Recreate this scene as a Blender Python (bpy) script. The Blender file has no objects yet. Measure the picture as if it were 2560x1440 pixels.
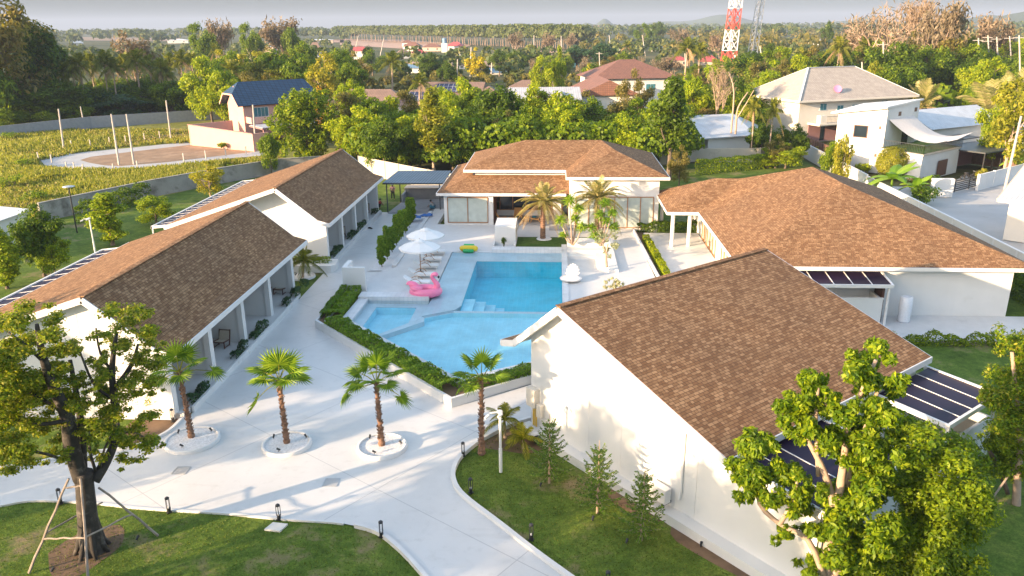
import bpy, math, random
import numpy as np
from mathutils import Vector, Matrix
# ------------------------------------------------------------------ camera, world, sun, exposure
SC = bpy.context.scene
FPX, TH, RO, HC = 1970.0, math.radians(18.5), math.radians(0.45), 18.0
_a = math.radians(3.3)
def _site(v):   # camera heading is 3.3 degrees off the axes of the buildings
    return Vector((v[0]*math.cos(_a)-v[1]*math.sin(_a), v[0]*math.sin(_a)+v[1]*math.cos(_a), v[2]))
_F = Vector((0, math.cos(TH), -math.sin(TH))); _R0 = Vector((1, 0, 0)); _U0 = Vector((0, math.sin(TH), math.cos(TH)))
_R = math.cos(RO)*_R0 - math.sin(RO)*_U0; _U = math.sin(RO)*_R0 + math.cos(RO)*_U0
CF, CR, CU = _site(_F), _site(_R), _site(_U)
CAM = Vector((0, 0, HC))
cd = bpy.data.cameras.new('camera'); co = bpy.data.objects.new('camera', cd); SC.collection.objects.link(co)
cd.sensor_width = 36; cd.lens = 36*FPX/2560; cd.clip_start = .1; cd.clip_end = 30000
co.matrix_world = Matrix(((CR.x, CU.x, -CF.x, 0), (CR.y, CU.y, -CF.y, 0), (CR.z, CU.z, -CF.z, HC), (0, 0, 0, 1)))
SC.camera = co
SUN_AZ, SUN_EL = math.radians(34.3), math.radians(12.0)
w = bpy.data.worlds.new('World'); SC.world = w; w.use_nodes = True
nt = w.node_tree; bg = nt.nodes['Background']; sky = nt.nodes.new('ShaderNodeTexSky'); sky.sky_type = 'NISHITA'
sky.sun_disc = False; sky.sun_elevation = SUN_EL; sky.sun_rotation = math.radians(235.7)
sky.dust_density = 1.6; sky.air_density = 1.0; sky.ozone_density = 1.3
_tc = nt.nodes.new('ShaderNodeTexCoord'); _sx = nt.nodes.new('ShaderNodeSeparateXYZ'); _rp = nt.nodes.new('ShaderNodeValToRGB'); _mx = nt.nodes.new('ShaderNodeMix'); _mx.data_type = 'RGBA'; _mx.blend_type = 'MULTIPLY'; _mx.inputs[0].default_value = 1
for _i, (_p, _c) in enumerate(((0, (.128, .158, .235)), (.10, (.21, .245, .33)), (.38, (1.2, 1.07, .95)))):
    if _i > 1: _rp.color_ramp.elements.new(.5)
    _rp.color_ramp.elements[_i].position = _p; _rp.color_ramp.elements[_i].color = (*_c, 1)
nt.links.new(_tc.outputs['Generated'], _sx.inputs[0]); nt.links.new(_sx.outputs[2], _rp.inputs[0]); nt.links.new(sky.outputs[0], _mx.inputs[6]); nt.links.new(_rp.outputs[0], _mx.inputs[7]); nt.links.new(_mx.outputs[2], bg.inputs[0]); bg.inputs[1].default_value = 0.15
sl = bpy.data.lights.new('sun', 'SUN'); so = bpy.data.objects.new('sun', sl); SC.collection.objects.link(so)
sl.energy = 3.5; sl.angle = math.radians(.6); sl.color = (1.0, .72, .45)
so.rotation_euler = Vector((math.cos(SUN_AZ)*math.cos(SUN_EL), math.sin(SUN_AZ)*math.cos(SUN_EL), -math.sin(SUN_EL))).to_track_quat('-Z', 'Y').to_euler()
so.location = (0, 0, 60)
SC.view_settings.view_transform = 'Standard'; SC.view_settings.look = 'None'; SC.view_settings.gamma = 1
SC.view_settings.exposure = 2.15
try:
    SC.cycles.use_denoising = True; SC.cycles.max_bounces = 8; SC.cycles.transparent_max_bounces = 24
    SC.cycles.caustics_reflective = False; SC.cycles.caustics_refractive = False
except Exception: pass
# ------------------------------------------------------------------ pixel (2560 wide) -> point at height z
def ray(u, v): return CF + CR*((u-1280)/FPX) - CU*((v-720)/FPX)
def P(u, v, z=0.0):
    d = ray(u, v); return CAM + d*((z-HC)/d.z)
def ztop(g, u, v):      # height of the point seen at (u,v) standing over ground point g
    d = ray(u, v); n = Vector((g[0], g[1], 0)).normalized()
    return (CAM + d*((Vector((g[0], g[1], 0))-Vector((0, 0, 0))).dot(n)/d.dot(n))).z
def D(u, dist, z=0.0):  # ground point in the direction of column u at distance dist
    d = ray(u, 300); n = Vector((d.x, d.y, 0)).normalized(); return Vector((n.x*dist, n.y*dist, z))
def mpp(g): return (Vector(g)-CAM).length/FPX
R = random.Random(7)
U = R.uniform
# ------------------------------------------------------------------ materials
MT = {}
def nodes(name):
    m = bpy.data.materials.new(name); m.use_nodes = True; MT[name] = m
    n = m.node_tree; return m, n, n.nodes['Principled BSDF']
def N(n, t, **k):
    x = n.nodes.new(t)
    for a, b in k.items(): setattr(x, a, b)
    return x
def coords(n, kind='Object', scale=1.0):
    t = N(n, 'ShaderNodeTexCoord'); 
    if kind == 'World':
        g = N(n, 'ShaderNodeNewGeometry'); return g.outputs['Position']
    return t.outputs[kind]
def noise(n, vec, scale, detail=4, rough=.55):
    x = N(n, 'ShaderNodeTexNoise'); x.inputs['Scale'].default_value = scale; x.inputs['Detail'].default_value = detail
    x.inputs['Roughness'].default_value = rough; n.links.new(vec, x.inputs['Vector']); return x.outputs['Fac']
def ramp(n, fac, stops):
    r = N(n, 'ShaderNodeValToRGB'); e = r.color_ramp.elements
    while len(e) < len(stops): e.new(.5)
    for i, (p, c) in enumerate(stops): e[i].position = p; e[i].color = (*c, 1)
    n.links.new(fac, r.inputs[0]); return r.outputs[0]
def mixc(n, a, b, fac, mode='MIX'):
    x = N(n, 'ShaderNodeMix', data_type='RGBA', blend_type=mode)
    for s, v in ((x.inputs[0], fac), (x.inputs[6], a), (x.inputs[7], b)):
        if hasattr(v, 'type') and hasattr(v, 'links'): n.links.new(v, s)
        elif isinstance(v, (int, float)): s.default_value = v
        else: s.default_value = (*v, 1)
    return x.outputs[2]
def bump(n, bs, h, strength=.3, dist=.02):
    b = N(n, 'ShaderNodeBump'); b.inputs['Strength'].default_value = strength; b.inputs['Distance'].default_value = dist
    n.links.new(h, b.inputs['Height']); n.links.new(b.outputs[0], bs.inputs['Normal'])
def plain(name, col, rough=.6, var=.12, scale=3.0, metal=0.0, bmp=0.0, dirt=None, kind='World'):
    m, n, b = nodes(name); v = coords(n, kind); f = noise(n, v, scale)
    c0 = tuple(x*(1-var) for x in col); c1 = tuple(min(1, x*(1+var*.6)) for x in col)
    c = ramp(n, f, [(.3, c0), (.7, c1)])
    if dirt:
        g = noise(n, v, dirt[1], 6, .65); mk = ramp(n, g, [(dirt[2], (0, 0, 0)), (dirt[2]+.16, (1, 1, 1))]); c = mixc(n, c, dirt[0], mk)
    n.links.new(c, b.inputs['Base Color']); b.inputs['Roughness'].default_value = rough; b.inputs['Metallic'].default_value = metal
    if bmp: bump(n, b, noise(n, v, scale*8), bmp)
    return m
WHITE = plain('white_plaster', (.66, .655, .64), .7, .05, .8, bmp=.08, dirt=((.56, .545, .51), .35, .60))
TRIM = plain('white_paint_trim', (.70, .69, .675), .45, .03)
PLAZA = None
def paving():
    m, n, b = nodes('white_terrazzo_paving'); v = coords(n, 'World')
    f = noise(n, v, .25, 6, .6); f2 = noise(n, v, 2.2, 5, .6)
    c = ramp(n, f, [(.28, (.545, .535, .52)), (.5, (.615, .605, .59)), (.72, (.66, .65, .635))])
    c = mixc(n, c, (.50, .49, .47), ramp(n, f2, [(.55, (0, 0, 0)), (.75, (.6, .6, .6))])); wv = N(n, 'ShaderNodeTexNoise'); wv.inputs['Scale'].default_value = .8; wv.inputs['Detail'].default_value = 7; m5 = N(n, 'ShaderNodeMapping'); m5.inputs['Rotation'].default_value = (0, 0, -.5); m5.inputs['Scale'].default_value = (.35, 2.2, 1); n.links.new(v, m5.inputs[0]); n.links.new(m5.outputs[0], wv.inputs['Vector']); c = mixc(n, c, (.47, .455, .435), ramp(n, wv.outputs['Fac'], [(.60, (0, 0, 0)), (.76, (.45, .45, .45))]))
    br = N(n, 'ShaderNodeTexBrick', offset=0.0); br.inputs['Scale'].default_value = 1; br.inputs['Brick Width'].default_value = 7.3; br.inputs['Row Height'].default_value = 6.1
    br.inputs['Mortar Size'].default_value = .02; br.inputs['Color1'].default_value = (1, 1, 1, 1); br.inputs['Color2'].default_value = (1, 1, 1, 1); br.inputs['Mortar'].default_value = (.72, .72, .74, 1)
    mp = N(n, 'ShaderNodeMapping'); mp.inputs['Rotation'].default_value = (0, 0, .62); n.links.new(v, mp.inputs[0]); n.links.new(mp.outputs[0], br.inputs[0])
    c = mixc(n, c, br.outputs[0], 1.0, 'MULTIPLY')
    n.links.new(c, b.inputs['Base Color']); b.inputs['Roughness'].default_value = .42; bump(n, b, f2, .06); return m
PLAZA = paving()
DECK = plain('pale_deck_tile', (.585, .58, .575), .5, .06, 1.5, dirt=((.50, .50, .50), .8, .6))
def shingle():
    m, n, b = nodes('brown_asphalt_shingle'); v = coords(n, 'UV')
    br = N(n, 'ShaderNodeTexBrick', offset=.5, offset_frequency=2, squash=.6, squash_frequency=3); I = br.inputs
    I['Scale'].default_value = 1; I['Brick Width'].default_value = .27; I['Row Height'].default_value = .145; I['Mortar Size'].default_value = .012; I['Mortar Smooth'].default_value = .3
    I['Color1'].default_value = (0, 0, 0, 1); I['Color2'].default_value = (1, 1, 1, 1); I['Mortar'].default_value = (.0, .0, .0, 1); I['Bias'].default_value = 0
    n.links.new(v, I[0])
    c = ramp(n, br.outputs[0], [(0, (.180, .094, .045)), (.35, (.240, .132, .065)), (.65, (.290, .168, .086)), (1, (.385, .235, .125))])
    f = noise(n, v, 26, 3); c = mixc(n, c, ramp(n, f, [(.3, (.78, .78, .78)), (.7, (1.12, 1.1, 1.08))]), 1.0, 'MULTIPLY')
    f2 = noise(n, v, .35, 4); c = mixc(n, c, ramp(n, f2, [(.35, (.88, .88, .9)), (.7, (1.08, 1.05, 1.02))]), 1.0, 'MULTIPLY')
    f3 = noise(n, v, 2.3, 3); c = mixc(n, c, ramp(n, f3, [(.35, (.95, .95, .95)), (.65, (1.04, 1.03, 1.02))]), 1.0, 'MULTIPLY'); c = mixc(n, c, (.08, .044, .028), br.outputs['Fac'])
    n.links.new(c, b.inputs['Base Color']); b.inputs['Roughness'].default_value = .92; b.inputs['Specular IOR Level'].default_value = .2
    bump(n, b, br.outputs[0], .5, .02); return m
SHING = shingle()
def tiled(name, c0, c1, w=.3, h=.3, mort=(.2, .2, .2), ms=.02, rough=.7, offs=0.0):
    m, n, b = nodes(name); v = coords(n, 'UV'); br = N(n, 'ShaderNodeTexBrick', offset=offs); I = br.inputs
    I['Scale'].default_value = 1; I['Brick Width'].default_value = w; I['Row Height'].default_value = h; I['Mortar Size'].default_value = ms
    I['Color1'].default_value = (*c0, 1); I['Color2'].default_value = (*c1, 1); I['Mortar'].default_value = (*mort, 1); n.links.new(v, I[0])
    f = noise(n, v, .8, 5); c = mixc(n, br.outputs[0], ramp(n, f, [(.3, (.85, .85, .85)), (.7, (1.1, 1.1, 1.1))]), 1.0, 'MULTIPLY')
    n.links.new(c, b.inputs['Base Color']); b.inputs['Roughness'].default_value = rough; bump(n, b, br.outputs['Fac'], -.4, .02); return m
CREAMT = tiled('beige_concrete_roof_tile', (.46, .40, .33), (.40, .345, .29), .33, .36, (.24, .20, .17), .03)
BROWNT = tiled('brown_roof_tile', (.25, .115, .075), (.20, .092, .062), .33, .36, (.10, .05, .035), .03)
TAUPET = tiled('taupe_roof_tile', (.235, .155, .12), (.20, .13, .10), .33, .36, (.11, .075, .06), .03)
NAVYT = tiled('navy_roof_tile', (.022, .062, .125), (.016, .05, .105), .8, .38, (.006, .016, .035), .05, .5)
METR = tiled('ribbed_metal_roof', (.50, .52, .55), (.46, .49, .52), .34, 60, (.25, .27, .3), .03, .45)
BLUER = tiled('blue_metal_roof', (.17, .28, .40), (.14, .25, .37), .3, 60, (.07, .13, .2), .04, .45)
CANR = tiled('blue_grey_canopy_sheet', (.15, .19, .235), (.13, .17, .21), .3, 60, (.06, .08, .1), .05, .5)
REDR = tiled('red_metal_roof', (.48, .10, .10), (.42, .085, .085), .34, .4, (.22, .04, .04), .03, .6)
GREENR = tiled('teal_metal_roof', (.16, .42, .40), (.14, .37, .36), .34, 60, (.07, .2, .2), .04, .5)
SOLAR = tiled('solar_cell_panel', (.03, .035, .08), (.025, .03, .07), 1.0, 1.7, (.35, .36, .4), .04, .2)
def grassm(name, stops, dirtc, dirtcut, s=.5, rough=.9, bs=.5):
    m, n, b = nodes(name); v = coords(n, 'World'); f = noise(n, v, s, 8, .65); f2 = noise(n, v, s*26, 4, .7); f3 = noise(n, v, s*.5, 5, .7)
    c = ramp(n, f, stops); c = mixc(n, c, ramp(n, f2, [(.28, (.52, .55, .5)), (.72, (1.35, 1.3, 1.2))]), 1.0, 'MULTIPLY')
    f4 = noise(n, v, s*5, 5, .6); c = mixc(n, c, ramp(n, f4, [(.3, (.72, .74, .7)), (.7, (1.25, 1.18, 1.05))]), 1.0, 'MULTIPLY'); c = mixc(n, c, dirtc, ramp(n, f3, [(dirtcut, (0, 0, 0)), (dirtcut+.11, (.9, .9, .9))]))
    n.links.new(c, b.inputs['Base Color']); b.inputs['Roughness'].default_value = rough; b.inputs['Specular IOR Level'].default_value = .15; bump(n, b, f2, bs, .05); return m
LAWN = grassm('lawn_turf', [(.28, (.058, .098, .016)), (.48, (.098, .160, .026)), (.70, (.165, .215, .045))], (.235, .18, .105), .55, .55)
LAWN2 = grassm('lawn_turf_green', [(.28, (.035, .085, .014)), (.5, (.055, .115, .018)), (.72, (.10, .15, .035))], (.19, .145, .085), .66, .7)
FIELD = grassm('weedy_field', [(.28, (.13, .15, .03)), (.5, (.20, .21, .055)), (.72, (.30, .27, .10))], (.33, .25, .14), .55, .12)
LAND = grassm('far_land_ground', [(.3, (.045, .065, .02)), (.5, (.085, .095, .035)), (.7, (.17, .15, .075))], (.24, .16, .10), .60, .012)
DIRT = plain('bare_brown_dirt', (.27, .175, .105), .95, .25, .5, bmp=.3, dirt=((.38, .28, .2), .3, .55))
DIRT2 = plain('pink_bare_earth', (.42, .26, .18), .95, .12, .05)
SOIL = plain('garden_soil', (.17, .105, .06), .95, .3, 1.5, bmp=.3)
CONC = plain('weathered_concrete', (.33, .31, .28), .85, .2, .6, bmp=.15, dirt=((.13, .115, .095), .55, .53))
CONC2 = plain('pale_concrete_panel', (.52, .46, .38), .85, .12, .6, bmp=.1, dirt=((.34, .29, .23), .8, .6))
ROAD = plain('pale_concrete_road', (.40, .40, .40), .8, .1, .3, bmp=.06, dirt=((.30, .29, .27), .4, .58))
GREYC = plain('grey_block_wall', (.30, .30, .31), .85, .12, 2, bmp=.1)
PEBBLE = plain('white_pebbles', (.74, .73, .73), .8, .25, 14, bmp=.9)
KERB = plain('white_painted_kerb', (.67, .66, .645), .6, .06, 1.2, dirt=((.50, .46, .40), 1.1, .6))
BLACK = plain('black_powder_coat', (.02, .021, .024), .4, .1)
DARKM = plain('dark_grey_steel', (.06, .065, .07), .45, .1)
WOODD = plain('dark_red_timber', (.11, .045, .028), .5, .25, 6)
WOODO = plain('oiled_teak', (.34, .155, .055), .5, .2, 8)
RATTAN = plain('cream_woven_cane', (.48, .42, .33), .8, .12, 20)
RATO = plain('honey_rattan', (.50, .25, .075), .6, .2, 18)
GALV = plain('galvanised_steel', (.55, .56, .57), .35, .1, 3, .6)
PINK = plain('dusty_pink_render', (.58, .33, .27), .85, .06, .4, bmp=.1, dirt=((.46, .29, .24), .3, .6))
PINKD = plain('mauve_pink_wall', (.30, .16, .155), .85, .08, 1)
CREAM = plain('cream_wall', (.66, .61, .53), .8, .05, .5, dirt=((.5, .46, .4), .4, .6))
BEIGE = plain('warm_beige_wall', (.55, .43, .33), .8, .08, .5)
GREYW = plain('blue_grey_wall', (.42, .46, .50), .8, .05)
TEALW = plain('teal_painted_wall', (.25, .50, .50), .8, .05)
PALEW = plain('off_white_wall', (.66, .64, .60), .8, .06, .4)
POLE = plain('concrete_pole', (.44, .40, .36), .8, .1, 2)
TIMB = plain('grey_timber_prop', (.30, .25, .21), .85, .3, 4)
REDP = plain('red_steel_paint', (.62, .10, .07), .5, .05)
WHTP = plain('white_steel_paint', (.75, .75, .74), .5, .05)
FABRIC = plain('white_canvas', (.74, .74, .73), .8, .03)
SAILM = plain('grey_shade_cloth', (.60, .57, .55), .8, .06)
TARP = plain('blue_tarpaulin', (.03, .16, .48), .45, .25, 3, bmp=.4)
WRAP = plain('bubble_wrap_film', (.72, .74, .78), .25, .08, 8, bmp=.4)
FLPINK = plain('glossy_pink_vinyl', (.88, .22, .38), .28, .05)
FLGRN = plain('glossy_green_vinyl', (.02, .42, .12), .3, .05)
FLYEL = plain('glossy_yellow_vinyl', (.85, .58, .02), .3, .05)
FLWHT = plain('pearl_white_vinyl', (.78, .76, .74), .2, .04)
SKIN = plain('skin', (.32, .17, .10), .6, .08, 8)
HAIR = plain('black_hair', (.012, .01, .01), .5, .1)
CLRED = plain('red_cotton', (.40, .03, .025), .85, .1)
CLBLK = plain('black_cloth', (.015, .015, .018), .85, .1)
CLGRY = plain('grey_cloth', (.35, .36, .36), .85, .1)
CLPLD = plain('pink_check_shirt', (.48, .24, .22), .85, .35, 14)
CLBLU = plain('teal_cloth', (.02, .16, .24), .85, .1)
YELP = plain('yellow_conduit', (.62, .40, .03), .5, .05)
BROWNS = plain('brown_slat_board', (.16, .09, .06), .7, .25, 3)
def glassm(name, col, rough=.05, spec=.6):
    m, n, b = nodes(name); v = coords(n, 'World'); f = noise(n, v, 1.5)
    n.links.new(ramp(n, f, [(.3, tuple(x*.8 for x in col)), (.7, col)]), b.inputs['Base Color']); b.inputs['Roughness'].default_value = rough; b.inputs['Specular IOR Level'].default_value = spec; return m
GLASS = glassm('dark_window_glass', (.02, .03, .04))
GLASSG = glassm('curtained_window_glass', (.50, .56, .52), .15)
GLASST = glassm('blue_green_window_glass', (.06, .20, .24))
TINT = glassm('purple_tinted_sheet', (.022, .013, .034), .4, .1)
POOLD = tiled('deep_pool_tile', (.03, .55, .70), (.045, .59, .74), .3, .3, (.12, .64, .77), .01, .4)
POOLS = tiled('shallow_pool_tile', (.37, .73, .84), (.39, .76, .87), .3, .3, (.48, .80, .88), .01, .4)
POOLE = tiled('pale_pool_edge_tile', (.60, .66, .70), (.62, .68, .72), .3, .3, (.54, .61, .67), .01, .4)
COPE = tiled('white_coping_tile', (.65, .655, .66), (.61, .62, .635), .3, .3, (.5, .52, .55), .012, .5)
def waterm():
    m, n, b = nodes('pool_water'); n.nodes.remove(b); o = n.nodes['Material Output']; v = coords(n, 'World')
    tr = N(n, 'ShaderNodeBsdfTransparent'); tr.inputs[0].default_value = (.86, .97, 1, 1); gl = N(n, 'ShaderNodeBsdfGlossy'); gl.inputs['Roughness'].default_value = .03
    fr = N(n, 'ShaderNodeFresnel'); fr.inputs[0].default_value = 1.33; mx = N(n, 'ShaderNodeMixShader')
    bp = N(n, 'ShaderNodeBump'); bp.inputs['Strength'].default_value = .5; bp.inputs['Distance'].default_value = .02
    n.links.new(noise(n, v, 3.0, 3, .5), bp.inputs['Height']); n.links.new(bp.outputs[0], fr.inputs['Normal']); n.links.new(bp.outputs[0], gl.inputs['Normal'])
    mm = N(n, 'ShaderNodeMath', operation='MULTIPLY'); mm.inputs[1].default_value = .4; n.links.new(fr.outputs[0], mm.inputs[0]); n.links.new(mm.outputs[0], mx.inputs[0]); n.links.new(tr.outputs[0], mx.inputs[1]); n.links.new(gl.outputs[0], mx.inputs[2]); n.links.new(mx.outputs[0], o.inputs[0]); return m
WATER = waterm()
def leafm(name, cols, trans=.45, rough=.5):
    m, n, b = nodes(name); g = N(n, 'ShaderNodeNewGeometry'); o = n.nodes['Material Output']
    k = len(cols); c = ramp(n, g.outputs['Random Per Island'], [(i/(k-1), cols[i]) for i in range(k)])
    oi = N(n, 'ShaderNodeObjectInfo'); c = mixc(n, c, ramp(n, oi.outputs['Random'], [(0, (.8, .86, .8)), (1, (1.15, 1.08, 1.0))]), 1.0, 'MULTIPLY')
    n.links.new(c, b.inputs['Base Color']); b.inputs['Roughness'].default_value = rough; b.inputs['Specular IOR Level'].default_value = .25
    t = N(n, 'ShaderNodeBsdfTranslucent'); n.links.new(mixc(n, c, (1.5, 1.5, .5), 1.0, 'MULTIPLY'), t.inputs[0]); mx = N(n, 'ShaderNodeMixShader'); mx.inputs[0].default_value = trans
    n.links.new(b.outputs[0], mx.inputs[1]); n.links.new(t.outputs[0], mx.inputs[2]); n.links.new(mx.outputs[0], o.inputs[0]); return m
LF_DARK = leafm('dark_green_leaves', [(0.041, 0.078, 0.0054), (0.076, 0.137, 0.0072), (0.152, 0.221, 0.0108)])
LF_MID = leafm('mid_green_leaves', [(0.064, 0.115, 0.006), (0.136, 0.209, 0.0072), (0.258, 0.324, 0.0132)])
LF_LIME = leafm('lime_green_leaves', [(0.11, 0.172, 0.0048), (0.232, 0.31, 0.0072), (0.414, 0.448, 0.0156)])
LF_FRESH = leafm('fresh_green_leaves', [(0.064, 0.132, 0.0048), (0.152, 0.237, 0.0072), (0.303, 0.374, 0.0132)])
LF_HEDGE = leafm('hedge_green_leaves', [(.07, .15, .01), (.15, .26, .018), (.27, .38, .035)])
LF_YEL = leafm('yellow_green_leaves', [(.15, .17, .012), (.26, .27, .02), (.42, .38, .04)])
LF_ORG = leafm('orange_yellow_leaves', [(.35, .16, .01), (.50, .26, .015), (.42, .30, .03)])
LF_GOLD = leafm('yellow_blossom', [(.10, .15, .02), (.5, .42, .02), (.6, .5, .03)])
LF_OLIVE = leafm('olive_dry_leaves', [(.10, .10, .025), (.18, .165, .04), (.28, .22, .07)])
LF_BRN = leafm('brown_dry_foliage', [(.15, .115, .075), (.21, .16, .11), (.28, .215, .15)], .2)
LF_BLUE = leafm('blue_green_leaves', [(0.028, 0.072, 0.035), (0.048, 0.111, 0.053), (0.083, 0.156, 0.059)])
LF_PALM = leafm('palm_fan_green', [(0.073, 0.149, 0.012), (0.158, 0.265, 0.017), (0.317, 0.402, 0.031)], .35, .4)
LF_COCO = leafm('coconut_frond_green', [(0.076, 0.102, 0.013), (0.153, 0.18, 0.022), (0.267, 0.252, 0.038)], .35, .45)
LF_DATE = leafm('date_frond_olive', [(.17, .18, .05), (.28, .27, .09), (.46, .36, .20)], .3)
LF_DEAD = leafm('dead_frond_tan', [(.30, .19, .11), (.38, .25, .15), (.45, .32, .2)], .2)
LF_YUC = leafm('yucca_green', [(.11, .22, .01), (.21, .34, .02), (.36, .46, .04)], .35)
LF_SILV = leafm('silver_green_leaves', [(.22, .25, .16), (.33, .34, .23), (.44, .44, .32)], .3)
LF_BAN = leafm('banana_leaf_green', [(.12, .24, .02), (.2, .34, .03), (.3, .42, .06)], .4)
LF_PINE = leafm('araucaria_green', [(0.044, 0.107, 0.013), (0.099, 0.193, 0.021), (0.221, 0.311, 0.037)], .3)
LF_WEED = leafm('field_weed_blades', [(.12, .155, .02), (.22, .24, .04), (.36, .33, .09)], .4)
LF_DRYG = leafm('dry_grass_blades', [(.26, .20, .09), (.34, .26, .12), (.22, .20, .07)], .4)
LF_FAR = leafm('distant_foliage', [(0.045, 0.077, 0.023), (0.082, 0.119, 0.032), (0.163, 0.168, 0.05)], .3)
LF_RUB = leafm('rubber_tree_canopy', [(.085, .115, .03), (.12, .15, .04), (.17, .18, .06)], .4)
BARK = plain('grey_brown_bark', (.14, .105, .075), .9, .35, 4, bmp=.5)
BARKD = plain('dark_wet_bark', (.045, .038, .032), .85, .5, 3, bmp=.6, dirt=((.16, .14, .12), 2.5, .55))
BARKP = plain('pale_bark', (.40, .29, .21), .85, .2, 5, bmp=.3)
BARKT = plain('palm_trunk_fibre', (.24, .135, .085), .9, .45, 9, bmp=.8)
BARKF = plain('far_trunk_bark', (.36, .26, .19), .9, .15, 2)
# ------------------------------------------------------------------ objects
COL = SC.collection
LOC = {}
def tag(o, label=None, cat=None, group=None, kind=None):
    for k, v in (('label', label), ('category', cat), ('group', group), ('kind', kind)):
        if v: o[k] = v
    return o
def thing(name, label, cat, loc=(0, 0, 0), group=None, parent=None):
    o = bpy.data.objects.new(name, None); COL.objects.link(o); o.location = loc; o.empty_display_size = .3
    LOC[o.name] = Vector(loc); return tag(o, label, cat, group)
def wloc(o):
    s = Vector((0, 0, 0))
    while o: s += LOC.get(o.name, Vector((0, 0, 0))); o = o.parent
    return s
class B:
    def __init__(s): s.v = []; s.f = []; s.m = []; s.mi = 0
    def add(s, vs, fs):
        k = len(s.v); s.v += [tuple(x) for x in vs]; s.f += [tuple(i+k for i in f) for f in fs]; s.m += [s.mi]*len(fs); return s
    def poly(s, *p): return s.add(p, [tuple(range(len(p)))])
    def prism(s, pts, z0, z1):      # pts: xy list, z0/z1 numbers
        n = len(pts); a = [(p[0], p[1], z0) for p in pts]; b = [(p[0], p[1], z1) for p in pts]
        ar = sum(pts[i][0]*pts[(i+1) % n][1]-pts[(i+1) % n][0]*pts[i][1] for i in range(n))
        if ar < 0: a.reverse(); b.reverse()
        return s.add(a+b, [tuple(reversed(range(n))), tuple(range(n, 2*n))]+[(i, (i+1) % n, n+(i+1) % n, n+i) for i in range(n)])
    def box(s, x0, x1, y0, y1, z0, z1): return s.prism([(x0, y0), (x1, y0), (x1, y1), (x0, y1)], z0, z1)
    def slab(s, pts, th):           # pts: 3D top polygon (ccw from above), extruded down by th
        n = len(pts); b = [(p[0], p[1], p[2]-th) for p in pts]
        return s.add(list(pts)+b, [tuple(range(n)), tuple(reversed(range(n, 2*n)))]+[(i, n+i, n+(i+1) % n, (i+1) % n) for i in range(n)])
    def beam(s, a, b, w, h, up=(0, 0, 1)):   # rectangular bar from a to b
        a = Vector(a); b = Vector(b); d = (b-a).normalized(); up = Vector(up)
        if abs(d.dot(up)) > .98: up = Vector((1, 0, 0))
        x = d.cross(up).normalized()*w/2; y = x.cross(d).normalized()*h/2
        return s.add([a-x-y, a+x-y, a+x+y, a-x+y, b-x-y, b+x-y, b+x+y, b-x+y], [(0, 1, 2, 3), (7, 6, 5, 4), (0, 4, 5, 1), (1, 5, 6, 2), (2, 6, 7, 3), (3, 7, 4, 0)])
    def tube(s, path, rad, n=8, cap=True):
        path = [Vector(p) for p in path]; k = len(path)
        if not hasattr(rad, '__len__'): rad = [rad]*k
        up = Vector((0, 0, 1)); vs = []; px = None
        for i, p in enumerate(path):
            d = (path[min(i+1, k-1)]-path[max(i-1, 0)]).normalized()
            if px is None:
                px = d.cross(up if abs(d.z) < .9 else Vector((1, 0, 0))).normalized()
            x = (px-d*px.dot(d)).normalized(); px = x; y = d.cross(x)
            for j in range(n):
                a = 2*math.pi*j/n; vs.append(p+(x*math.cos(a)+y*math.sin(a))*rad[i])
        fs = [(i*n+j, i*n+(j+1) % n, (i+1)*n+(j+1) % n, (i+1)*n+j) for i in range(k-1) for j in range(n)]
        if cap: fs += [tuple(reversed(range(n))), tuple(range((k-1)*n, k*n))]
        return s.add(vs, fs)
    def lathe(s, prof, c=(0, 0, 0), n=24, ex=1.0, ey=1.0):
        vs = []; k = len(prof)
        for r, z in prof:
            for j in range(n):
                a = 2*math.pi*j/n; vs.append((c[0]+r*math.cos(a)*ex, c[1]+r*math.sin(a)*ey, c[2]+z))
        fs = [(i*n+j, i*n+(j+1) % n, (i+1)*n+(j+1) % n, (i+1)*n+j) for i in range(k-1) for j in range(n)]
        return s.add(vs, fs)
    def ball(s, c, r, n=12, m=8, sz=(1, 1, 1)):
        vs = [(c[0], c[1], c[2]+r*sz[2])]; 
        for i in range(1, m):
            t = math.pi*i/m
            for j in range(n):
                a = 2*math.pi*j/n; vs.append((c[0]+r*sz[0]*math.sin(t)*math.cos(a), c[1]+r*sz[1]*math.sin(t)*math.sin(a), c[2]+r*sz[2]*math.cos(t)))
        vs.append((c[0], c[1], c[2]-r*sz[2])); fs = [(0, 1+j, 1+(j+1) % n) for j in range(n)]
        fs += [(1+i*n+j, 1+(i+1)*n+j, 1+(i+1)*n+(j+1) % n, 1+i*n+(j+1) % n) for i in range(m-2) for j in range(n)]
        L = len(vs)-1; fs += [(L, 1+(m-2)*n+(j+1) % n, 1+(m-2)*n+j) for j in range(n)]
        return s.add(vs, fs)
    def torus(s, c, R1, r, n=28, m=10, axis='z', ex=1.0):
        vs = []
        for i in range(n):
            a = 2*math.pi*i/n
            for j in range(m):
                b = 2*math.pi*j/m; q = ((R1+r*math.cos(b))*math.cos(a)*ex, (R1+r*math.cos(b))*math.sin(a), r*math.sin(b))
                if axis == 'y': q = (q[0], q[2], q[1])
                vs.append((c[0]+q[0], c[1]+q[1], c[2]+q[2]))
        return s.add(vs, [(i*m+j, ((i+1) % n)*m+j, ((i+1) % n)*m+(j+1) % m, i*m+(j+1) % m) for i in range(n) for j in range(m)])
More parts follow.
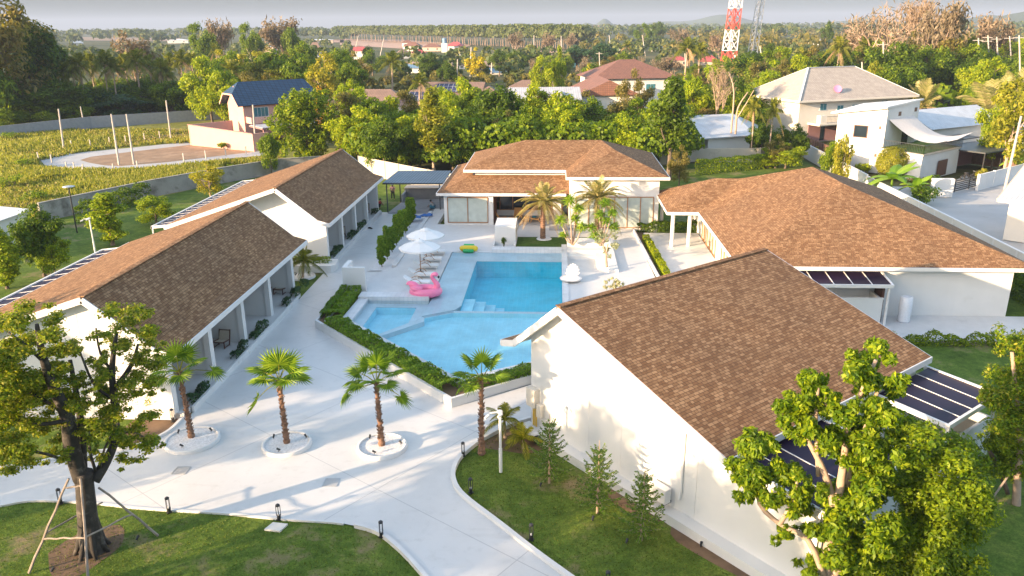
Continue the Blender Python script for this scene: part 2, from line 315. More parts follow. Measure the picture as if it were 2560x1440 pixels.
    def build(s, name, mat, parent=None, smooth=False, origin=None, bevel=0):
        me = bpy.data.meshes.new(name); off = wloc(parent) if parent else Vector(origin or (0, 0, 0))
        me.from_pydata([(x-off.x, y-off.y, z-off.z) for x, y, z in s.v], [], s.f)
        for mm in (mat if isinstance(mat, (list, tuple)) else [mat]): me.materials.append(mm)
        if isinstance(mat, (list, tuple)): me.polygons.foreach_set('material_index', s.m)
        me.update()
        uv = me.uv_layers.new(name='uv'); dat = uv.data
        for p in me.polygons:
            nn = p.normal; hz = Vector((-nn.y, nn.x, 0))
            hz = hz.normalized() if hz.length > .02 else Vector((1, 0, 0)); sl_ = nn.cross(hz)
            for li in p.loop_indices:
                q = Vector(me.vertices[me.loops[li].vertex_index].co)+off; dat[li].uv = (q.dot(hz), q.dot(sl_))
        if smooth: me.polygons.foreach_set('use_smooth', [True]*len(me.polygons))
        o = bpy.data.objects.new(name, me); COL.objects.link(o)
        if parent: o.parent = parent
        elif origin is not None: o.location = off; LOC[o.name] = off.copy()
        if bevel:
            bm = o.modifiers.new('bevel', 'BEVEL'); bm.width = bevel; bm.segments = 2; bm.limit_method = 'ANGLE'
        return o
def npmesh(name, V, Fq, mat, parent=None, loc=None):
    me = bpy.data.meshes.new(name); k = Fq.shape[1]
    me.vertices.add(len(V)); me.vertices.foreach_set('co', np.asarray(V, np.float32).ravel())
    me.loops.add(Fq.size); me.loops.foreach_set('vertex_index', Fq.astype(np.int32).ravel())
    me.polygons.add(len(Fq)); me.polygons.foreach_set('loop_start', np.arange(0, Fq.size, k, dtype=np.int32))
    me.materials.append(mat); me.update(calc_edges=True)
    o = bpy.data.objects.new(name, me); COL.objects.link(o)
    if parent: o.parent = parent
    if loc is not None: o.location = loc; LOC[o.name] = Vector(loc)
    return o
def copy_tree(o, parent=None):
    c = o.copy(); COL.objects.link(c); c.parent = parent
    for ch in list(o.children): copy_tree(ch, c)
    return c
def struct(o): o['kind'] = 'structure'; return o
def one(b, name, mat, label, cat, origin, group=None, smooth=False, kind=None, bevel=0):
    return tag(b.build(name, mat, None, smooth, origin, bevel), label, cat, group, kind)
# ------------------------------------------------------------------ vegetation builders
def leaf_quads(Pt, Nn, T, L, W, fold=.0):
    Nn = Nn/np.linalg.norm(Nn, axis=1)[:, None]; T = T-Nn*(T*Nn).sum(1)[:, None]; T = T/(np.linalg.norm(T, axis=1)[:, None]+1e-9); Bn = np.cross(Nn, T)
    L = L[:, None]; W = W[:, None]
    V = np.stack([Pt-T*L*.5, Pt+Bn*W*.5-T*L*.05+Nn*fold*W, Pt+T*L*.5, Pt-Bn*W*.5-T*L*.05+Nn*fold*W], 1).reshape(-1, 3)
    return V, np.arange(len(V)).reshape(-1, 4)
def leaves(blobs, n, size, aspect=.5, seed=0, droop=0.0, shell=.45, upn=.5, name='crown', mat=None, parent=None, jit=1.0, fold=.1):
    g = np.random.default_rng(seed); bl = np.array([(b+(b[3],)*(5-len(b))) if len(b) < 5 else b[:5] for b in blobs], float)
    wt = bl[:, 3]**2*g.uniform(.6, 1.3, len(bl)); idx = g.choice(len(bl), n, p=wt/wt.sum()); c = bl[idx]
    d = g.normal(size=(n, 3)); d /= np.linalg.norm(d, axis=1)[:, None]
    r = g.random(n)**shell; lump = 1+.22*np.sin(d[:, 0]*7+c[:, 0]*3)*np.sin(d[:, 1]*6+c[:, 1]*2)*np.cos(d[:, 2]*5)
    r = r*lump
    p = c[:, :3]+np.stack([d[:, 0]*r*c[:, 3], d[:, 1]*r*c[:, 3], d[:, 2]*r*c[:, 4]], 1)
    nn = d*.7+g.normal(size=(n, 3))*.55*jit+np.array([0, 0, upn]); t = g.normal(size=(n, 3))+d*.5; t[:, 2] -= droop
    s = size*(.6+.8*g.random(n)); V, Fq = leaf_quads(p, nn, t, s, s*aspect, fold)
    return npmesh(name, V, Fq, mat, parent)
def limbs(rnd, h, spread, r0, fork=.35, n=6, sub=3, lean=0, top=.9, curve=.15):
    """trunk and limbs as tube paths; returns (B, tips)"""
    b = B(); tips = []; segs = 6
    tp = [(lean*(i/segs)**1.5*h+U(-1, 1)*curve*.3, U(-1, 1)*curve*.3, h*fork*1.3*i/segs) for i in range(segs+1)]; tp[0] = (0, 0, -.15)
    b.tube(tp, [r0*(1.35 if i == 0 else 1-.45*i/segs) for i in range(segs+1)], 9)
    base = Vector(tp[-1])
    for i in range(n):
        a = 2*math.pi*i/n+rnd.uniform(-.4, .4); k = rnd.uniform(.45, 1) if i else .12
        st = Vector(tp[rnd.randint(3, segs)]); end = Vector((math.cos(a)*spread*k, math.sin(a)*spread*k, h*top*(1-.35*k)+rnd.uniform(-.05, .05)*h))
        end.x += lean*h; mid = st.lerp(end, .5)+Vector((math.cos(a)*spread*k*.12, math.sin(a)*spread*k*.12, -h*.03))
        rr = r0*rnd.uniform(.32, .5); b.tube([st, st.lerp(mid, .6)+Vector((U(-.1, .1), U(-.1, .1), 0)), mid, end], [rr, rr*.8, rr*.6, rr*.2], 6); tips.append(end)
        for j in range(sub):
            q = mid.lerp(end, rnd.uniform(.1, .8)); aa = a+rnd.uniform(-1.3, 1.3); L = spread*rnd.uniform(.25, .5)
            e = q+Vector((math.cos(aa)*L, math.sin(aa)*L, rnd.uniform(-.1, .8)*L)); b.tube([q, q.lerp(e, .5)+Vector((0, 0, L*.08)), e], [rr*.4, rr*.25, rr*.08], 5); tips.append(e)
    return b, tips
PROTO = {}
def proto(kind, var):
    k = (kind, var)
    if k in PROTO: return PROTO[k]
    rnd = random.Random(sum(map(ord, kind))*7+var*131); sd = sum(map(ord, kind))+var*17
    root = bpy.data.objects.new('proto', None)
    spec = dict(dense=(9, 3.5, .24, LF_DARK, BARK, 9000, .36, .5), mid=(9, 3.6, .2, LF_MID, BARK, 8500, .34, .45), lime=(8.5, 3.5, .18, LF_LIME, BARK, 8500, .34, .4),
                yellow=(9, 2.6, .15, LF_YEL, BARKP, 3600, .34, .4), olive=(9, 3.6, .2, LF_OLIVE, BARK, 6500, .32, .4), blue=(10, 3, .22, LF_BLUE, BARK, 6500, .40, .5),
                orange=(7, 2.2, .12, LF_ORG, BARKP, 1500, .32, .5), gold=(9, 2.6, .2, LF_GOLD, BARK, 3500, .4, .5), podo=(9, 3.3, .12, LF_HEDGE, BARK, 7000, .62, .40), feather=(10, 4.2, .2, LF_LIME, BARK, 4800, .40, .22))
    tall = kind.startswith('col_'); kk = kind[4:] if tall else kind
    if kk == 'bare' or kk == 'brown':
        b = B()
        def grow(p, d, L, r, lv):
            e = p+d*L; b.tube([p, p.lerp(e, .5)+Vector((rnd.uniform(-.06, .06)*L,)*3), e], [r, r*.82, r*.62], 5 if lv > 2 else 7, cap=False)
            if lv == 0: return
            for i in range(rnd.choice((2, 3)) if lv > 1 else 3):
                q = (d+Vector((rnd.gauss(0, .42), rnd.gauss(0, .42), rnd.gauss(.12, .25)))).normalized(); grow(p.lerp(e, rnd.uniform(.7, 1)), q, L*rnd.uniform(.62, .86), r*.6, lv-1)
        for i in range(3 if not tall else 1):
            a = rnd.uniform(0, 6.28); grow(Vector((0, 0, -.1)), Vector((math.cos(a)*.25, math.sin(a)*.25, 1)).normalized(), 2.3 if not tall else 4.2, .16, 5)
        zs = max(v[2] for v in b.v); trunk = b.build('trunk', BARKP if kk == 'bare' else BARKF, None); trunk['h'] = zs
        parts = [trunk]
        if kk == 'brown' or kk == 'bare':
            tips = [v for v in b.v if v[2] > zs*.42]; pts = np.array([rnd.choice(tips) for _ in range(1600 if kk == 'brown' else 700)])
            g = np.random.default_rng(sd); V, Fq = leaf_quads(pts+g.normal(size=pts.shape)*.25, g.normal(size=pts.shape), g.normal(size=pts.shape)+[0, 0, .6], .55*(.5+g.random(len(pts))), np.full(len(pts), .09 if kk == 'bare' else .2))
            parts.append(npmesh('twigs' if kk == 'bare' else 'crown', V, Fq, LF_BRN))
        for o in parts: o.parent = root
        h, w = zs, 3.2
    else:
        h, w, r0, lf, bk, n, ls, shl = spec[kk]
        if tall:
            b, tips = limbs(rnd, h, w*.5, r0, .5, 5, 2, 0, .95); bl = []
            for i in range(11): z = h*((.36 if kk not in ('lime', 'podo') else .14)+(.058 if kk not in ('lime', 'podo') else .078)*i); a = rnd.uniform(0, 6.28); q = w*(.28 if kk != 'podo' else .14)*math.sin(math.pi*min(1, (i+1.5)/11)); bl.append((math.cos(a)*q, math.sin(a)*q, z, w*.36*(.6+.5*math.sin(math.pi*(i+1)/12)), h*.075))
        else:
            b, tips = limbs(rnd, h, w*.8, r0, .3, 6, 3, 0, .82); bl = []
            for t in tips:
                s = rnd.uniform(.62, 1.05)*w*.30; bl.append((t.x, t.y, t.z+.1, s, s*(.75 if kk != 'feather' else .38)))
            for i in range(9): a = i*.698+.3; bl.append((math.cos(a)*w*rnd.uniform(.35, .6), math.sin(a)*w*rnd.uniform(.35, .6), h*rnd.uniform(.20, .55), w*rnd.uniform(.26, .40), w*rnd.uniform(.26, .36)))
            if kk in ('dense', 'blue'): bl += [(0, 0, h*.62, w*.6, h*.26)]
        mx = max(q[2]+q[-1] for q in bl)
        trunk = b.build('trunk', bk, None); crown = leaves(bl, n, ls, .5, sd, .25, shl, .5, 'crown', lf); trunk.parent = root; crown.parent = root; h = mx
        if tall: w *= .62
    for o in list(root.children):
        COL.objects.unlink(o)
    PROTO[k] = (root, list(root.children), h, w); return PROTO[k]
def place(pr, name, label, cat, loc, h, wd=None, rot=None, group=None, lean=None):
    root, parts, ph, pw = pr; o = bpy.data.objects.new(name, None); COL.objects.link(o); o.location = loc; sz = h/ph; sx = (wd/2/pw) if wd else sz
    o.scale = (sx, sx, sz); o.rotation_euler = (lean[0] if lean else 0, lean[1] if lean else 0, R.uniform(0, 6.28) if rot is None else rot); o.empty_display_size = .3
    tag(o, label, cat, group)
    for p in parts:
        c = p.copy(); COL.objects.link(c); c.parent = o; c.matrix_parent_inverse = Matrix()
    return o
KN = dict(dense='dark green', mid='mid green', lime='bright lime green', yellow='yellow green', olive='dry olive', blue='blue green', orange='orange leaved', gold='yellow flowering', feather='feathery bright green', bare='leafless pale brown', brown='dry brown')
def tree(kind, u, vtop, dist, width_px, label=None, group=None, var=None, base=None, cat='tree', name=None):
    g = base or D(u, dist); d = ray(u, vtop); n = Vector((g.x, g.y, 0)).normalized(); h = (CAM+d*(g.dot(n)/d.dot(n))).z
    g = D(u, dist) if base is None else base
    kk = kind[4:] if kind.startswith('col_') else kind
    nm = name or dict(bare='bare_tree', brown='dry_tree').get(kk, 'broadleaf_tree')
    return place(proto(kind, var if var is not None else R.randint(0, 2)), nm, label or 'tree', cat, (g.x, g.y, -.05), h, width_px*mpp(g+Vector((0, 0, h*.6))), group=group)
# pinnate frond (coconut / date): strip of leaflets along an arched rachis
def frond_pts(L, lift, sag, az, nl, ll, lw, hang, rnd, V, Fc, fb, base, rr=.035):
    ca, sa = math.cos(az), math.sin(az); path = []
    for i in range(9):
        t = i/8; x = L*(t*math.cos(lift)*(1-.12*t)); z = L*(t*math.sin(lift)-sag*t*t*1.1); path.append(Vector((base.x+x*ca, base.y+x*sa, base.z+z)))
    fb.tube(path, [rr*(1-.85*i/8) for i in range(9)], 4, cap=False)
    for s in (-1, 1):
        for i in range(nl):
            t = .12+.87*i/nl; k = t*8; j = min(7, int(k)); p = path[j].lerp(path[j+1], k-j); d = (path[j+1]-path[j]).normalized()
            side = Vector((-sa, ca, 0))*s; q = (side*.8+d*.75+Vector((0, 0, -hang+rnd.uniform(-.12, .12)))).normalized(); l = ll*(.35+.65*math.sin(math.pi*min(1, t*.95+.1)))*rnd.uniform(.85, 1.1)
            e = p+q*l; e.z -= l*hang*.35; m = p.lerp(e, .5)+Vector((0, 0, l*.05)); wv = d*lw*.5; b0 = len(V)
            V += [p-wv*.6, p+wv*.6, m+wv, e, m-wv]; Fc.append((b0, b0+1, b0+2, b0+3, b0+4))
def poly_obj(name, V, Fc, mat, parent):
    b = B(); b.v = [tuple(v) for v in V]; b.f = Fc; b.m = [0]*len(Fc); return b.build(name, mat, parent)
def pinnate_palm(kind, var, h=8, nf=18, L=3.6, mat=None, bark=None, r=.16, hang=.6, ll=.8, lw=.06, dead=0, lean=.08, nl=34, skirt=False, sagk=1.0):
    k = (kind, var)
    if k in PROTO: return PROTO[k]
    rnd = random.Random(var*99+len(kind)); root = bpy.data.objects.new('proto', None); b = B(); ax, ay = rnd.uniform(-lean, lean)*h, rnd.uniform(-lean, lean)*h
    tp = [(ax*(i/7)**2, ay*(i/7)**2, -.1+h*i/7) for i in range(8)]
    if bark is BARKT:
        ns = int(h/.16); pts = []; rs = []
        for i in range(ns*2+1): t = i/(ns*2); pts.append((ax*t*t, ay*t*t, -.1+h*t)); rs.append(r*(1.25-.35*t)*(1.16 if i % 2 else .94))
        b.tube(pts, rs, 9)
    else: b.tube(tp, [r*(1.5 if i == 0 else 1.1-.05*i) for i in range(8)], 8)
    trunk = b.build('trunk', bark or BARKP, None); top = Vector(tp[-1]); V = []; Fc = []; V2 = []; F2 = []; fb = B()
    for i in range(nf):
        t = i/nf; az = i*2.39996+rnd.uniform(-.2, .2); lift = 1.35-1.55*t+rnd.uniform(-.1, .1); sag = (.25+.45*t)*sagk*rnd.uniform(.8, 1.2)
        dd = i >= nf-dead; frond_pts(L*rnd.uniform(.82, 1.08)*(.75+.25*min(1, t*3)), lift, sag, az, nl, ll, lw, hang*(.4+.7*t), rnd, V2 if dd else V, F2 if dd else Fc, fb, top)
    fr = poly_obj('fronds', V, Fc, mat or LF_COCO, None); st = fb.build('frond_stems', mat or LF_COCO, None); parts = [trunk, fr, st]
    if V2: parts.append(poly_obj('dry_fronds', V2, F2, LF_DEAD, None))
    if kind == 'coconut':
        c = B()
        for i in range(7): a = i*.9; c.ball((top.x+math.cos(a)*.28, top.y+math.sin(a)*.28, top.z-.3-.1*(i % 2)), .13, 8, 6)
        parts.append(c.build('coconuts', LF_COCO, None))
    for p in parts: COL.objects.unlink(p)
    PROTO[k] = (root, parts, h+L*.7, L*.9); return PROTO[k]
# fan palm: round pleated blades at the end of long petioles
def fan_blade(V, Fc, c, d, nrm, r, rnd, nseg=22, split=.5, droopt=.25):
    d = d.normalized(); nrm = (nrm-d*nrm.dot(d)).normalized(); s = d.cross(nrm)
    for i in range(nseg):
        a0 = -2.35+4.7*i/nseg; a1 = -2.35+4.7*(i+1)/nseg; am = (a0+a1)/2; rl = r*(1-.22*abs(am)/2.35)*rnd.uniform(.93, 1.05)
        f = lambda a, q, z: c+(d*math.cos(a)+s*math.sin(a))*q+nrm*z
        b0 = len(V); q = rl*split; V += [c.copy(), f(a0, q, -.02*r), f(am, q*1.02, .05*r), f(a1, q, -.02*r), f(am+.012, rl, -droopt*r*.3)+Vector((0, 0, -droopt*rl*rnd.uniform(.1, .6)))]
        Fc += [(b0, b0+1, b0+2), (b0, b0+2, b0+3), (b0+1, b0+4, b0+2), (b0+2, b0+4, b0+3)]
def fan_palm(name, label, base, h, seed, spec, lean=(0, 0), r=.17, rb=.75):
    """spec: list of (azimuth, lift, petiole length, blade radius)"""
    rnd = random.Random(seed); t = thing(name, label, 'palm tree', base, 'fan palms planted along the plaza'); b = B(); base = Vector(base)
    n = int(h/.09); pts = []; rs = []
    for i in range(n+1): k = i/n; pts.append(base+Vector((lean[0]*k, lean[1]*k, h*k-.05))); rs.append(r*(1.45-.55*min(1, k*4))*(1.0-.28*k)*(1.17 if i % 2 else .93)*rnd.uniform(.95, 1.05))
    b.tube(pts, rs, 10)
    for i in range(150):      # leaf base stubs along the trunk
        k = rnd.uniform(.08, 1); a = rnd.uniform(0, 6.28); p = base+Vector((lean[0]*k, lean[1]*k, h*k)); q = r*(1.08-.25*k); o = Vector((math.cos(a), math.sin(a), 0)); b.beam(p+o*q*.8, p+o*(q+.045)+Vector((0, 0, .09)), .05, .02)
    b.build('trunk', BARKT, t); top = pts[-1]; V = []; Fc = []; fb = B()
    for az, lift, pl, br in spec:
        o = Vector((math.cos(az)*math.cos(lift), math.sin(az)*math.cos(lift), math.sin(lift))); e = top+o*pl; e.z -= .12*pl*(1-math.sin(lift)); m = top.lerp(e, .5)+Vector((0, 0, .06*pl))
        fb.tube([top, m, e], [.028, .02, .014], 5, cap=False); dd = (e-m).normalized(); dd.z -= .35*(1-max(0, math.sin(lift))); up = Vector((0, 0, 1)) if abs(dd.z) < .85 else Vector((-math.cos(az), -math.sin(az), .2)); fan_blade(V, Fc, e, dd, up+Vector((U(-.3, .3), U(-.3, .3), 0)), br, rnd, droopt=.15+.7*max(0, -lift+.3))
    fr = poly_obj('fan_leaves', V, Fc, LF_PALM, t); fb.build('leaf_stalks', LF_YEL, t); return t
def hedge(name, label, pts, wd, h, mat, dens=260, size=.09, seed=3, z=0, cat='hedge', group=None, ragged=.25):
    g = np.random.default_rng(seed); Ps = []; Ns = []
    for a, b_ in zip(pts[:-1], pts[1:]):
        a = np.array(a[:2]); c = np.array(b_[:2]); L = np.linalg.norm(c-a); n = int(L*(wd+2*h)*dens); t = g.random(n); d = (c-a)/L; nv = np.array([-d[1], d[0]])
        hh = h*(1+ragged*np.sin(t*L*2.1+seed)*.5+ragged*np.sin(t*L*5.3)*.35); s = g.random(n)*2-1; zz = g.random(n)**.5
        face = g.random(n) < .45; s = np.where(face, np.sign(s)*(.85+.15*g.random(n)), s); zz = np.where(face, g.random(n), .85+.2*g.random(n))
        p = a+d*(t*L)[:, None]+nv*(s*wd/2)[:, None]; Ps.append(np.column_stack([p, z+zz*hh])); Ns.append(np.column_stack([nv[0]*s, nv[1]*s, zz]))
    Pn = np.vstack(Ps); Nn = np.vstack(Ns)+g.normal(size=Pn.shape)*.6; k = size*(.6+.8*g.random(len(Pn))); o0 = np.array([pts[0][0], pts[0][1], z])
    V, Fq = leaf_quads(Pn-o0, Nn, g.normal(size=Pn.shape), k, k*.55, .1); o = npmesh(name, V, Fq, mat, None, tuple(o0)); return tag(o, label, cat, group)
def shrub(name, label, c, r, h, mat, n=900, size=.1, seed=1, cat='shrub', group=None, droop=0, aspect=.5):
    c = Vector(c); t = thing(name, label, cat, c, group); rnd = random.Random(seed); b = B()
    for i in range(5): a = i*1.26; b.tube([c, c+Vector((math.cos(a)*r*.3, math.sin(a)*r*.3, h*.35)), c+Vector((math.cos(a)*r*.6, math.sin(a)*r*.6, h*.75))], [.025*h, .016*h, .006*h], 5)
    b.build('stems', BARK, t); bl = [(rnd.uniform(-.5, .5)*r, rnd.uniform(-.5, .5)*r, h*rnd.uniform(.35, .72), r*rnd.uniform(.4, .6), h*rnd.uniform(.2, .32)) for _ in range(7)]
    leaves(bl, n, size, aspect, seed, droop, .5, .5, 'foliage', mat, t); return t
def woodland(name, label, cells, mat, seed, leaf=1.5, per=34, kind='stuff', hr=(7, 12), trunks=False):
    """cells: list of xy points, one tree each; one mesh of leaf clumps"""
    g = np.random.default_rng(seed); n = len(cells); c = np.array(cells, float); hs = hr[0]+(hr[1]-hr[0])*g.random(n); rs = hs*(.30+.2*g.random(n))
    idx = np.repeat(np.arange(n), per); d = g.normal(size=(len(idx), 3)); d /= np.linalg.norm(d, axis=1)[:, None]; d[:, 2] = np.abs(d[:, 2])*1.0-.25
    h = hs[idx]; r = rs[idx]; p = np.column_stack([c[idx, 0]+d[:, 0]*r, c[idx, 1]+d[:, 1]*r, h*.55+d[:, 2]*h*.42]); s = leaf*(.5+.9*g.random(len(idx)))
    V, Fq = leaf_quads(p, d*.8+g.normal(size=p.shape)*.4, g.normal(size=p.shape), s, s*.75); o0 = np.array([c[0, 0], c[0, 1], 0]); o = npmesh(name, V-o0, Fq, mat, None, tuple(o0)); return tag(o, label, 'woodland', None, kind)
SHADE_TREES = [(-25, 12, 10, 8, 'yellow'), (-32, 6, 12, 7, 'yellow'), (-20, 4, 11, 7, 'yellow'), (-37, 17, 12, 6.5, 'feather'), (-15, 11, 8.5, 6, 'mid'), (-10, 6, 8.5, 5, 'olive'), (-17, -2, 13.5, 8, 'mid'), (-9, -3, 11, 7, 'mid'), (-42, 22, 11, 6, 'mid'), (-5, 2, 7, 5, 'mid'), (-3, -4, 9, 7, 'dense'), (-33, -3, 15, 7, 'olive')]
HAZE = 0.00020
# ------------------------------------------------------------------ ground, paving, lawns
def sheet(name, pts, z, mat, kind='structure', label=None):
    b = B(); b.poly(*[(p[0], p[1], z) for p in pts]); o = b.build(name, mat); o['kind'] = kind; return o
def holed(b, X0, X1, Y0, Y1, z, hx0=-12.8, hx1=1.4, hy0=37.2, hy1=62.0):
    for x0, x1, y0, y1 in ((X0, hx0, Y0, Y1), (hx1, X1, Y0, Y1), (hx0, hx1, Y0, hy0), (hx0, hx1, hy1, Y1)): b.poly((x0, y0, z), (x1, y0, z), (x1, y1, z), (x0, y1, z))
g = B(); holed(g, -9000, 9000, -300, 14000, -.16); struct(g.build('ground', LAND))      # one ground sheet to the horizon, open only under the pool
g = B(); holed(g, -35.7, 34, -8, 88, -.05); g.poly((-44, -8, -.05), (-35.7, -8, -.05), (-35.7, 99.7, -.05), (-41.5, 91, -.05), (-50, 73, -.05), (-50, 40, -.05)); g.poly((-35.7, 88, -.05), (34, 88, -.05), (34, 113, -.05), (14, 106, -.05), (-4, 88.6, -.05), (-24, 100, -.05), (-35.7, 99.7, -.05)); struct(g.build('site_lawn', LAWN))
sheet('rough_field', [(-260, 20), (-44, 20), (-44, 72), (-41.5, 86), (-37, 101.5), (-24, 98), (-24, 119), (-44, 124), (-62, 168), (-110, 128), (-260, 40)], -.11, FIELD)
px2 = lambda L, z=0: [tuple(P(u, v, z)[:2]) for u, v in L]
LAWN_EDGE = [(1180, 1600), (1110, 1500), (1060, 1440), (1020, 1395), (985, 1362), (940, 1330), (860, 1309), (780, 1302), (700, 1297), (560, 1283), (420, 1275), (330, 1268), (260, 1260), (190, 1255), (120, 1251), (60, 1253), (0, 1264), (-150, 1290), (-500, 1360)]
BED_EDGE = [(-500, 1190), (0, 1172), (150, 1146), (250, 1131), (330, 1120), (385, 1100), (425, 1078), (452, 1052), (466, 1038)]
RIGHT_EDGE = [(1327, 1048), (1280, 1062), (1230, 1086), (1195, 1106), (1165, 1130), (1145, 1152), (1134, 1178), (1134, 1200), (1145, 1226), (1175, 1256), (1250, 1313), (1335, 1380), (1420, 1442), (1520, 1512), (1660, 1600)]
def smooth(L, k=3):
    out = []
    for i in range(len(L)-1):
        p0, p1, p2, p3 = L[max(i-1, 0)], L[i], L[i+1], L[min(i+2, len(L)-1)]
        for j in range(k):
            t = j/k; out.append(tuple(.5*((2*p1[a])+(-p0[a]+p2[a])*t+(2*p0[a]-5*p1[a]+4*p2[a]-p3[a])*t*t+(-p0[a]+3*p1[a]-3*p2[a]+p3[a])*t**3) for a in (0, 1)))
    return out+[tuple(L[-1])]
le, be, re_ = smooth(px2(LAWN_EDGE)), smooth(px2(BED_EDGE)), smooth(px2(RIGHT_EDGE))
sheet('plaza', le+be+[(-17.75, 33.6), (-17.75, 77.5), (-12.2, 77.5), (-12.2, 57.3), (-13.1, 51.3), (-14.9, 51.3), (-15.01, 45.5), (-5.07, 34.9), (-1.2, 37.75), (1.8, 34)]+re_, 0.0, PLAZA)
def kerb(name, line, wd, h, z0=-.08, mat=KERB, closed=False):
    b = B(); n = len(line); L = []; Rr = []
    for i, p in enumerate(line):
        a = Vector(line[(i-1) % n] if (closed or i) else p); c = Vector(line[(i+1) % n] if (closed or i < n-1) else p); d = Vector((c.x-a.x, c.y-a.y)).normalized(); nv = Vector((-d.y, d.x))*wd/2
        L.append((p[0]+nv.x, p[1]+nv.y)); Rr.append((p[0]-nv.x, p[1]-nv.y))
    for i in range(n if closed else n-1):
        j = (i+1) % n; q = [L[i], L[j], Rr[j], Rr[i]]; vs = [(x, y, z0) for x, y in q]+[(x, y, z0+h) for x, y in q]; fs = [(4, 7, 6, 5), (0, 1, 5, 4), (2, 3, 7, 6)]
        if not closed and i == 0: fs.append((3, 0, 4, 7))
        if not closed and i == n-2: fs.append((1, 2, 6, 5))
        b.add(vs, fs)
    return struct(b.build(name, mat))
kerb('lawn_kerb', [p for p in le if p[0] > -7.5], .16, .20); kerb('lawn_edging', [p for p in le if p[0] <= -7.5], .10, .11)
kerb('garden_kerb', re_, .18, .22); kerb('bed_kerb', be, .14, .2)
for pts, nm in (([(454, 1052), (430, 1076), (395, 1095), (330, 1105), (300, 1080), (350, 1040), (400, 1034), (440, 1036)], 'soil_patch'), ([(1195, 1115), (1235, 1088), (1330, 1050), (1400, 1090), (1330, 1130), (1260, 1125)], 'soil_patch'), ([(120, 1380), (200, 1330), (300, 1310), (305, 1355), (260, 1395), (190, 1440), (130, 1440)], 'soil_patch'), ([(1545, 1200), (1680, 1300), (1600, 1290), (1520, 1240)], 'soil_patch'), ([(1680, 1310), (1890, 1438), (1850, 1440), (1690, 1350)], 'soil_patch'), ([(500, 700), (380, 770), (300, 760), (240, 740), (330, 700), (420, 660)], 'soil_patch')):
    sheet(nm, smooth(px2(pts)+px2(pts[:1]))[:-1], -.042, SOIL)
# drain grates and stepping slab
for (u, v), rz, lb in (((453, 1176), .5, 'steel drain grate on the white plaza, nearer the big propped tree'), ((828, 1206), .5, 'steel drain grate in the plaza between second and third fan palm fronts')):
    c = P(u, v, .004); b = B(); k = .30
    for i in range(9): y = -k+2*k*i/8; b.beam((c.x-k, c.y+y, c.z+.006), (c.x+k, c.y+y, c.z+.006), .02, .012)
    for s in (-1, 1): b.beam((c.x+s*k, c.y-k, c.z+.008), (c.x+s*k, c.y+k, c.z+.008), .03, .014)
    one(b, 'drain_grate', GALV, lb, 'drain grate', (c.x, c.y, 0), 'drain grates in the plaza')
c = P(690, 1319, -.04); b = B(); b.slab([(c.x-.38, c.y-.2, .02), (c.x+.25, c.y-.28, .02), (c.x+.4, c.y+.18, .02), (c.x-.2, c.y+.26, .02)], .07); one(b, 'concrete_slab', PALEW, 'small pale square slab lying in the lawn by a bollard', 'slab', (c.x, c.y, 0))
# ------------------------------------------------------------------ pool terrace
ZD = .40
dk = B(); dk.v = []
def rect(b, x0, x1, y0, y1, z): b.poly((x0, y0, z), (x1, y0, z), (x1, y1, z), (x0, y1, z))
dp = [(-12.2, 57.3), (-12.2, 77.5), (-8.45, 77.5), (-8.45, 50.9), (-13.1, 50.9), (-13.1, 56.2)]
DKp = [[(-13.1, 50.75), (-8.45, 50.75), (-8.45, 61.8), (-12.2, 61.8), (-12.2, 57.3), (-13.1, 56.2)], [(-12.2, 61.8), (-5.2, 61.8), (-5.2, 71), (-11, 71), (-11, 77.5), (-12.2, 77.5)], [(-5.2, 66.4), (7.1, 66.4), (7.1, 71), (-5.2, 71)], [(3.3, 64.3), (7.1, 64.3), (7.1, 66.4), (3.3, 66.4)], [(4.7, 40), (7.6, 40), (7.1, 64.3), (4.7, 64.3)], [(.95, 40), (4.7, 40), (4.7, 56.4), (.95, 56.4)]]
for q in DKp: dk.slab([(x, y, ZD) for x, y in q], .42)
struct(dk.build('pool_terrace', DECK))
st = B()
for i, (y0, y1) in enumerate(((50.2, 56.2),)):
    st.box(-13.45, -13.1, 51.6, 56.2, 0, .26); st.box(-13.8, -13.45, 51.9, 56.0, 0, .13)
st.box(-12.55, -12.2, 57.4, 76, 0, .5); st.box(-8.5, -6.2, 71, 71.2, .4, .41); struct(st.build('terrace_steps', DECK))
# pool basins: floors, walls, coping, water
PW = .36
def basin(name, floor, z, mat, wallto, top=PW+.01):
    b = B(); b.poly(*[(x, y, z) for x, y in floor]); n = len(floor)
    for i in wallto: x0, y0 = floor[i]; x1, y1 = floor[(i+1) % n]; b.poly((x1, y1, z), (x1, y1, top), (x0, y0, top), (x0, y0, z))
    return b
pool = thing('swimming_pool', 'light blue swimming pool with a deeper rectangular end and shallow front', 'swimming pool', (-4, 50, 0))
deep = [(-6.192, 47.908), (.492, 47.908), (.492, 59.292), (-6.192, 59.292)]
basin('x', deep, -1.0, POOLD, range(4), .30).build('deep_basin', POOLD, pool)
shal = [(-10.72, 43.2), (-5.05, 37.45), (-1.1, 40.0), (1.5, 41.5), (1.5, 47.538), (-6.56, 47.538), (-8.24, 46.53), (-8.27, 45.95)]
basin('x', shal, .05, POOLS, [0, 1, 2, 3, 4, 5, 6, 7], .33).build('shallow_basin', POOLS, pool)
b = B(); b.box(-8.4, -6.2, 48.9, 61.65, -.1, .33); b.box(-6.2, .5, 59.3, 61.65, -.1, .33); b.build('wet_deck', POOLE, pool)
b = B(); b.prism([(-8.5, 46.9), (-6.5, 48.15), (-6.2, 48.9), (-8.5, 48.9)], -.1, .33); b.prism([(-8.25, 46.55), (-6.5, 47.6), (-6.5, 48.15), (-8.5, 46.9)], -.1, .19); b.build('entry_step', POOLE, pool)
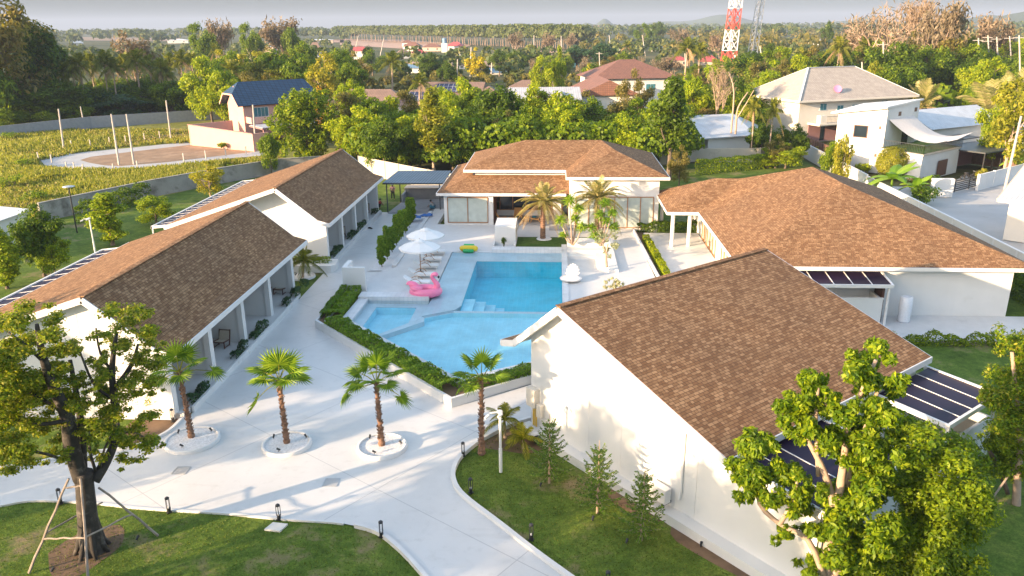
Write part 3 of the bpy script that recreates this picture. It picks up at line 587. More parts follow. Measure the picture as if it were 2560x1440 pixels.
b = B(); b.box(-6.55, .5, 47.55, 47.9, -.9, .335); b.build('divider_wall', POOLE, pool)
b = B()
for i, (x0, x1, y0, y1, zt) in enumerate(((-6.2, -3.5, 48.05, 51.5, -.75), (-6.2, -4.1, 48.05, 51.3, -.45), (-6.2, -4.75, 48.3, 51.1, -.15), (-6.2, -5.45, 48.5, 50.9, .1))): b.box(x0, x1, y0, y1, -1.0+.01*i, zt)
b.build('pool_steps', POOLS, pool)
b = B(); b.poly((-12.0, 45.1, -.35), (-10.95, 43.9, -.35), (-9.25, 45.85, -.35), (-9.2, 48.95, -.35), (-11.9, 48.95, -.35)); jf = [(-12.0, 45.1), (-10.95, 43.9), (-9.25, 45.85), (-9.2, 48.95), (-11.9, 48.95)]
for i in range(5): a, c = jf[i], jf[(i+1) % 5]; b.poly((c[0], c[1], -.35), (c[0], c[1], .12), (a[0], a[1], .12), (a[0], a[1], -.35))
b.build('small_basin', POOLS, pool); jo = [(-12.9, 45.7), (-10.72, 43.3), (-8.45, 46.0), (-8.45, 49.72), (-12.9, 49.72)]; b = B()
for i in range(5): j = (i+1) % 5; b.add([(*jo[i], .13), (*jo[j], .13), (*jf[j], .13), (*jf[i], .13), (*jo[i], .40), (*jo[j], .40)], [(0, 1, 2, 3)] if i != 1 else [(0, 1, 2, 3)])
b.build('bench_ledge', POOLE, pool)
b = B(); b.prism([(-10.95, 43.2), (-10.72, 43.0), (-8.2, 45.85), (-8.28, 46.55), (-8.6, 46.75), (-8.75, 46.1)], .0, .345); b.build('basin_rim', POOLE, pool)
b = B(); allw = [(-12.75, 45.6), (-5.06, 37.4), (1.8, 41.4), (1.8, 47.9), (.5, 47.9), (.5, 61.65), (-8.4, 61.65), (-8.45, 49.8), (-12.6, 49.8)]; b.poly(*[(x, y, PW) for x, y in allw]); b.build('water_surface', WATER, pool)
b = B()      # coping round the front and sides
for a, c, w_ in (((-13.25, 45.65), (-5.06, 37.0), .38), ((-5.06, 37.0), (3.0, 41.9), .38)):
    a = Vector(a); c = Vector(c); d = (c-a).normalized(); nv = Vector((-d.y, d.x))*w_; b.prism([tuple(a), tuple(c), tuple(c+nv), tuple(a+nv)], -.0, .43)
b.prism([(-13.45, 45.85), (-12.75, 45.65), (-12.62, 49.7), (-13.3, 49.7)], .0, .47); b.box(-13.3, -8.5, 49.7, 50.75, .0, .62); b.box(.5, .95, 47.9, 64.0, -.2, .46); b.box(-5.2, .5, 61.65, 62.6, .0, .62); b.box(-8.45, -5.2, 61.65, 61.85, .0, .41)
b.build('coping', COPE, pool)
# planter around the pool front
pl = thing('pool_planter', 'long white zigzag planter wall along the front of the pool', 'planter', (-8, 40, 0))
def wallseg(b, a, c, w_, z0, z1, side=1):
    a = Vector(a[:2]); c = Vector(c[:2]); d = (c-a).normalized(); nv = Vector((-d.y, d.x))*w_*side; b.prism([tuple(a), tuple(c), tuple(c+nv), tuple(a+nv)], z0, z1)
b = B(); wallseg(b, (-15.05, 45.5), (-5.07, 34.9), .16, 0, .50); wallseg(b, (-5.07, 34.9), (2.9, 40.9), .16, 0, .505); wallseg(b, (-14.9, 51.9), (-15.05, 45.5), .16, 0, .495); wallseg(b, (-14.3, 51.7), (-14.42, 45.4), .14, 0, .49); b.build('planter_wall', WHITE, pl)
b = B(); b.poly((-14.85, 45.6, .36), (-5.07, 35.15, .36), (2.7, 40.9, .36), (2.9, 41.8, .36), (-5.06, 37.0, .36), (-13.3, 45.7, .36), (-13.35, 51, .36), (-14.75, 51.5, .36)); b.build('planter_soil', SOIL, pl)
hedge('planter_hedge', 'dark leafy low hedge in the zigzag planter left front of the pool', [(-13.9, 45.2), (-9.6, 40.6), (-5.3, 36.1)], 1.0, .55, LF_HEDGE, 420, .13, 5, .36, 'hedge', 'clipped hedges in the pool planter', .35)
hedge('planter_hedge', 'low green hedge in the planter right front of the pool by the villa corner', [(-4.7, 36.0), (-1, 38.5), (1.2, 40.1)], .9, .42, LF_HEDGE, 420, .12, 6, .36, 'hedge', 'clipped hedges in the pool planter', .3)
hedge('planter_hedge', 'narrow dark hedge on the outer side of the split planter left of the small pool', [(-14.64, 51.4), (-14.66, 46.0)], .42, .5, LF_HEDGE, 520, .10, 7, .36, 'hedge', 'clipped hedges in the pool planter', .2)
hedge('planter_hedge', 'wide dark hedge between split planter wall and small pool', [(-13.85, 51.2), (-13.9, 46.0)], .85, .5, LF_HEDGE, 520, .12, 8, .36, 'hedge', 'clipped hedges in the pool planter', .25)
# free standing white walls on the terrace
w1 = thing('shower_wall', 'tall white freestanding wall panel left of the small pool', 'wall', (-14.6, 51.4, 0)); b = B(); b.box(-14.75, -13.15, 51.35, 51.6, 0, 2.15); b.box(-14.75, -14.45, 51.6, 53.2, 0, 2.15); b.build('wall_panel', WHITE, w1)
w2 = thing('garden_screen', 'white rendered box wall with planting niche between pool and pavilion porch', 'wall', (-4.2, 63.5, .4))
b = B(); b.box(-5.1, -3.35, 63.9, 67.0, .4, 2.0); b.build('wall_block', WHITE, w2); b = B(); b.box(-5.2, -5.05, 62.6, 63.9, .4, .75); b.box(-3.45, -3.3, 62.6, 63.9, .4, .75); b.build('niche_kerb', WHITE, w2)
shrub('cypress_shrub', 'little pointed conifer in the niche of the white box wall', (-4.3, 63.2, .4), .28, .95, LF_DARK, 900, .08, 4, 'shrub')
sheet('garden_grass', [(-3.3, 62.6), (.5, 62.6), (3.3, 64.6), (3.3, 66.4), (-3.3, 66.4)], .45, LAWN2); b = B(); b.prism([(-5.2, 62.6), (3.3, 62.6), (3.3, 66.4), (-5.2, 66.4)], 0, .445); struct(b.build('garden_bed', DECK))
# sunken lounge
lg = thing('sunken_lounge', 'white sunken seating corner right of the deep pool with a raised back planter', 'outdoor lounge', (2.7, 59, 0)); b = B()
b.box(.95, 4.7, 62.6, 64.3, 0, .95); b.box(4.0, 4.7, 56.4, 62.6, 0, .62); b.box(.95, 4.0, 61.6, 62.6, 0, .6); b.box(3.2, 4.0, 58.2, 61.6, 0, .45); b.box(.95, 4.0, 60.9, 61.6, 0, .35); b.build('seat_walls', WHITE, lg)
b = B(); b.box(.95, 4.0, 56.4, 60.9, -.1, .08); b.build('lounge_floor', DECK, lg); b = B(); b.box(1.15, 4.5, 62.8, 64.1, .95, .97); b.build('planter_pebbles', PEBBLE, lg)
# right path edge, hedge strip, terrace of the right building
b = B(); wallseg(b, (6.85, 69), (7.55, 52), .14, 0, .62); wallseg(b, (7.55, 52), (8.2, 44), .14, 0, .62); struct(b.build('path_kerb', WHITE))
sheet('hedge_bed', [(7.0, 44), (9, 44), (8.2, 70), (7.0, 70)], .2, SOIL)
hedge('strip_hedge', 'narrow bright green hedge between white path and raised terrace', [(7.75, 66.5), (8.15, 56.5), (8.4, 50)], .55, .5, LF_LIME, 330, .14, 9, .2, 'hedge')
hedge('strip_hedge', 'dark leafy hedge at the end of the path beside the glass walled pavilion', [(7.3, 69.6), (12.6, 69.6)], .9, .9, LF_DARK, 300, .15, 10, .1, 'hedge')
b = B(); b.slab([(7.75, 68.2, .42), (8.25, 48, .42), (15, 48, .42), (15, 60.2, .42), (12.5, 60.2, .42), (12.5, 68.2, .42)], .45); b.prism([(10.1, 55), (12.4, 55), (12.4, 59.6), (10.1, 59.6)], .424, .44); struct(b.build('side_terrace', DECK))
# ------------------------------------------------------------------ the three matching shingle villas
def villa(name, label, org, ang, dz, T0, T1, wallT0, wallT1, court=None, cat='villa', annexes=(), right_wall=11.9, open_left=True):
    ca, sa = math.cos(ang), math.sin(ang); org = Vector((org[0], org[1]))
    def W(x, t, z):     # x across from the steep eave tip, t along the ridge
        return (org.x+x*ca-t*sa*court_sign, org.y+x*sa+t*ca*court_sign, z)
    court_sign = 1 if court is None else -1
    base = W(6, (T0+T1)/2, 0); v = thing(name, label, cat, base); pr = [(0, 3.72+dz), (.95, 4.0+dz), (3.95, 6.44+dz), (12.9, 3.46+dz)]
    fl = court is not None      # mirrored frame: flip faces
    def quad(b, pts): b.poly(*(reversed(pts) if fl else pts))
    b = B()
    for (x0, z0), (x1, z1) in zip(pr[:-1], pr[1:]):
        n = 4 if x1 < 4 else 6
        quad(b, [W(x0, T0, z0), W(x1, T0, z1), W(x1, T1, z1), W(x0, T1, z0)][::-1] if False else [W(x0, T0, z0), W(x1, T0, z1), W(x1, T1, z1), W(x0, T1, z0)])
    b.v = [(x, y, z) for x, y, z in b.v]; rf = b.build('roof', SHING, v); md = rf.modifiers.new('solid', 'SOLIDIFY'); md.thickness = .05; md.offset = -1
    b = B()      # ridge cap
    b.beam(W(3.95, T0, 6.45+dz), W(3.95, T1, 6.45+dz), .30, .05); b.build('ridge_cap', SHING, rf)
    b = B()
    for (x0, z0), (x1, z1) in zip(pr[:-1], pr[1:]):
        e = .0; A = [W(x0, T0+.04, z0-.09), W(x1, T0+.04, z1-.09), W(x1, T1-.04, z1-.09), W(x0, T1-.04, z0-.09)]; C = [(q[0], q[1], q[2]-.14) for q in A]; b.add(A+C, [(0, 3, 2, 1), (4, 5, 6, 7), (0, 1, 5, 4), (2, 3, 7, 6), (1, 2, 6, 5), (3, 0, 4, 7)])
    b.build('soffit', WHITE, v); b = B()
    for tt in (T0-.02, T1+.02):
        for (x0, z0), (x1, z1) in zip(pr[:-1], pr[1:]): b.beam(W(x0, tt, z0-.17), W(x1, tt, z1-.17), .07, .30)
    b.beam(W(-.02, T0-.05, 3.72+dz-.15), W(-.02, T1+.05, 3.72+dz-.15), .07, .28); b.beam(W(12.92, T0-.05, 3.46+dz-.15), W(12.92, T1+.05, 3.46+dz-.15), .07, .28); b.build('fascia', TRIM, v)
    b = B(); th = .15; zr = lambda x: (np.interp(x, [p[0] for p in pr], [p[1] for p in pr])-.22)
    x0w = .78 if court else 1.44
    for tt in (wallT0, wallT1-th):
        xs = [x0w, 3.95, right_wall]; A = [W(x, tt, 0) for x in (x0w, right_wall)]+[W(x, tt, zr(x)) for x in (right_wall, 3.95, .95 if x0w < .95 else x0w, x0w)]; C = [W(x, tt+th, 0) for x in (x0w, right_wall)]+[W(x, tt+th, zr(x)) for x in (right_wall, 3.95, .95 if x0w < .95 else x0w, x0w)]
        b.add(A+C, [tuple(range(6)), tuple(reversed(range(6, 12)))]+[(i, (i+1) % 6, 6+(i+1) % 6, 6+i) for i in range(6)])
    xb = 3.3 if court else x0w
    for x in ((xb, right_wall-th)):
        q = [W(x, wallT0+th, 0), W(x+th, wallT0+th, 0), W(x+th, wallT1-th, 0), W(x, wallT1-th, 0)]; b.prism([p[:2] for p in q], 0, zr(x+.1 if x < 4 else x+th))
    b.build('wall', WHITE, v); b = B()     # siding joints on the gable wall
    for k in range(1, 6):
        x = x0w+k*1.95
        if x < right_wall: b.beam(W(x, wallT0-.004, .4), W(x, wallT0-.004, zr(x)-.03), .012, .012)
    b.build('siding_joint', KERB, v)
    if court:
        b = B(); b.prism([W(x, t, 0)[:2] for x, t in ((.32, wallT0+.16), (.32, wallT1-.16), (3.29, wallT1-.16), (3.29, wallT0+.16))], 0, .3); b.build('porch_floor', DECK, v)
        ts = [wallT0+.0+4.5*i for i in range(5)]
        for i, t in enumerate(ts):
            b = B(); b.prism([W(x, tt, 0)[:2] for x, tt in ((.7, t-.014), (1.02, t-.014), (1.02, t+.42), (.7, t+.42))], .3, 3.55+dz); b.build('column', WHITE, v)
            b = B(); b.prism([W(x, tt, 0)[:2] for x, tt in ((1.03, t+.1), (3.3, t+.1), (3.3, t+.3), (1.03, t+.3))], .3, 3.9+dz); b.build('partition_wall', WHITE, v)
            if i < 4:
                b = B(); b.prism([W(x, tt, 0)[:2] for x, tt in ((3.22, t+1.3), (3.28, t+1.3), (3.28, t+3.6), (3.22, t+3.6))], .32, 2.5); f = b.build('sliding_door', GLASS, v); b = B()
                for tt in (t+1.28, t+2.45, t+3.62): b.beam(W(3.2, tt, .32), W(3.2, tt, 2.52), .06, .06)
                b.beam(W(3.2, t+1.28, 2.52), W(3.2, t+3.62, 2.52), .06, .06); b.build('door_frame', WOODD, f)
    for k, (a0, a1, xa, xb_, zz, wallh) in enumerate(annexes):
        pg = B(); A = [W(xa, a0, zz+.12), W(xb_, a0, zz-.1), W(xb_, a1, zz-.1), W(xa, a1, zz+.12)]; pg.add(A+[(q[0], q[1], q[2]-.03) for q in A], [(0, 1, 2, 3), (7, 6, 5, 4), (0, 4, 5, 1), (1, 5, 6, 2), (2, 6, 7, 3), (3, 7, 4, 0)]); pn = pg.build('tinted_roof_sheet', TINT, v)
        nb = max(2, round((a1-a0)/1.12)); 
        for i in range(1, nb):
            t = a0+(a1-a0)*i/nb; bb = B(); bb.beam(W(xa, t, zz+.135), W(xb_-.05, t, zz-.085), .04, .02); bb.build('glazing_bar', TRIM, pn)
        bb = B(); bb.beam(W(xb_+.05, a0-.1, zz-.12), W(xb_+.05, a1+.1, zz-.12), .12, .2)
        for t in (a0-.05, a1+.05): bb.beam(W(xa-.2, t, zz+.08), W(xb_+.1, t, zz-.12), .1, .2)
        for t in (a0, a1): bb.beam(W(xb_, t, 0), W(xb_, t, zz-.2), .1, .1)
        bb.build('pergola_frame', TRIM, v)
        if wallh:
            bb = B(); 
            for q in (((xb_-.16, a0), (xb_-.02, a0), (xb_-.02, a1), (xb_-.16, a1)), ((right_wall, a0), (xb_-.16, a0), (xb_-.16, a0+.14), (right_wall, a0+.14)), ((right_wall, a1-.14), (xb_-.16, a1-.14), (xb_-.16, a1), (right_wall, a1))): bb.prism([W(x, t, 0)[:2] for x, t in q], 0, wallh)
            bb.build('yard_wall', WHITE, v)
    return v, W
org1 = (-17.5, 0)
v1, W1 = villa('courtyard_villa', 'long white shingle roofed villa with open porches, nearer of the left pair', org1, math.pi, 0, 32.6, 52.8, 33.1, 51.5, True, annexes=((39, 51.8, 12.9, 14.35, 3.2, 0), (33.2, 38.6, 12.9, 14.35, 3.2, 0)))
v2, W2 = villa('courtyard_villa', 'long white shingle roofed villa, farther of the left pair, next to the pavilion', (-17.2, 0), math.pi, .03, 57.5, 77.0, 58.9, 77.0, True, annexes=((58.6, 77.4, 12.9, 14.45, 3.2, 0),))
_ang = math.radians(-52.8+3.3); _o = _site(Vector((.85, 33.01, 0))); _f1 = Vector((math.cos(_ang), math.sin(_ang))); _o2 = Vector((_o.x, _o.y))-_f1*1.44
v3, W3 = villa('gabled_villa', 'near white villa with tan shingle roof and tall gable wall facing the plaza, right foreground', (_o2.x, _o2.y), _ang, .48, -.6, 13.45, 0, 12.9, None, right_wall=12.6, annexes=((.15, 5.2, 12.8, 16.1, 3.35, 2.3), (9.3, 13.6, 12.8, 15.7, 3.2, 2.1)))
b = B(); b.prism([W3(x, t, 0)[:2] for x, t in ((1.3, -.55), (17.5, -.55), (17.5, 0), (1.3, 0))], -.3, .34); b.build('plinth_ledge', WHITE, v3)
b = B(); b.prism([W3(x, t, 0)[:2] for x, t in ((12.6, 0), (16.1, 0), (16.1, .14), (12.6, .14))], 0, 3.25); b.build('wing_wall', WHITE, v3)
b = B(); b.tube([W3(10.55, -.06, 3.7), W3(10.55, -.06, 1.3), W3(10.5, -.1, .9)], .045, 8); b.build('cable_duct', TRIM, v3)
# ------------------------------------------------------------------ pavilion
pv = thing('pool_pavilion', 'white poolside pavilion with stacked brown shingle hip roofs at the end of the pool', 'pavilion', (-1, 75, 0))
def roofpart(name, parent, faces, trim=True, mat=SHING):
    b = B()
    for f in faces: b.poly(*f)
    o = b.build(name, mat, parent); m = o.modifiers.new('solid', 'SOLIDIFY'); m.thickness = .05; m.offset = -1; return o
A_, B_, C_, D_ = (-10.85, 70.2, 3.5), (1.4, 70.2, 3.5), (-7.9, 73.3, 4.62), (1.4, 73.3, 4.62)
roofpart('lower_roof', pv, [(A_, B_, D_, C_), ((-10.7, 85.2, 3.5), A_, C_, (-7.9, 82.4, 4.62))])
E1, E2, E3, E4, R1, R2, PK = (-8.6, 72.7, 5.2), (.9, 72.7, 5.2), (9.9, 83.3, 5.2), (-8.6, 83.5, 5.2), (-3.05, 78.1, 7.2), (4.35, 78.1, 7.2), (5.4, 73.85, 6.88)
G1, G2 = (.9, 69.1, 5.2), (9.9, 69.1, 5.2)
roofpart('upper_roof', pv, [(E1, E2, R2, R1), (E4, E1, R1), (E3, E4, R1, R2)]); roofpart('right_roof', pv, [(G1, G2, PK), (G1, PK, R2), (E2, G1, R2), (G2, E3, R2), (G2, R2, PK)])
b = B(); fz = lambda p, q, h=.24, dz=.13: b.beam((p[0], p[1], p[2]-dz), (q[0], q[1], q[2]-dz), .07, h)
fz((A_[0]-.05, A_[1]-.03, 3.5), (B_[0]-.5, B_[1]-.03, 3.5)); fz((A_[0]-.03, A_[1], 3.5), (-10.73, 85.2, 3.5)); fz((E1[0]-.05, 72.67, 5.2), (.95, 72.67, 5.2)); fz((-8.63, 72.7, 5.2), (-8.63, 83.5, 5.2)); fz((.85, 69.07, 5.2), (9.95, 69.07, 5.2)); fz((9.93, 69.1, 5.2), (9.93, 83.3, 5.2)); fz((.87, 69.1, 5.2), (.87, 72.7, 5.2)); b.build('fascia', TRIM, pv)
b = B(); b.poly((-10.7, 70.3, 3.27), (-10.7, 84, 3.27), (1.4, 84, 3.27), (1.4, 70.3, 3.27)); b.poly((-8.5, 72.8, 4.97), (-8.5, 83.3, 4.97), (.9, 83.3, 4.97), (.9, 72.8, 4.97)); b.poly((1, 69.2, 4.97), (1, 83, 4.97), (9.8, 83, 4.97), (9.8, 69.2, 4.97)); b.build('soffit', WHITE, pv)
b = B(); b.box(-7.6, .95, 73.3, 73.5, 4.5, 4.95); b.box(-7.6, -7.4, 73.5, 83, 4, 4.95); b.build('clerestory_wall', WHITE, pv)
b = B()
for q in ((-10.3, -9.95, 70.75, 70.95, 0, 3.26), (-6.25, -5.75, 70.75, 70.95, 0, 3.26), (-9.95, -6.25, 70.75, 70.95, 0, .62), (-9.95, -6.25, 70.75, 70.95, 2.98, 3.26), (-10.3, -10.1, 70.95, 83.8, 0, 3.26), (-5.95, -5.75, 70.95, 74.4, 0, 3.26), (-5.75, 1.2, 74.4, 74.6, .42, 1.0), (-5.75, 2.3, 74.4, 74.6, 3.02, 3.26), (-.3, .5, 74.35, 74.62, .42, 3.26),
          (1.2, 1.4, 69.75, 74.4, 0, 4.96), (1.4, 1.75, 69.75, 69.95, 0, 4.96), (8.75, 9.15, 69.75, 69.95, 0, 4.96), (1.75, 8.75, 69.75, 69.95, 0, .5), (1.75, 8.75, 69.75, 69.95, 3.3, 4.96), (9.0, 9.15, 69.95, 82.8, 0, 4.96), (-10.3, -7.7, 83.85, 84.0, 0, 3.2), (-7.4, 9.15, 82.8, 83.0, 0, 4.9)): b.box(*q)
b.build('wall', WHITE, pv)
def window(parent, x0, x1, y, z0, z1, n, glass, frame=WOODO, fw=.06, axis='x', name='window'):
    Q = (lambda a, d, z: (a, y+d, z)) if axis == 'x' else (lambda a, d, z: (y+d, a, z))
    b = B()
    for i in range(n+1): a = x0+(x1-x0)*i/n; b.beam(Q(a, 0, z0), Q(a, 0, z1), fw, fw)
    for z in (z0, z1): b.beam(Q(x0, 0, z), Q(x1, 0, z), fw, fw)
    f = b.build(name+'_frame', frame, parent); b = B(); b.beam(Q(x0, .03, (z0+z1)/2), Q(x1, .03, (z0+z1)/2), .02, z1-z0-.02); b.build('pane', glass, f); return f
window(pv, -9.95, -6.25, 70.72, .65, 2.98, 2, GLASSG, WOODO, .07); window(pv, 1.8, 8.7, 69.72, .5, 3.3, 6, GLASSG, WOODO, .07); window(pv, -5.4, -.4, 74.38, 1.05, 2.98, 4, GLASS, WOODO, .07); window(pv, .6, 1.15, 74.36, .45, 2.9, 1, GLASS, WOODD, .07)
b = B(); b.box(-5.74, 1.2, 70.75, 74.4, .41, .47); b.box(-.6, 2.6, 68.9, 70.75, .41, .45); b.build('porch_floor', GREYC, pv); b = B(); b.box(-5.73, -5.68, 71, 74.3, .48, 3.2); b.build('timber_lining', WOODD, pv)
# ------------------------------------------------------------------ right building
rb = thing('hip_roof_house', 'large white single storey building under a wide tan shingle hip roof, right side', 'house', (20, 56, 0))
P_, Q_, Wa, Wb = (20.55, 57.1, 7.0), (20.5, 64.2, 7.0), (13.4, 67.1, 5.5), (15.6, 67.1, 5.5)
c1, c2, c3, c4, c5, c6, c7 = (11.5, 48.1, 3.5), (11.5, 63.05, 3.5), (9.0, 63.05, 3.5), (9.0, 71.35, 3.5), (29.7, 48.1, 3.5), (29.7, 73.3, 3.5), (11.5, 73.3, 3.5)
roofpart('roof', rb, [(c1, c5, P_), (c2, c1, P_), (c2, P_, Q_, Wb), (c3, c2, Wb, Wa), (c4, c3, Wa), (c5, c6, Q_), (c5, Q_, P_), (c6, c7, Wb), (c6, Wb, Q_), (c7, c4, Wa, Wb)])
b = B(); L = [c1, c5, c6, c7, c4, c3, c2]
for p, q in zip(L, L[1:]+L[:1]): fz(p, q)
b.build('fascia', TRIM, rb); b = B(); b.poly(*[(x, y, 3.27) for x, y, z in (c1, c2, c3, c4, c7, c6, c5)]); b.build('soffit', WHITE, rb)
b = B()
for q in ((12.6, 28.75, 48.85, 49.0, 0, 3.28), (28.6, 28.75, 49.0, 72, 0, 3.28), (12.6, 12.75, 49, 54.2, 0, 3.28), (12.6, 12.75, 58.4, 60.6, 0, 3.28), (12.6, 12.75, 66.6, 72, 0, 3.28), (12.6, 28.6, 71.9, 72.05, 0, 3.28), (12.6, 12.75, 54.2, 58.4, 2.95, 3.28), (12.6, 12.75, 60.6, 66.6, 2.95, 3.28)): b.box(*q)
b.build('wall', WHITE, rb)
window(rb, 60.65, 66.55, 12.58, .43, 2.95, 5, GLASSG, WOODO, .09, 'y', 'folding_door'); window(rb, 54.25, 58.35, 12.58, .43, 2.95, 4, GLASSG, WOODO, .09, 'y', 'folding_door')
for x, y in ((9.6, 63.7), (11.0, 63.9), (9.6, 70.6)):
    b = B(); b.lathe([(.16, .42), (.16, 3.28)], (x, y, 0), 14); b.build('column', WHITE, rb, True)
b = B(); b.box(19.4, 31.8, 44.6, 48.84, -.1, .06); struct(b.build('rear_terrace', DECK))
# rear pergola with enclosed yard
yd = thing('yard_enclosure', 'white walled yard with purple tinted glazed roof against the right building', 'pergola', (19, 46, 0)); g0 = P(2230, 712, 2.75)
xr, yr = g0.x, g0.y; b = B(); b.slab([(13, yr, 2.72), (xr, yr, 2.72), (xr, 48.8, 2.98), (13, 48.8, 2.98)], .03); b.build('tinted_roof_sheet', TINT, yd)
for i in range(1, 9):
    b = B(); x = xr-1.15*i; b.beam((x, yr, 2.745), (x, 48.8, 3.005), .05, .03)
    if x > 13: b.build('glazing_bar', TRIM, yd)
b = B(); b.beam((13, yr-.05, 2.66), (xr+.1, yr-.05, 2.66), .12, .2); b.beam((xr+.05, yr-.05, 2.66), (xr+.05, 48.8, 2.95), .12, .2); b.beam((xr-.1, yr+.05, 0), (xr-.1, yr+.05, 2.6), .12, .12); b.build('frame', TRIM, yd)
b = B(); b.box(13, xr-.35, yr+.1, yr+.24, 0, 1.75); b.box(xr-.49, xr-.35, yr+.24, 48.8, 0, 1.75); b.box(13, xr-.3, yr+.08, yr+.28, 1.75, 1.83); b.build('yard_wall', WHITE, yd)
b = B(); b.box(xr-.2, xr-.05, 47.6, 48.8, .06, 2.5); b.build('timber_door', WOODD, yd)
# ------------------------------------------------------------------ plaza palms, rings, bollards
def vplane(g, u, v, dd=0.0):      # point at pixel (u,v) on the upright plane through ground point g (moved dd metres away from the camera)
    n = Vector((g[0], g[1], 0)).normalized(); d = ray(u, v); k = (Vector((g[0], g[1], 0)).dot(n)+dd)/d.dot(n); return CAM+d*k
PI = math.pi
palms = [((480, 1098), (447, 930), 11, 'leaning fan palm nearest the big propped tree, in the leftmost pebble ring', [(2.2, 1.2, .7, .62), (1.2, 1.0, .75, .6), (3.0, .75, .7, .55), (.3, .6, .7, .5), (4.2, .5, .7, .55), (5.2, .3, .7, .55), (2.9, .2, .8, .5), (.05, .15, 1.35, .5), (1.8, .45, .7, .5), (3.6, -.1, .6, .45)]),
         ((718, 1112), (697, 950), 12, 'fan palm with a full round crown and one drooping dead leaf, second from the left', [(1.6, 1.3, .65, .68), (.8, .95, .7, .66), (2.4, .95, .7, .66), (3.1, .6, .72, .66), (0, .6, .72, .66), (4.7, .7, .55, .6), (5.5, .45, .62, .62), (3.9, .45, .62, .62), (.4, .2, .7, .6), (2.8, .2, .7, .6), (1.6, .4, .7, .6), (3.25, -.55, 1.15, .52)]),
         ((955, 1118), (940, 955), 13, 'fan palm with dark green crown and long drooping leaves, third from the left', [(1.5, 1.3, .75, .62), (.7, 1.0, .75, .6), (2.5, 1.0, .75, .6), (3.1, .6, .8, .55), (.1, .55, .85, .55), (4.6, .6, .6, .6), (5.6, .3, .7, .5), (3.7, .2, .75, .5), (3.2, -.25, 1.2, .45), (-.2, -.3, 1.05, .48), (1.6, .2, .8, .5), (2.9, .05, 1.0, .45)]),
         ((1204, 1133), (1203, 948), 14, 'fan palm rooted in the curved lawn beside the white camera pole', [(1.5, 1.25, .7, .56), (.6, .9, .75, .55), (2.6, .9, .75, .55), (4.7, .75, .5, .55), (5.8, .55, .72, .5), (3.4, .5, .72, .5), (.1, .3, .75, .45), (3.2, -.2, .75, .35), (4.2, .1, .6, .4)])]
for (bu, bv), (tu, tv), sd, lb, spec in palms:
    g = P(bu, bv, 0); top = vplane(g, tu, tv); fan_palm('fan_palm', lb, (g.x, g.y, 0), top.z, sd, [(a, l, p_*1.12, r_*1.38) for a, l, p_, r_ in spec], (top.x-g.x, 0), .118)
for i, (cu, cv, r) in enumerate(((481, 1103, 1.22), (718, 1113, 1.1), (956, 1119, 1.12))):
    c = P(cu, cv, 0); w_ = ('first', 'second', 'third')[i]; rg = thing('palm_ring', 'round white kerb ring filled with white pebbles around the %s fan palm from the left' % w_, 'planter ring', (c.x, c.y, 0), 'pebble rings around the palms')
    b = B(); b.lathe([(r-.13, .05), (r-.13, .155), (r-.1, .17), (r-.02, .17), (r, .15), (r+.01, 0)], (c.x, c.y, 0), 48); b.build('ring_kerb', KERB, rg, True)
    b = B(); b.lathe([(0, .12), (r*.5, .115), (r-.12, .10)], (c.x, c.y, 0), 32); b.build('pebbles', PEBBLE, rg, True)
def spotlight(lb, c, az=0, group='small garden spotlights'):
    t = thing('garden_spotlight', lb, 'spotlight', c, group); c = Vector(c); b = B(); b.tube([c, c+Vector((0, 0, .12))], .012, 6); b.build('spike', BLACK, t); b = B(); d = Vector((math.cos(az)*.07, math.sin(az)*.07, .05)); q = c+Vector((0, 0, .14)); b.tube([q-d, q+d], [.035, .05], 8); b.build('lamp_head', BLACK, t)
ringn = ('first', 'second', 'third')
for i, L in enumerate((((447, 1085), (528, 1080), (455, 1120)), ((685, 1097), (765, 1096), (697, 1130)), ((925, 1098), (1002, 1112), (936, 1136)))):
    for j, (u, v) in enumerate(L): spotlight('black spotlight in the %s pebble ring, at its %s edge' % (ringn[i], ('back left', 'back right', 'front left')[j]), P(u, v, .1), PI/2+j)
for (u, v), lb in zip(((345, 1352), (133, 1432), (1352, 1218), (1482, 1303), (1567, 1360), (1752, 1368)), ('black spotlight in the grass right of the propped tree', 'black spotlight in the grass at the lower left corner', 'black spotlight in the lawn before the first young conifer', 'black spotlight in the lawn before the second young conifer', 'black spotlight in the lawn before the third young conifer', 'black spotlight at the foot of the villa plinth')): spotlight(lb, P(u, v, -.05), 1.2)
def bollard(c):
    t = thing('bollard_light', 'bollard', 'bollard', (0, 0, 0)); b = B(); b.box(-.09, .09, -.09, .09, 0, .03); b.lathe([(.075, .03), (.075, .2), (.0, .2)], (0, 0, 0), 12); b.build('base', BLACK, t)
    b = B()
    for sx, sy in ((-1, -1), (1, -1), (1, 1), (-1, 1)): b.beam((sx*.055, sy*.055, .2), (sx*.055, sy*.055, .62), .018, .018)
    b.build('post_frame', BLACK, t); b = B(); b.lathe([(.0, .70), (.04, .70), (.085, .66), (.085, .61), (.0, .61)], (0, 0, 0), 12); b.build('cap', BLACK, t); b = B(); b.lathe([(.03, .2), (.03, .26), (0, .27)], (0, 0, 0), 8); b.build('lamp', FABRIC, t); return t
bp = bollard(None)
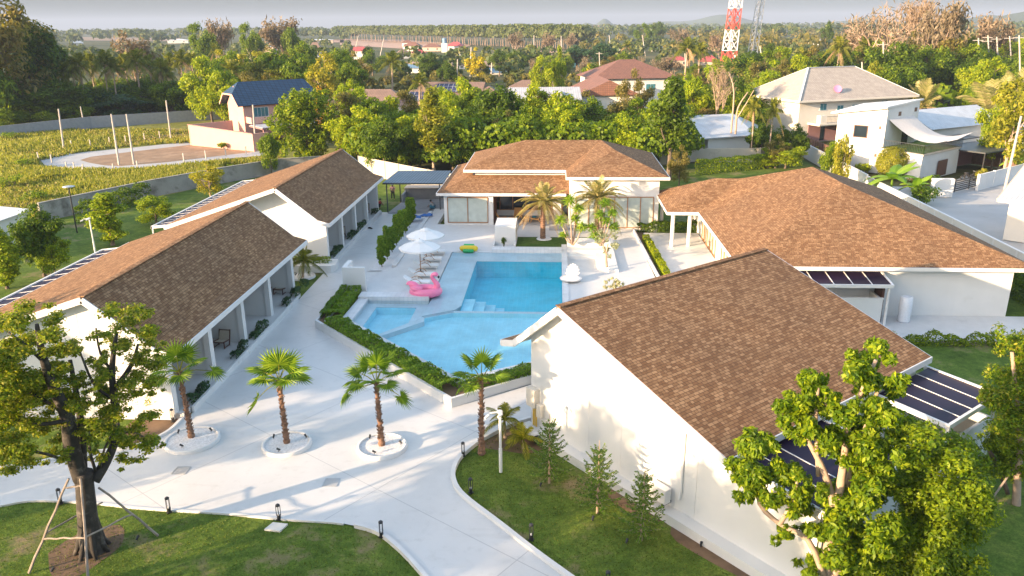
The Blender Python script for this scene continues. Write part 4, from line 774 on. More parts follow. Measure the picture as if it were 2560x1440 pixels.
for i, (u, v, lb) in enumerate(((433, 1054, 'black lantern bollard beside the near villa corner and leftmost palm'), (152, 1259, 'black lantern bollard behind the props of the big tree'), (423, 1281, 'black lantern bollard on the lawn edge right of the propped tree'), (698, 1299, 'black lantern bollard on the lawn edge by the square slab'), (954, 1342, 'black lantern bollard where the lawn kerb curves down to the drive'), (1158, 1140, 'black lantern bollard at the tip of the curved lawn by the fourth palm'), (1177, 1232, 'black lantern bollard on the curved kerb left of the white camera pole'), (1328, 1349, 'black lantern bollard on the curved kerb nearest the camera of the right lawn, fully visible'), (1519, 1470, 'black lantern bollard cut by the bottom edge of the photo'))):
    o = bp if i == 0 else copy_tree(bp); o.location = P(u, v, 0 if i != 3 else -.03); o.rotation_euler.z = i*.4; tag(o, lb, 'bollard', 'lantern bollards along the lawns')
# camera poles
def campole(base, h, lb):
    t = thing('camera_pole', lb, 'camera pole', base, 'security camera poles'); c = Vector(base); b = B(); b.tube([c, c+Vector((0, 0, h*.4)), c+Vector((0, 0, h*.402)), c+Vector((0, 0, h))], [.075, .075, .055, .055], 10); b.build('pole', TRIM, t)
    q = c+Vector((0, 0, h)); b = B(); b.beam(q, q+Vector((-.42, -.1, -.02)), .05, .05); b.lathe([(.0, .07), (.1, .05), (.12, -.02), (.07, -.1), (0, -.12)], (q.x, q.y, q.z), 10); b.build('bracket', TRIM, t)
    for d in (Vector((-.45, -.12, -.1)), Vector((.1, -.22, .02))): b = B(); b.tube([q+d, q+d+Vector((-.16, -.16, -.08))], [.06, .055], 8); b.build('camera', TRIM, t)
campole(P(1252, 1180, -.03), 2.85, 'white security camera pole standing in the right lawn'); campole(P(240, 640, -.03), 3.2, 'white security camera pole on the far left lawn behind the near villa')
# big propped tree
TB = P(232, 1378, -.05); bt = thing('propped_tree', 'large spreading tree with fluted dark trunk held by timber props, left foreground', 'tree', TB)
vp = lambda u, v, dd=0: vplane(TB, u, v, dd); b = B()
def limb(b, pts, n=9):
    P3 = [vp(u, v, d) for u, v, r, d in pts]; b.tube(smooth3(P3), smoothr([q[2]*(.56 if pts[0][2] < 40 else .62)*mpp(TB) for q in pts], 3), n)
def smooth3(L, k=3):
    out = []
    for i in range(len(L)-1):
        p0, p1, p2, p3 = L[max(i-1, 0)], L[i], L[i+1], L[min(i+2, len(L)-1)]
        for j in range(k): t = j/k; out.append(.5*((2*p1)+(-p0+p2)*t+(2*p0-5*p1+4*p2-p3)*t*t+(-p0+3*p1-3*p2+p3)*t**3))
    return out+[L[-1]]
def smoothr(L, k=3):
    out = []
    for i in range(len(L)-1):
        for j in range(k): out.append(L[i]+(L[i+1]-L[i])*j/k)
    return out+[L[-1]]
limb(b, [(240, 1395, 46, 0), (228, 1350, 38, 0), (218, 1290, 31, 0), (212, 1220, 28, 0), (208, 1180, 31, 0)], 14)
for a in range(7):
    an = a*.9; c0 = TB+Vector((math.cos(an)*.62, math.sin(an)*.62, -.05)); b.tube([c0, TB+Vector((math.cos(an)*.40, math.sin(an)*.40, .35)), vp(222, 1300)+Vector((math.cos(an)*.2, math.sin(an)*.2, 0)), vp(215, 1200)+Vector((math.cos(an)*.16, math.sin(an)*.16, 0))], [.06, .11, .12, .09], 7)
limb(b, [(204, 1200, 28, 0), (180, 1120, 28, 0), (168, 1040, 24, -.2), (130, 960, 17, -.4), (105, 880, 12, -.5), (92, 810, 6, -.6)])
limb(b, [(208, 1180, 16, .3), (203, 1060, 13, .5), (190, 980, 10, .9), (175, 900, 7, 1.1)])
limb(b, [(235, 1200, 24, 0), (265, 1155, 18, .1), (290, 1090, 13, .2), (285, 1000, 13, .3), (280, 920, 11, .4), (292, 830, 6, .4)]); limb(b, [(288, 970, 9, .3), (330, 910, 8, .1), (345, 860, 4, .1)]); limb(b, [(285, 1090, 7, .2), (330, 1080, 5, -.3), (385, 1110, 3, -.5)])
for pts in ([(170, 1050, 9, -.2), (110, 1060, 7, -.7), (40, 1050, 4, -1)], [(160, 1150, 6, -.2), (90, 1130, 5, -.5), (10, 1140, 3, -.9)], [(168, 1040, 8, -.2), (110, 1000, 6, .5), (30, 960, 4, 1)], [(285, 1000, 7, .3), (235, 960, 5, .1), (200, 880, 3, -.3)], [(240, 1180, 6, 0), (225, 1130, 5, -.6), (225, 1080, 4, -1)], [(250, 1170, 6, 0), (262, 1120, 4, -.7), (300, 1050, 3, -1)], [(105, 900, 7, -.5), (60, 860, 5, -.3), (20, 830, 3, 0)], [(280, 930, 6, .4), (250, 880, 4, .6), (240, 820, 3, .9)]): limb(b, pts, 6)
b.build('trunk', BARKD, bt, True)
cl = [(30, 835, 58), (100, 805, 52), (150, 845, 40), (-40, 850, 60), (40, 920, 66), (110, 930, 56), (165, 930, 36), (20, 1010, 66), (100, 1010, 56), (160, 1010, 42), (-40, 960, 66), (-20, 1080, 60), (60, 1090, 60), (130, 1095, 50), (30, 1140, 42), (-50, 1130, 48), (85, 1150, 34), (300, 795, 40), (350, 812, 46), (250, 840, 22), (290, 865, 36), (345, 875, 48), (385, 870, 26), (245, 900, 22), (285, 930, 40), (350, 950, 42), (385, 965, 26), (235, 985, 26), (300, 1020, 46), (240, 1060, 40), (350, 1050, 36), (195, 1085, 40), (280, 1105, 46), (345, 1105, 40), (388, 1112, 24), (325, 1150, 26), (180, 1135, 30), (228, 1130, 26), (190, 950, 26), (60, 970, 50), (265, 980, 30), (320, 1075, 34), (180, 900, 34), (190, 870, 26), (200, 1010, 30)]
m0 = mpp(TB); rnd = random.Random(5); bl = []
for u, v, r in cl:
    for k in range(8): q = vp(u+rnd.uniform(-1, 1)*r, v+rnd.uniform(-.9, .9)*r, rnd.uniform(-1.9, 1.9)); ss = rnd.uniform(.25, .6); bl.append((q.x-TB.x, q.y-TB.y, q.z-TB.z, r*m0*ss, r*m0*ss*.5))
leaves(bl, 52000, .10, .62, 3, .1, .8, .9, 'crown', LF_MID, bt)
leaves(bl, 34000, .10, .62, 4, .1, .6, .9, 'young_leaves', LF_YEL, bt)
# props
pr = thing('timber_props', 'tripod of rough grey timber poles bracing the big tree', 'tree prop', (TB.x, TB.y, 0)); rough = lambda a, c, r: [a.lerp(c, i/6)+Vector((U(-.02, .02), U(-.02, .02), U(-.02, .02))) for i in range(7)]
gp = [P(72, 1432, 0), P(222, 1500, 0), P(396, 1337, 0), P(268, 1300, 0)]; tops = [vp(172, 1195, -.4), vp(203, 1195, -.55), vp(248, 1218, -.2), vp(240, 1210, .6)]
for a, c in zip(gp[:3], tops[:3]): b = B(); b.tube(rough(a, c, 0), [.05, .048, .045, .045, .042, .04, .04], 7); b.build('prop_pole', TIMB, pr)
at3 = lambda i, k: gp[i].lerp(tops[i], k)
for a, c in ((at3(0, .36), at3(1, .5)), (at3(1, .5), at3(2, .45)), (at3(0, .42), at3(3, .5)), (at3(0, .9), at3(1, .93))): b = B(); b.tube(rough(a, c, 0), .032, 6); b.build('cross_pole', TIMB, pr)
# right foreground trees
def pxtree(name, label, base, trunk, cl, nleaf, ls, asp, mat, bark, droop, dspread, seed, flat=.8, upn=.5, young=None, group=None):
    t = thing(name, label, 'tree', base, group); b = B(); m_ = mpp(base)
    for pts in trunk: P3 = [vplane(base, u, v, d) for u, v, r, d in pts]; b.tube(smooth3(P3), smoothr([q[2]*m_*(.52 if q[2] > 6 else .9) for q in pts]), 9)
    b.build('trunk', bark, t, True); rnd = random.Random(seed); bl = []
    for u, v, r in cl:
        for k in range(7): q = vplane(base, u+rnd.uniform(-1, 1)*r, v+rnd.uniform(-.95, .95)*r, rnd.uniform(-1, 1)*dspread); ss = rnd.uniform(.3, .62); bl.append((q.x-base.x, q.y-base.y, q.z-base.z, r*m_*ss, r*m_*flat*ss))
    leaves(bl, nleaf, ls, asp, seed, droop, .6, upn, 'crown', mat, t)
    if young: leaves(bl, nleaf//4, ls, asp, seed+1, droop, .3, upn, 'young_leaves', young, t)
    return t
A0 = P(2070, 1560, -.05)
pxtree('drooping_leaf_tree', 'tall open tree with pale limbs and drooping glossy leaflets in front of the near villa', A0,
  [[(2075, 1600, 30, 0), (2070, 1500, 26, 0), (2065, 1400, 20, 0), (2095, 1250, 18, 0), (2110, 1150, 14, 0), (2125, 1050, 10, 0), (2190, 900, 4, 0)], [(2070, 1450, 18, 0), (2120, 1380, 14, .3), (2115, 1230, 12, .4), (2160, 1080, 8, .4), (2200, 960, 4, .3)], [(2060, 1420, 15, 0), (2085, 1280, 15, 0), (2060, 1180, 13, 0), (2030, 1120, 10, 0), (2005, 1070, 6, 0)], [(2045, 1190, 8, 0), (2040, 1060, 7, 0), (2045, 970, 4, 0)], [(2060, 1440, 14, -.2), (2020, 1350, 12, -.3), (1950, 1310, 9, -.4), (1900, 1260, 6, -.4), (1890, 1180, 3, -.4)], [(1950, 1310, 6, -.4), (1990, 1240, 4, -.4), (1990, 1190, 3, -.4)]],
  [(2200, 890, 32), (2150, 915, 34), (2185, 955, 38), (2235, 965, 26), (2010, 945, 32), (2055, 965, 24), (1980, 1000, 32), (2040, 1015, 40), (1985, 1055, 30), (2015, 1080, 28), (2110, 1000, 32), (2150, 1035, 40), (2205, 1040, 36), (2235, 1080, 24), (1900, 1115, 40), (1860, 1140, 34), (1850, 1185, 28), (1900, 1185, 38), (1870, 1230, 28), (1930, 1230, 38), (1975, 1170, 34), (2010, 1210, 24), (1990, 1250, 36), (1970, 1330, 20), (1938, 1352, 12), (2100, 1100, 40), (2160, 1120, 44), (2080, 1240, 36), (2130, 1230, 46), (2180, 1180, 44), (2220, 1140, 40), (2100, 1320, 44), (2040, 1340, 30), (2070, 1410, 44), (2150, 1390, 54), (2020, 1420, 28), (2180, 1280, 50)], 40000, .185, .40, LF_FRESH, BARKP, 1.0, 1.1, 21, .9, .35, LF_LIME)
B0 = P(2330, 1560, -.05)
pxtree('dense_round_tree', 'dense bright green round crowned tree at the lower right, beside the annexe', B0, [[(2330, 1600, 22, 0), (2330, 1450, 18, 0), (2320, 1300, 12, 0), (2330, 1180, 6, 0)]],
  [(2270, 1120, 50), (2330, 1130, 60), (2385, 1150, 45), (2250, 1190, 60), (2320, 1210, 70), (2400, 1210, 55), (2250, 1270, 65), (2330, 1300, 75), (2410, 1290, 55), (2240, 1350, 60), (2310, 1380, 75), (2400, 1370, 60), (2250, 1430, 60), (2340, 1450, 75), (2420, 1440, 50), (2290, 1080, 30), (2200, 1400, 40)], 50000, .13, .5, LF_MID, BARK, .3, 1.9, 22, .9, .6, LF_FRESH)
C0 = P(2545, 1262, -.05)
pxtree('pale_trunk_tree', 'tall yellow green tree with mottled pale trunk at the right edge of the photo', C0, [[(2540, 1275, 17, 0), (2543, 1200, 14, 0), (2550, 1100, 11, 0), (2540, 980, 8, 0), (2530, 880, 4, 0)], [(2545, 1150, 8, 0), (2600, 1050, 6, .3), (2620, 950, 4, .3)]],
  [(2530, 850, 36), (2555, 870, 30), (2525, 910, 40), (2560, 930, 45), (2510, 980, 48), (2560, 1000, 55), (2475, 985, 22), (2540, 1050, 50), (2600, 960, 60), (2600, 860, 50), (2600, 1060, 50)], 17000, .125, .5, LF_FRESH, BARKP, .3, 1.3, 23, .85, .6, LF_YEL)
C1 = P(2500, 1240, -.05)
pxtree('low_dark_tree', 'low dark spreading tree beside the mottled trunk at the right edge', C1, [[(2520, 1235, 8, 0), (2500, 1180, 6, 0), (2470, 1120, 4, 0)], [(2510, 1200, 6, 0), (2540, 1120, 4, 0)]], [(2450, 1130, 30), (2480, 1090, 34), (2520, 1100, 34), (2450, 1170, 26), (2500, 1160, 36), (2550, 1140, 34), (2540, 1180, 26), (2430, 1110, 16)], 9000, .12, .5, LF_MID, BARK, .3, .9, 24)
pr2 = thing('timber_props', 'single slanting timber prop against the mottled trunk on the right', 'tree prop', C0); b = B(); b.tube([P(2472, 1258, 0), vplane(C0, 2535, 1170, -.1)], .04, 6); b.build('prop_pole', TIMB, pr2)
# young conifers by the villa
def conifer(lb, base, tv, sd):
    t = thing('young_conifer', lb, 'conifer', base, 'young tiered conifers in the right lawn'); h = ztop(base, base_u[0], tv)+.05; rnd = random.Random(sd); b = B(); base = Vector(base); b.tube([base, base+Vector((0, 0, h*1.03))], [.05, .01], 7); V = []; Ns = []; Ts = []; Ls = []
    nt_ = 9
    for i in range(nt_):
        z = h*(.14+.82*i/nt_); L = h*.38*(1-.80*i/nt_)*(.75 if i == 0 else 1); nb = 6; a0 = rnd.uniform(0, 1)
        for j in range(nb):
            a = a0+2*PI*j/nb+rnd.uniform(-.1, .1); o = Vector((math.cos(a), math.sin(a), 0)); l = L*rnd.uniform(.85, 1.1); p0 = base+Vector((0, 0, z)); p1 = p0+o*l*.6+Vector((0, 0, -l*.05+.0)); p2 = p0+o*l+Vector((0, 0, l*(.10+.40*i/nt_))); b.tube([p0, p1, p2], [.012, .009, .004], 4, cap=False)
            for k in range(int(52*l/h*4)+16):
                q = rnd.uniform(.12, 1); p = p0.lerp(p1, q/.6) if q < .6 else p1.lerp(p2, (q-.6)/.4); s = rnd.choice((-1, 1)); side = Vector((-math.sin(a), math.cos(a), 0))*s
                V.append(p-base+side*.05+Vector((0, 0, .01))); Ns.append((rnd.gauss(0, .35), rnd.gauss(0, .35), 1)); Ts.append(side*.75+o*.8+Vector((0, 0, rnd.uniform(-.1, .3)))); Ls.append(.135*rnd.uniform(.7, 1.3)*(1.1-q*.3))
    b.build('trunk', BARKP, t); Vv, Fq = leaf_quads(np.array([tuple(v) for v in V]), np.array(Ns), np.array([tuple(v) for v in Ts]), np.array(Ls), np.array(Ls)*.40, .1); npmesh('branches', Vv, Fq, LF_PINE, t)
base_u = [0]
for bu, bv, tv, sd, lb in ((1373, 1208, 1040, 1, 'young tiered conifer nearest the electric box on the villa wall'), (1493, 1283, 1105, 2, 'young tiered conifer, middle one of the three on the right lawn'), (1603, 1352, 1172, 3, 'young tiered conifer nearest the air conditioner on the villa wall')):
    base_u[0] = bu; conifer(lb, P(bu, bv, -.05), tv, sd)
# wall mounted things on the near villa
ac = thing('air_conditioner', 'white air conditioning unit bracketed low on the near villa wall', 'air conditioner', W3(9.9, -.3, .5)); b = B()
def W3box(b, x0, x1, t0, t1, z0, z1): b.prism([W3(x, t, 0)[:2] for x, t in ((x0, t0), (x1, t0), (x1, t1), (x0, t1))], z0, z1)
W3box(b, 9.25, 10.15, -.48, -.14, .60, 1.22); o = b.build('casing', TRIM, ac, bevel=.02); b = B(); c = Vector(W3(9.55, -.49, .91)); n_ = (Vector(W3(0, -1, 0))-Vector(W3(0, 0, 0)))
for r in (.24, .17, .10, .04):
    pts = [c+(Vector(W3(1, 0, 0))-Vector(W3(0, 0, 0)))*math.cos(a)*r+Vector((0, 0, math.sin(a)*r)) for a in [i*PI/8 for i in range(17)]]; b.tube(pts, .008, 4, cap=False)
b.build('fan_grille', GALV, ac); b = B(); W3box(b, 9.3, 9.36, -.5, 0, .5, .6); W3box(b, 10.0, 10.06, -.5, 0, .5, .6); b.build('bracket', BLACK, ac)
eb = thing('electric_box', 'beige electric boxes with yellow conduits at the villa corner', 'electric box', W3(1.8, -.2, 1)); b = B(); W3box(b, 1.46, 2.05, -.32, 0, 1.35, 2.25); b.build('main_box', CREAM, eb, bevel=.02); b = B(); W3box(b, 2.1, 2.4, -.25, 0, .95, 1.6); b.build('small_box', CREAM, eb, bevel=.02)
for x in (1.75, 1.86, 1.97): b = B(); b.tube([W3(x, -.12, 1.35), W3(x, -.12, .36)], .03, 8); b.build('conduit', YELP, eb)
rl = thing('bubble_wrap_roll', 'tall white roll of bubble wrap standing against the right building', 'wrap roll', P(2258, 800, .06)); c = P(2258, 803, .06); b = B(); b.lathe([(0, 0), (.36, 0), (.38, .1), (.37, .5), (.385, .9), (.36, 1.62), (.3, 1.66), (.08, 1.6), (0, 1.6)], c, 20); b.build('roll', WRAP, rl, True)
sk = thing('refuse_sacks', 'pile of pale plastic sacks by the electric box and small palms', 'sacks', P(1325, 1095, 0)); 
for (u, v), r, m in (((1318, 1090), .3, WRAP), ((1338, 1098), .26, WRAP), ((1345, 1108), .25, CLBLK), ((1308, 1080), .22, FLGRN)): c = P(u, v, .0); b = B(); b.ball((c.x, c.y, r*.7), r, 10, 8, (1, .9, .8)); o = b.build('sack', m, sk, True)
# small palms and shrubs
pinnate_palm('small', 0, 1.0, 16, 1.5, LF_COCO, BARKP, .07, .5, .34, .035, 0, .02, 26); pinnate_palm('small', 1, .5, 12, 1.2, LF_YEL, BARKP, .04, .5, .3, .035, 0, .02, 22)
pinnate_palm('date', 0, 3.25, 40, 3.1, LF_DATE, BARKT, .19, .35, .5, .03, 7, .01, 52, sagk=1.0); pinnate_palm('date', 1, 3.25, 40, 3.1, LF_DATE, BARKT, .17, .35, .5, .03, 3, .01, 52, sagk=1.0)
place(PROTO[('small', 0)], 'young_palm', 'young feather palm in soil beside the camera pole and villa corner', 'palm tree', P(1262, 1092, 0), 2.0, rot=1); place(PROTO[('small', 1)], 'young_palm', 'smaller yellowish feather palm just before the pale sacks', 'palm tree', P(1308, 1120, 0), 1.5, rot=2)
place(PROTO[('small', 0)], 'young_palm', 'leaning feather palm on the lane by the end of the near left villa', 'palm tree', P(757, 693, .1), 2.9, rot=.3, lean=(0, .12))
c = P(757, 693, 0); rg = thing('palm_ring', 'small white pebble ring around the feather palm on the lane', 'planter ring', c, 'pebble rings around the palms'); b = B(); b.lathe([(.95, 0), (.93, .14), (.82, .14), (.82, .08)], (c.x, c.y, 0), 32); b.build('ring_kerb', KERB, rg, True); b = B(); b.lathe([(0, .1), (.82, .08)], (c.x, c.y, 0), 24); b.build('pebbles', PEBBLE, rg)
for (u, v), w_ in (((740, 690), 'left'), ((772, 685), 'right')): spotlight('black spotlight in the small lane ring, its %s side' % w_, P(u, v, .1), 1)
place(PROTO[('date', 0)], 'date_palm', 'date palm with dry drooping fronds in the small grass garden before the porch', 'palm tree', P(1357, 597, .45), 5.45, None, rot=.4, group='date palms by the pavilion')
place(PROTO[('date', 1)], 'date_palm', 'date palm in front of the tall glass windows of the pavilion', 'palm tree', P(1492, 592, .42), 5.8, None, rot=2.2, group='date palms by the pavilion')
c = P(1360, 597, .45); b = B(); b.lathe([(0, .05), (.62, .05), (.66, 0)], (c.x, c.y, .45), 24); one(b, 'pebble_bed', PEBBLE, 'white pebble patch at the foot of the date palm in the garden', 'pebble bed', (c.x, c.y, .45))
def yucca(lb, base, stems, sd):
    t = thing('yucca_tree', lb, 'yucca', base, 'branched yuccas in the lounge planter'); b = B(); rnd = random.Random(sd); V = []; Ns = []; Ts = []; Ls = []; base = Vector(base)
    for u, v, r in stems:
        e = vplane(base, u, v+8, rnd.uniform(-.4, .4)); m = base.lerp(e, .45)+Vector(((e.x-base.x)*.1, 0, -.1)); b.tube([base+Vector((U(-.08, .08), U(-.08, .08), 0)), m, e], [.085, .06, .045], 7)
        for i in range(120):
            d = Vector((rnd.gauss(0, 1), rnd.gauss(0, 1), rnd.gauss(.25, .8))).normalized(); L = r*1.7*rnd.uniform(.6, 1.1); V.append(e-base+d*L*.5); Ts.append(d+Vector((0, 0, -.12))); Ns.append((rnd.gauss(0, 1), rnd.gauss(0, 1), 1.2)); Ls.append(L)
    b.build('stems', BARKP, t, True); Vv, Fq = leaf_quads(np.array([tuple(v) for v in V]), np.array(Ns), np.array([tuple(v) for v in Ts]), np.array(Ls), np.full(len(Ls), .07), .3); npmesh('leaf_heads', Vv, Fq, LF_YUC, t)
yucca('many headed yucca in the lounge planter, left one', P(1432, 612, .96), [(1402, 545, .5), (1424, 495, .52), (1447, 515, .45), (1455, 560, .48), (1438, 540, .42), (1410, 580, .35)], 5); yucca('many headed yucca in the lounge planter, right one near the path', P(1502, 614, .96), [(1512, 500, .42), (1500, 530, .45), (1530, 525, .4), (1535, 560, .42), (1490, 580, .45), (1515, 545, .4), (1480, 560, .35)], 6)
pxtree('frangipani_tree', 'slender silvery leaved small tree at the corner of the sunken lounge', P(1517, 668, .62), [[(1517, 668, 4, 0), (1515, 640, 3, 0), (1520, 610, 2, 0)], [(1516, 645, 2, 0), (1505, 600, 2, 0)]], [(1512, 590, 14), (1530, 605, 14), (1520, 620, 12), (1500, 600, 10), (1535, 585, 10), (1522, 640, 6)], 900, .16, .5, LF_SILV, BARKP, 0, .4, 31)
pxtree('silver_shrub', 'pale silvery shrub peeping over the near villa ridge', P(1540, 730, .42), [[(1540, 735, 3, 0), (1540, 720, 2, 0)]], [(1525, 712, 12), (1540, 706, 12), (1552, 716, 12), (1535, 722, 10)], 900, .15, .5, LF_SILV, BARKP, 0, .3, 32)
pr_ = proto('col_podo', 0)
for i in range(8):
    y = 58.4+i*2.1; place(pr_, 'slim_tree', ('slim upright young tree, %s in the row beside the parasols' % ('nearest', 'second', 'third', 'fourth', 'fifth', 'sixth', 'seventh', 'farthest')[i]), 'tree', (-13.55-.02*i, y, .1), 2.5+.35*math.sin(i*2.3), .98, group='row of slim trees along the lane')
sheet('tree_bed', [(-14.3, 57.4), (-12.6, 57.4), (-12.6, 75.5), (-14.3, 75.5)], .06, PEBBLE)
sheet('lane_bed_edge', [(-14.45, 57.25), (-14.3, 57.25), (-14.3, 75.6), (-14.45, 75.6)], .08, KERB)
# porch planting strips
for vi, (wt, rows) in enumerate((('near', ((34.1, 36.2), (39.7, 41.6), (42.6, 45.0), (48.4, 49.4), (50.2, 51.4), (52.3, 53.4))), ('far', ((60.0, 63.0), (65.6, 68.6), (69.0, 71.5), (75, 76.6))))):
    kerb('porch_kerb', [(-17.7, rows[0][0]-.2), (-17.7, 50.4 if vi == 0 else 77)], .12, .34, 0)
    for k, (a, c) in enumerate(rows): hedge('porch_plants', 'glossy low plants before the %s villa porch, strip number %s from the plaza' % (wt, ('one', 'two', 'three', 'four', 'five', 'six')[k]), [(-17.98, a), (-17.98, c)], .36, .42, LF_BLUE, 420, .12, 40+k+vi*9, .25, 'shrub', 'low plants in front of the porches', .6)
b = B(); b.prism([(-21.2, 56.9), (-17.2, 56.9), (-16.9, 57.4), (-17.1, 58.8), (-21.2, 58.8)], 0, .55); struct(b.build('raised_bed', WHITE)); hedge('bed_hedge', 'low leafy plants in the raised white bed before the far left villa', [(-20.8, 57.9), (-17.5, 57.9)], .7, .35, LF_MID, 350, .12, 51, .56)
shrub('fan_leaf_plant', 'clump of yellowish fan leaves against the near villa gable beside the bollard', P(378, 1035, 0), .75, 2.0, LF_YEL, 900, .42, 52, 'shrub', None, .2, .14)
# ------------------------------------------------------------------ pool furniture
def place_at(o, loc, rz): o.location = loc; o.rotation_euler.z = rz
def lounger():
    t = thing('sun_lounger', 'l', 'sun lounger'); b = B(); b.box(-.33, .33, 0, 1.25, .26, .34); b.slab([(-.33, 1.25, .34), (.33, 1.25, .34), (.33, 1.85, .72), (-.33, 1.85, .72)], .07); b.build('mattress', FABRIC, t, bevel=.02)
    b = B(); b.box(-.35, .35, -.02, 1.3, .20, .255); [b.box(x-.03, x+.03, y-.03, y+.03, 0, .2) for x in (-.3, .3) for y in (.1, 1.2)]; b.build('frame', TRIM, t)
    for s in (-1, 1): b = B(); b.tube([(s*.37, .55, .26), (s*.39, .7, .48), (s*.39, .95, .58), (s*.39, 1.2, .52), (s*.37, 1.4, .40)], .02, 6); b.build('arm_hoop', WOODO, t)
    return t
lo = lounger()
for i, y in enumerate((52.9, 54.8, 57.0, 58.9, 60.9)):
    o = lo if i == 0 else copy_tree(lo); place_at(o, (-8.9, y, ZD), PI/2+.03*i); tag(o, 'white sun lounger with hooped timber arms, %s' % ('just behind the pink flamingo', 'second from the flamingo', 'under the nearer parasol', 'fourth from the flamingo', 'farthest, under the farther parasol')[i], 'sun lounger', 'white sun loungers by the pool')
def parasol(lb, base, h, r):
    t = thing('parasol', lb, 'parasol', base, 'white parasols by the pool'); x, y, z = base; b = B(); b.tube([(x, y, z), (x, y, z+h)], .028, 8); b.build('pole', WOODO, t); b = B(); b.lathe([(0, .05), (.26, .05), (.26, 0)], base, 16); b.lathe([(.045, .05), (.045, .35), (0, .36)], base, 10); b.build('base', BLACK, t)
    b = B(); n = 8
    vs = [(x, y, z+h)]
    for k in range(1, 5):
        for j in range(n*2): a = PI*j/n+.2; q = r*k/4*(1 if j % 2 == 0 else .955); vs.append((x+q*math.cos(a), y+q*math.sin(a), z+h-(.52*(k/4)**1.15)*(1 if j % 2 == 0 else 1.0)-(.0 if j % 2 == 0 else .03*k/4)))
    m = n*2; fs = [(0, 1+j, 1+(j+1) % m) for j in range(m)]+[(1+(k-1)*m+j, 1+k*m+j, 1+k*m+(j+1) % m, 1+(k-1)*m+(j+1) % m) for k in range(1, 4) for j in range(m)]; b.add(vs, fs)
    for j in range(m): p, q = vs[1+3*m+j], vs[1+3*m+(j+1) % m]; b.poly(p, (p[0], p[1], p[2]-.12), (q[0], q[1], q[2]-.12), q)
    b.build('canopy', FABRIC, t); b = B(); b.lathe([(0, h+.08), (.2, h+.03), (.46, h-.10)], (x, y, z), 8); b.build('vent_cap', FABRIC, t); b = B(); b.ball((x, y, z+h+.11), .03, 8, 6); b.build('finial', WOODO, t)
    for j in range(8): a = PI*2*j/8+.2; b = B(); b.beam((x, y, z+h-.06), (x+r*.97*math.cos(a), y+r*.97*math.sin(a), z+h-.56), .018, .018); b.build('rib', WOODO, t)
parasol('open white parasol, nearer to the flamingo', tuple(P(1052, 681, ZD)), 2.5, 1.55); parasol('open white parasol, farther from the flamingo', tuple(P(1066, 648, ZD)), 2.5, 1.5)
# flamingo float: profile body, tail, neck and head facing right
fl = thing('flamingo_float', 'big glossy pink inflatable flamingo standing on the terrace', 'pool float', P(1065, 738, ZD)); c = P(1065, 738, ZD); b = B(); b.torus((c.x, c.y, c.z+.30), .62, .30, 36, 14, 'z', 1.25); b.build('ring_body', FLPINK, fl, True)
b = B(); b.tube(smooth3([Vector((c.x-.55, c.y, c.z+.45)), Vector((c.x-.85, c.y, c.z+.72)), Vector((c.x-1.15, c.y, c.z+.85)), Vector((c.x-1.3, c.y, c.z+.75))]), smoothr([.30, .28, .16, .03]), 12); b.tube(smooth3([Vector((c.x-.2, c.y-.42, c.z+.5)), Vector((c.x-.65, c.y-.5, c.z+.62)), Vector((c.x-1.0, c.y-.4, c.z+.66))]), smoothr([.26, .22, .04]), 12); b.build('tail_wing', FLPINK, fl, True)
b = B(); b.tube(smooth3([Vector((c.x+.75, c.y, c.z+.40)), Vector((c.x+.80, c.y, c.z+.75)), Vector((c.x+.62, c.y, c.z+1.05)), Vector((c.x+.48, c.y, c.z+1.3)), Vector((c.x+.55, c.y, c.z+1.5)), Vector((c.x+.74, c.y, c.z+1.52)), Vector((c.x+.84, c.y, c.z+1.42))]), smoothr([.27, .21, .155, .13, .13, .15, .12]), 12); b.build('neck_head', FLPINK, fl, True)
b = B(); b.tube(smooth3([Vector((c.x+.84, c.y, c.z+1.42)), Vector((c.x+.92, c.y, c.z+1.32)), Vector((c.x+.91, c.y, c.z+1.22))]), smoothr([.105, .08, .02]), 10); b.build('beak', CLBLK, fl, True); b = B(); b.tube([Vector((c.x+.80, c.y, c.z+1.46)), Vector((c.x+.865, c.y, c.z+1.39))], [.125, .11], 12); b.build('beak_band', FABRIC, fl, True)
c = P(1172, 629, PW); rf_ = thing('pool_float_ring', 'yellow and green inflatable float on the far pool edge', 'pool float', c)
b = B(); b.tube([(c.x-.62, c.y, c.z+.28), (c.x-.5, c.y, c.z+.28), (c.x+.5, c.y, c.z+.28), (c.x+.62, c.y, c.z+.28)], [.1, .24, .24, .1], 14); b.ball((c.x-.55, c.y, c.z+.28), .22, 12, 8); b.ball((c.x+.55, c.y, c.z+.28), .22, 12, 8); b.build('yellow_body', FLYEL, rf_, True)
for dy, dz in ((-.32, .15), (.34, .42)): b = B(); b.tube([(c.x-.45, c.y+dy, c.z+dz), (c.x-.38, c.y+dy, c.z+dz), (c.x+.38, c.y+dy, c.z+dz), (c.x+.45, c.y+dy, c.z+dz)], [.06, .15, .15, .06], 12); b.build('green_tube', FLGRN, rf_, True)
c = P(1432, 700, .47); sf = thing('shell_float', 'pearl white inflatable shell seat at the right edge of the pool', 'pool float', c); b = B()
for i in range(9):
    a = PI*(.1+.8*i/8); R_ = .95; b.tube(smooth3([Vector((c.x-.05+.12*math.cos(a), c.y+.1, c.z+.22)), Vector((c.x+.35*math.cos(a), c.y+.25, c.z+.22+.5*math.sin(a))), Vector((c.x+.02+.52*math.cos(a), c.y+.30, c.z+.2+R_*math.sin(a)))]), smoothr([.08, .12, .07]), 9)
b.build('shell_back', FLWHT, sf, True); b = B(); b.lathe([(0, .05), (.45, .0), (.72, .08), (.78, .2), (.68, .30), (.4, .27), (0, .25)], (c.x-.15, c.y-.15, c.z), 24, 1.05, .8); b.build('seat_ring', FLWHT, sf, True)
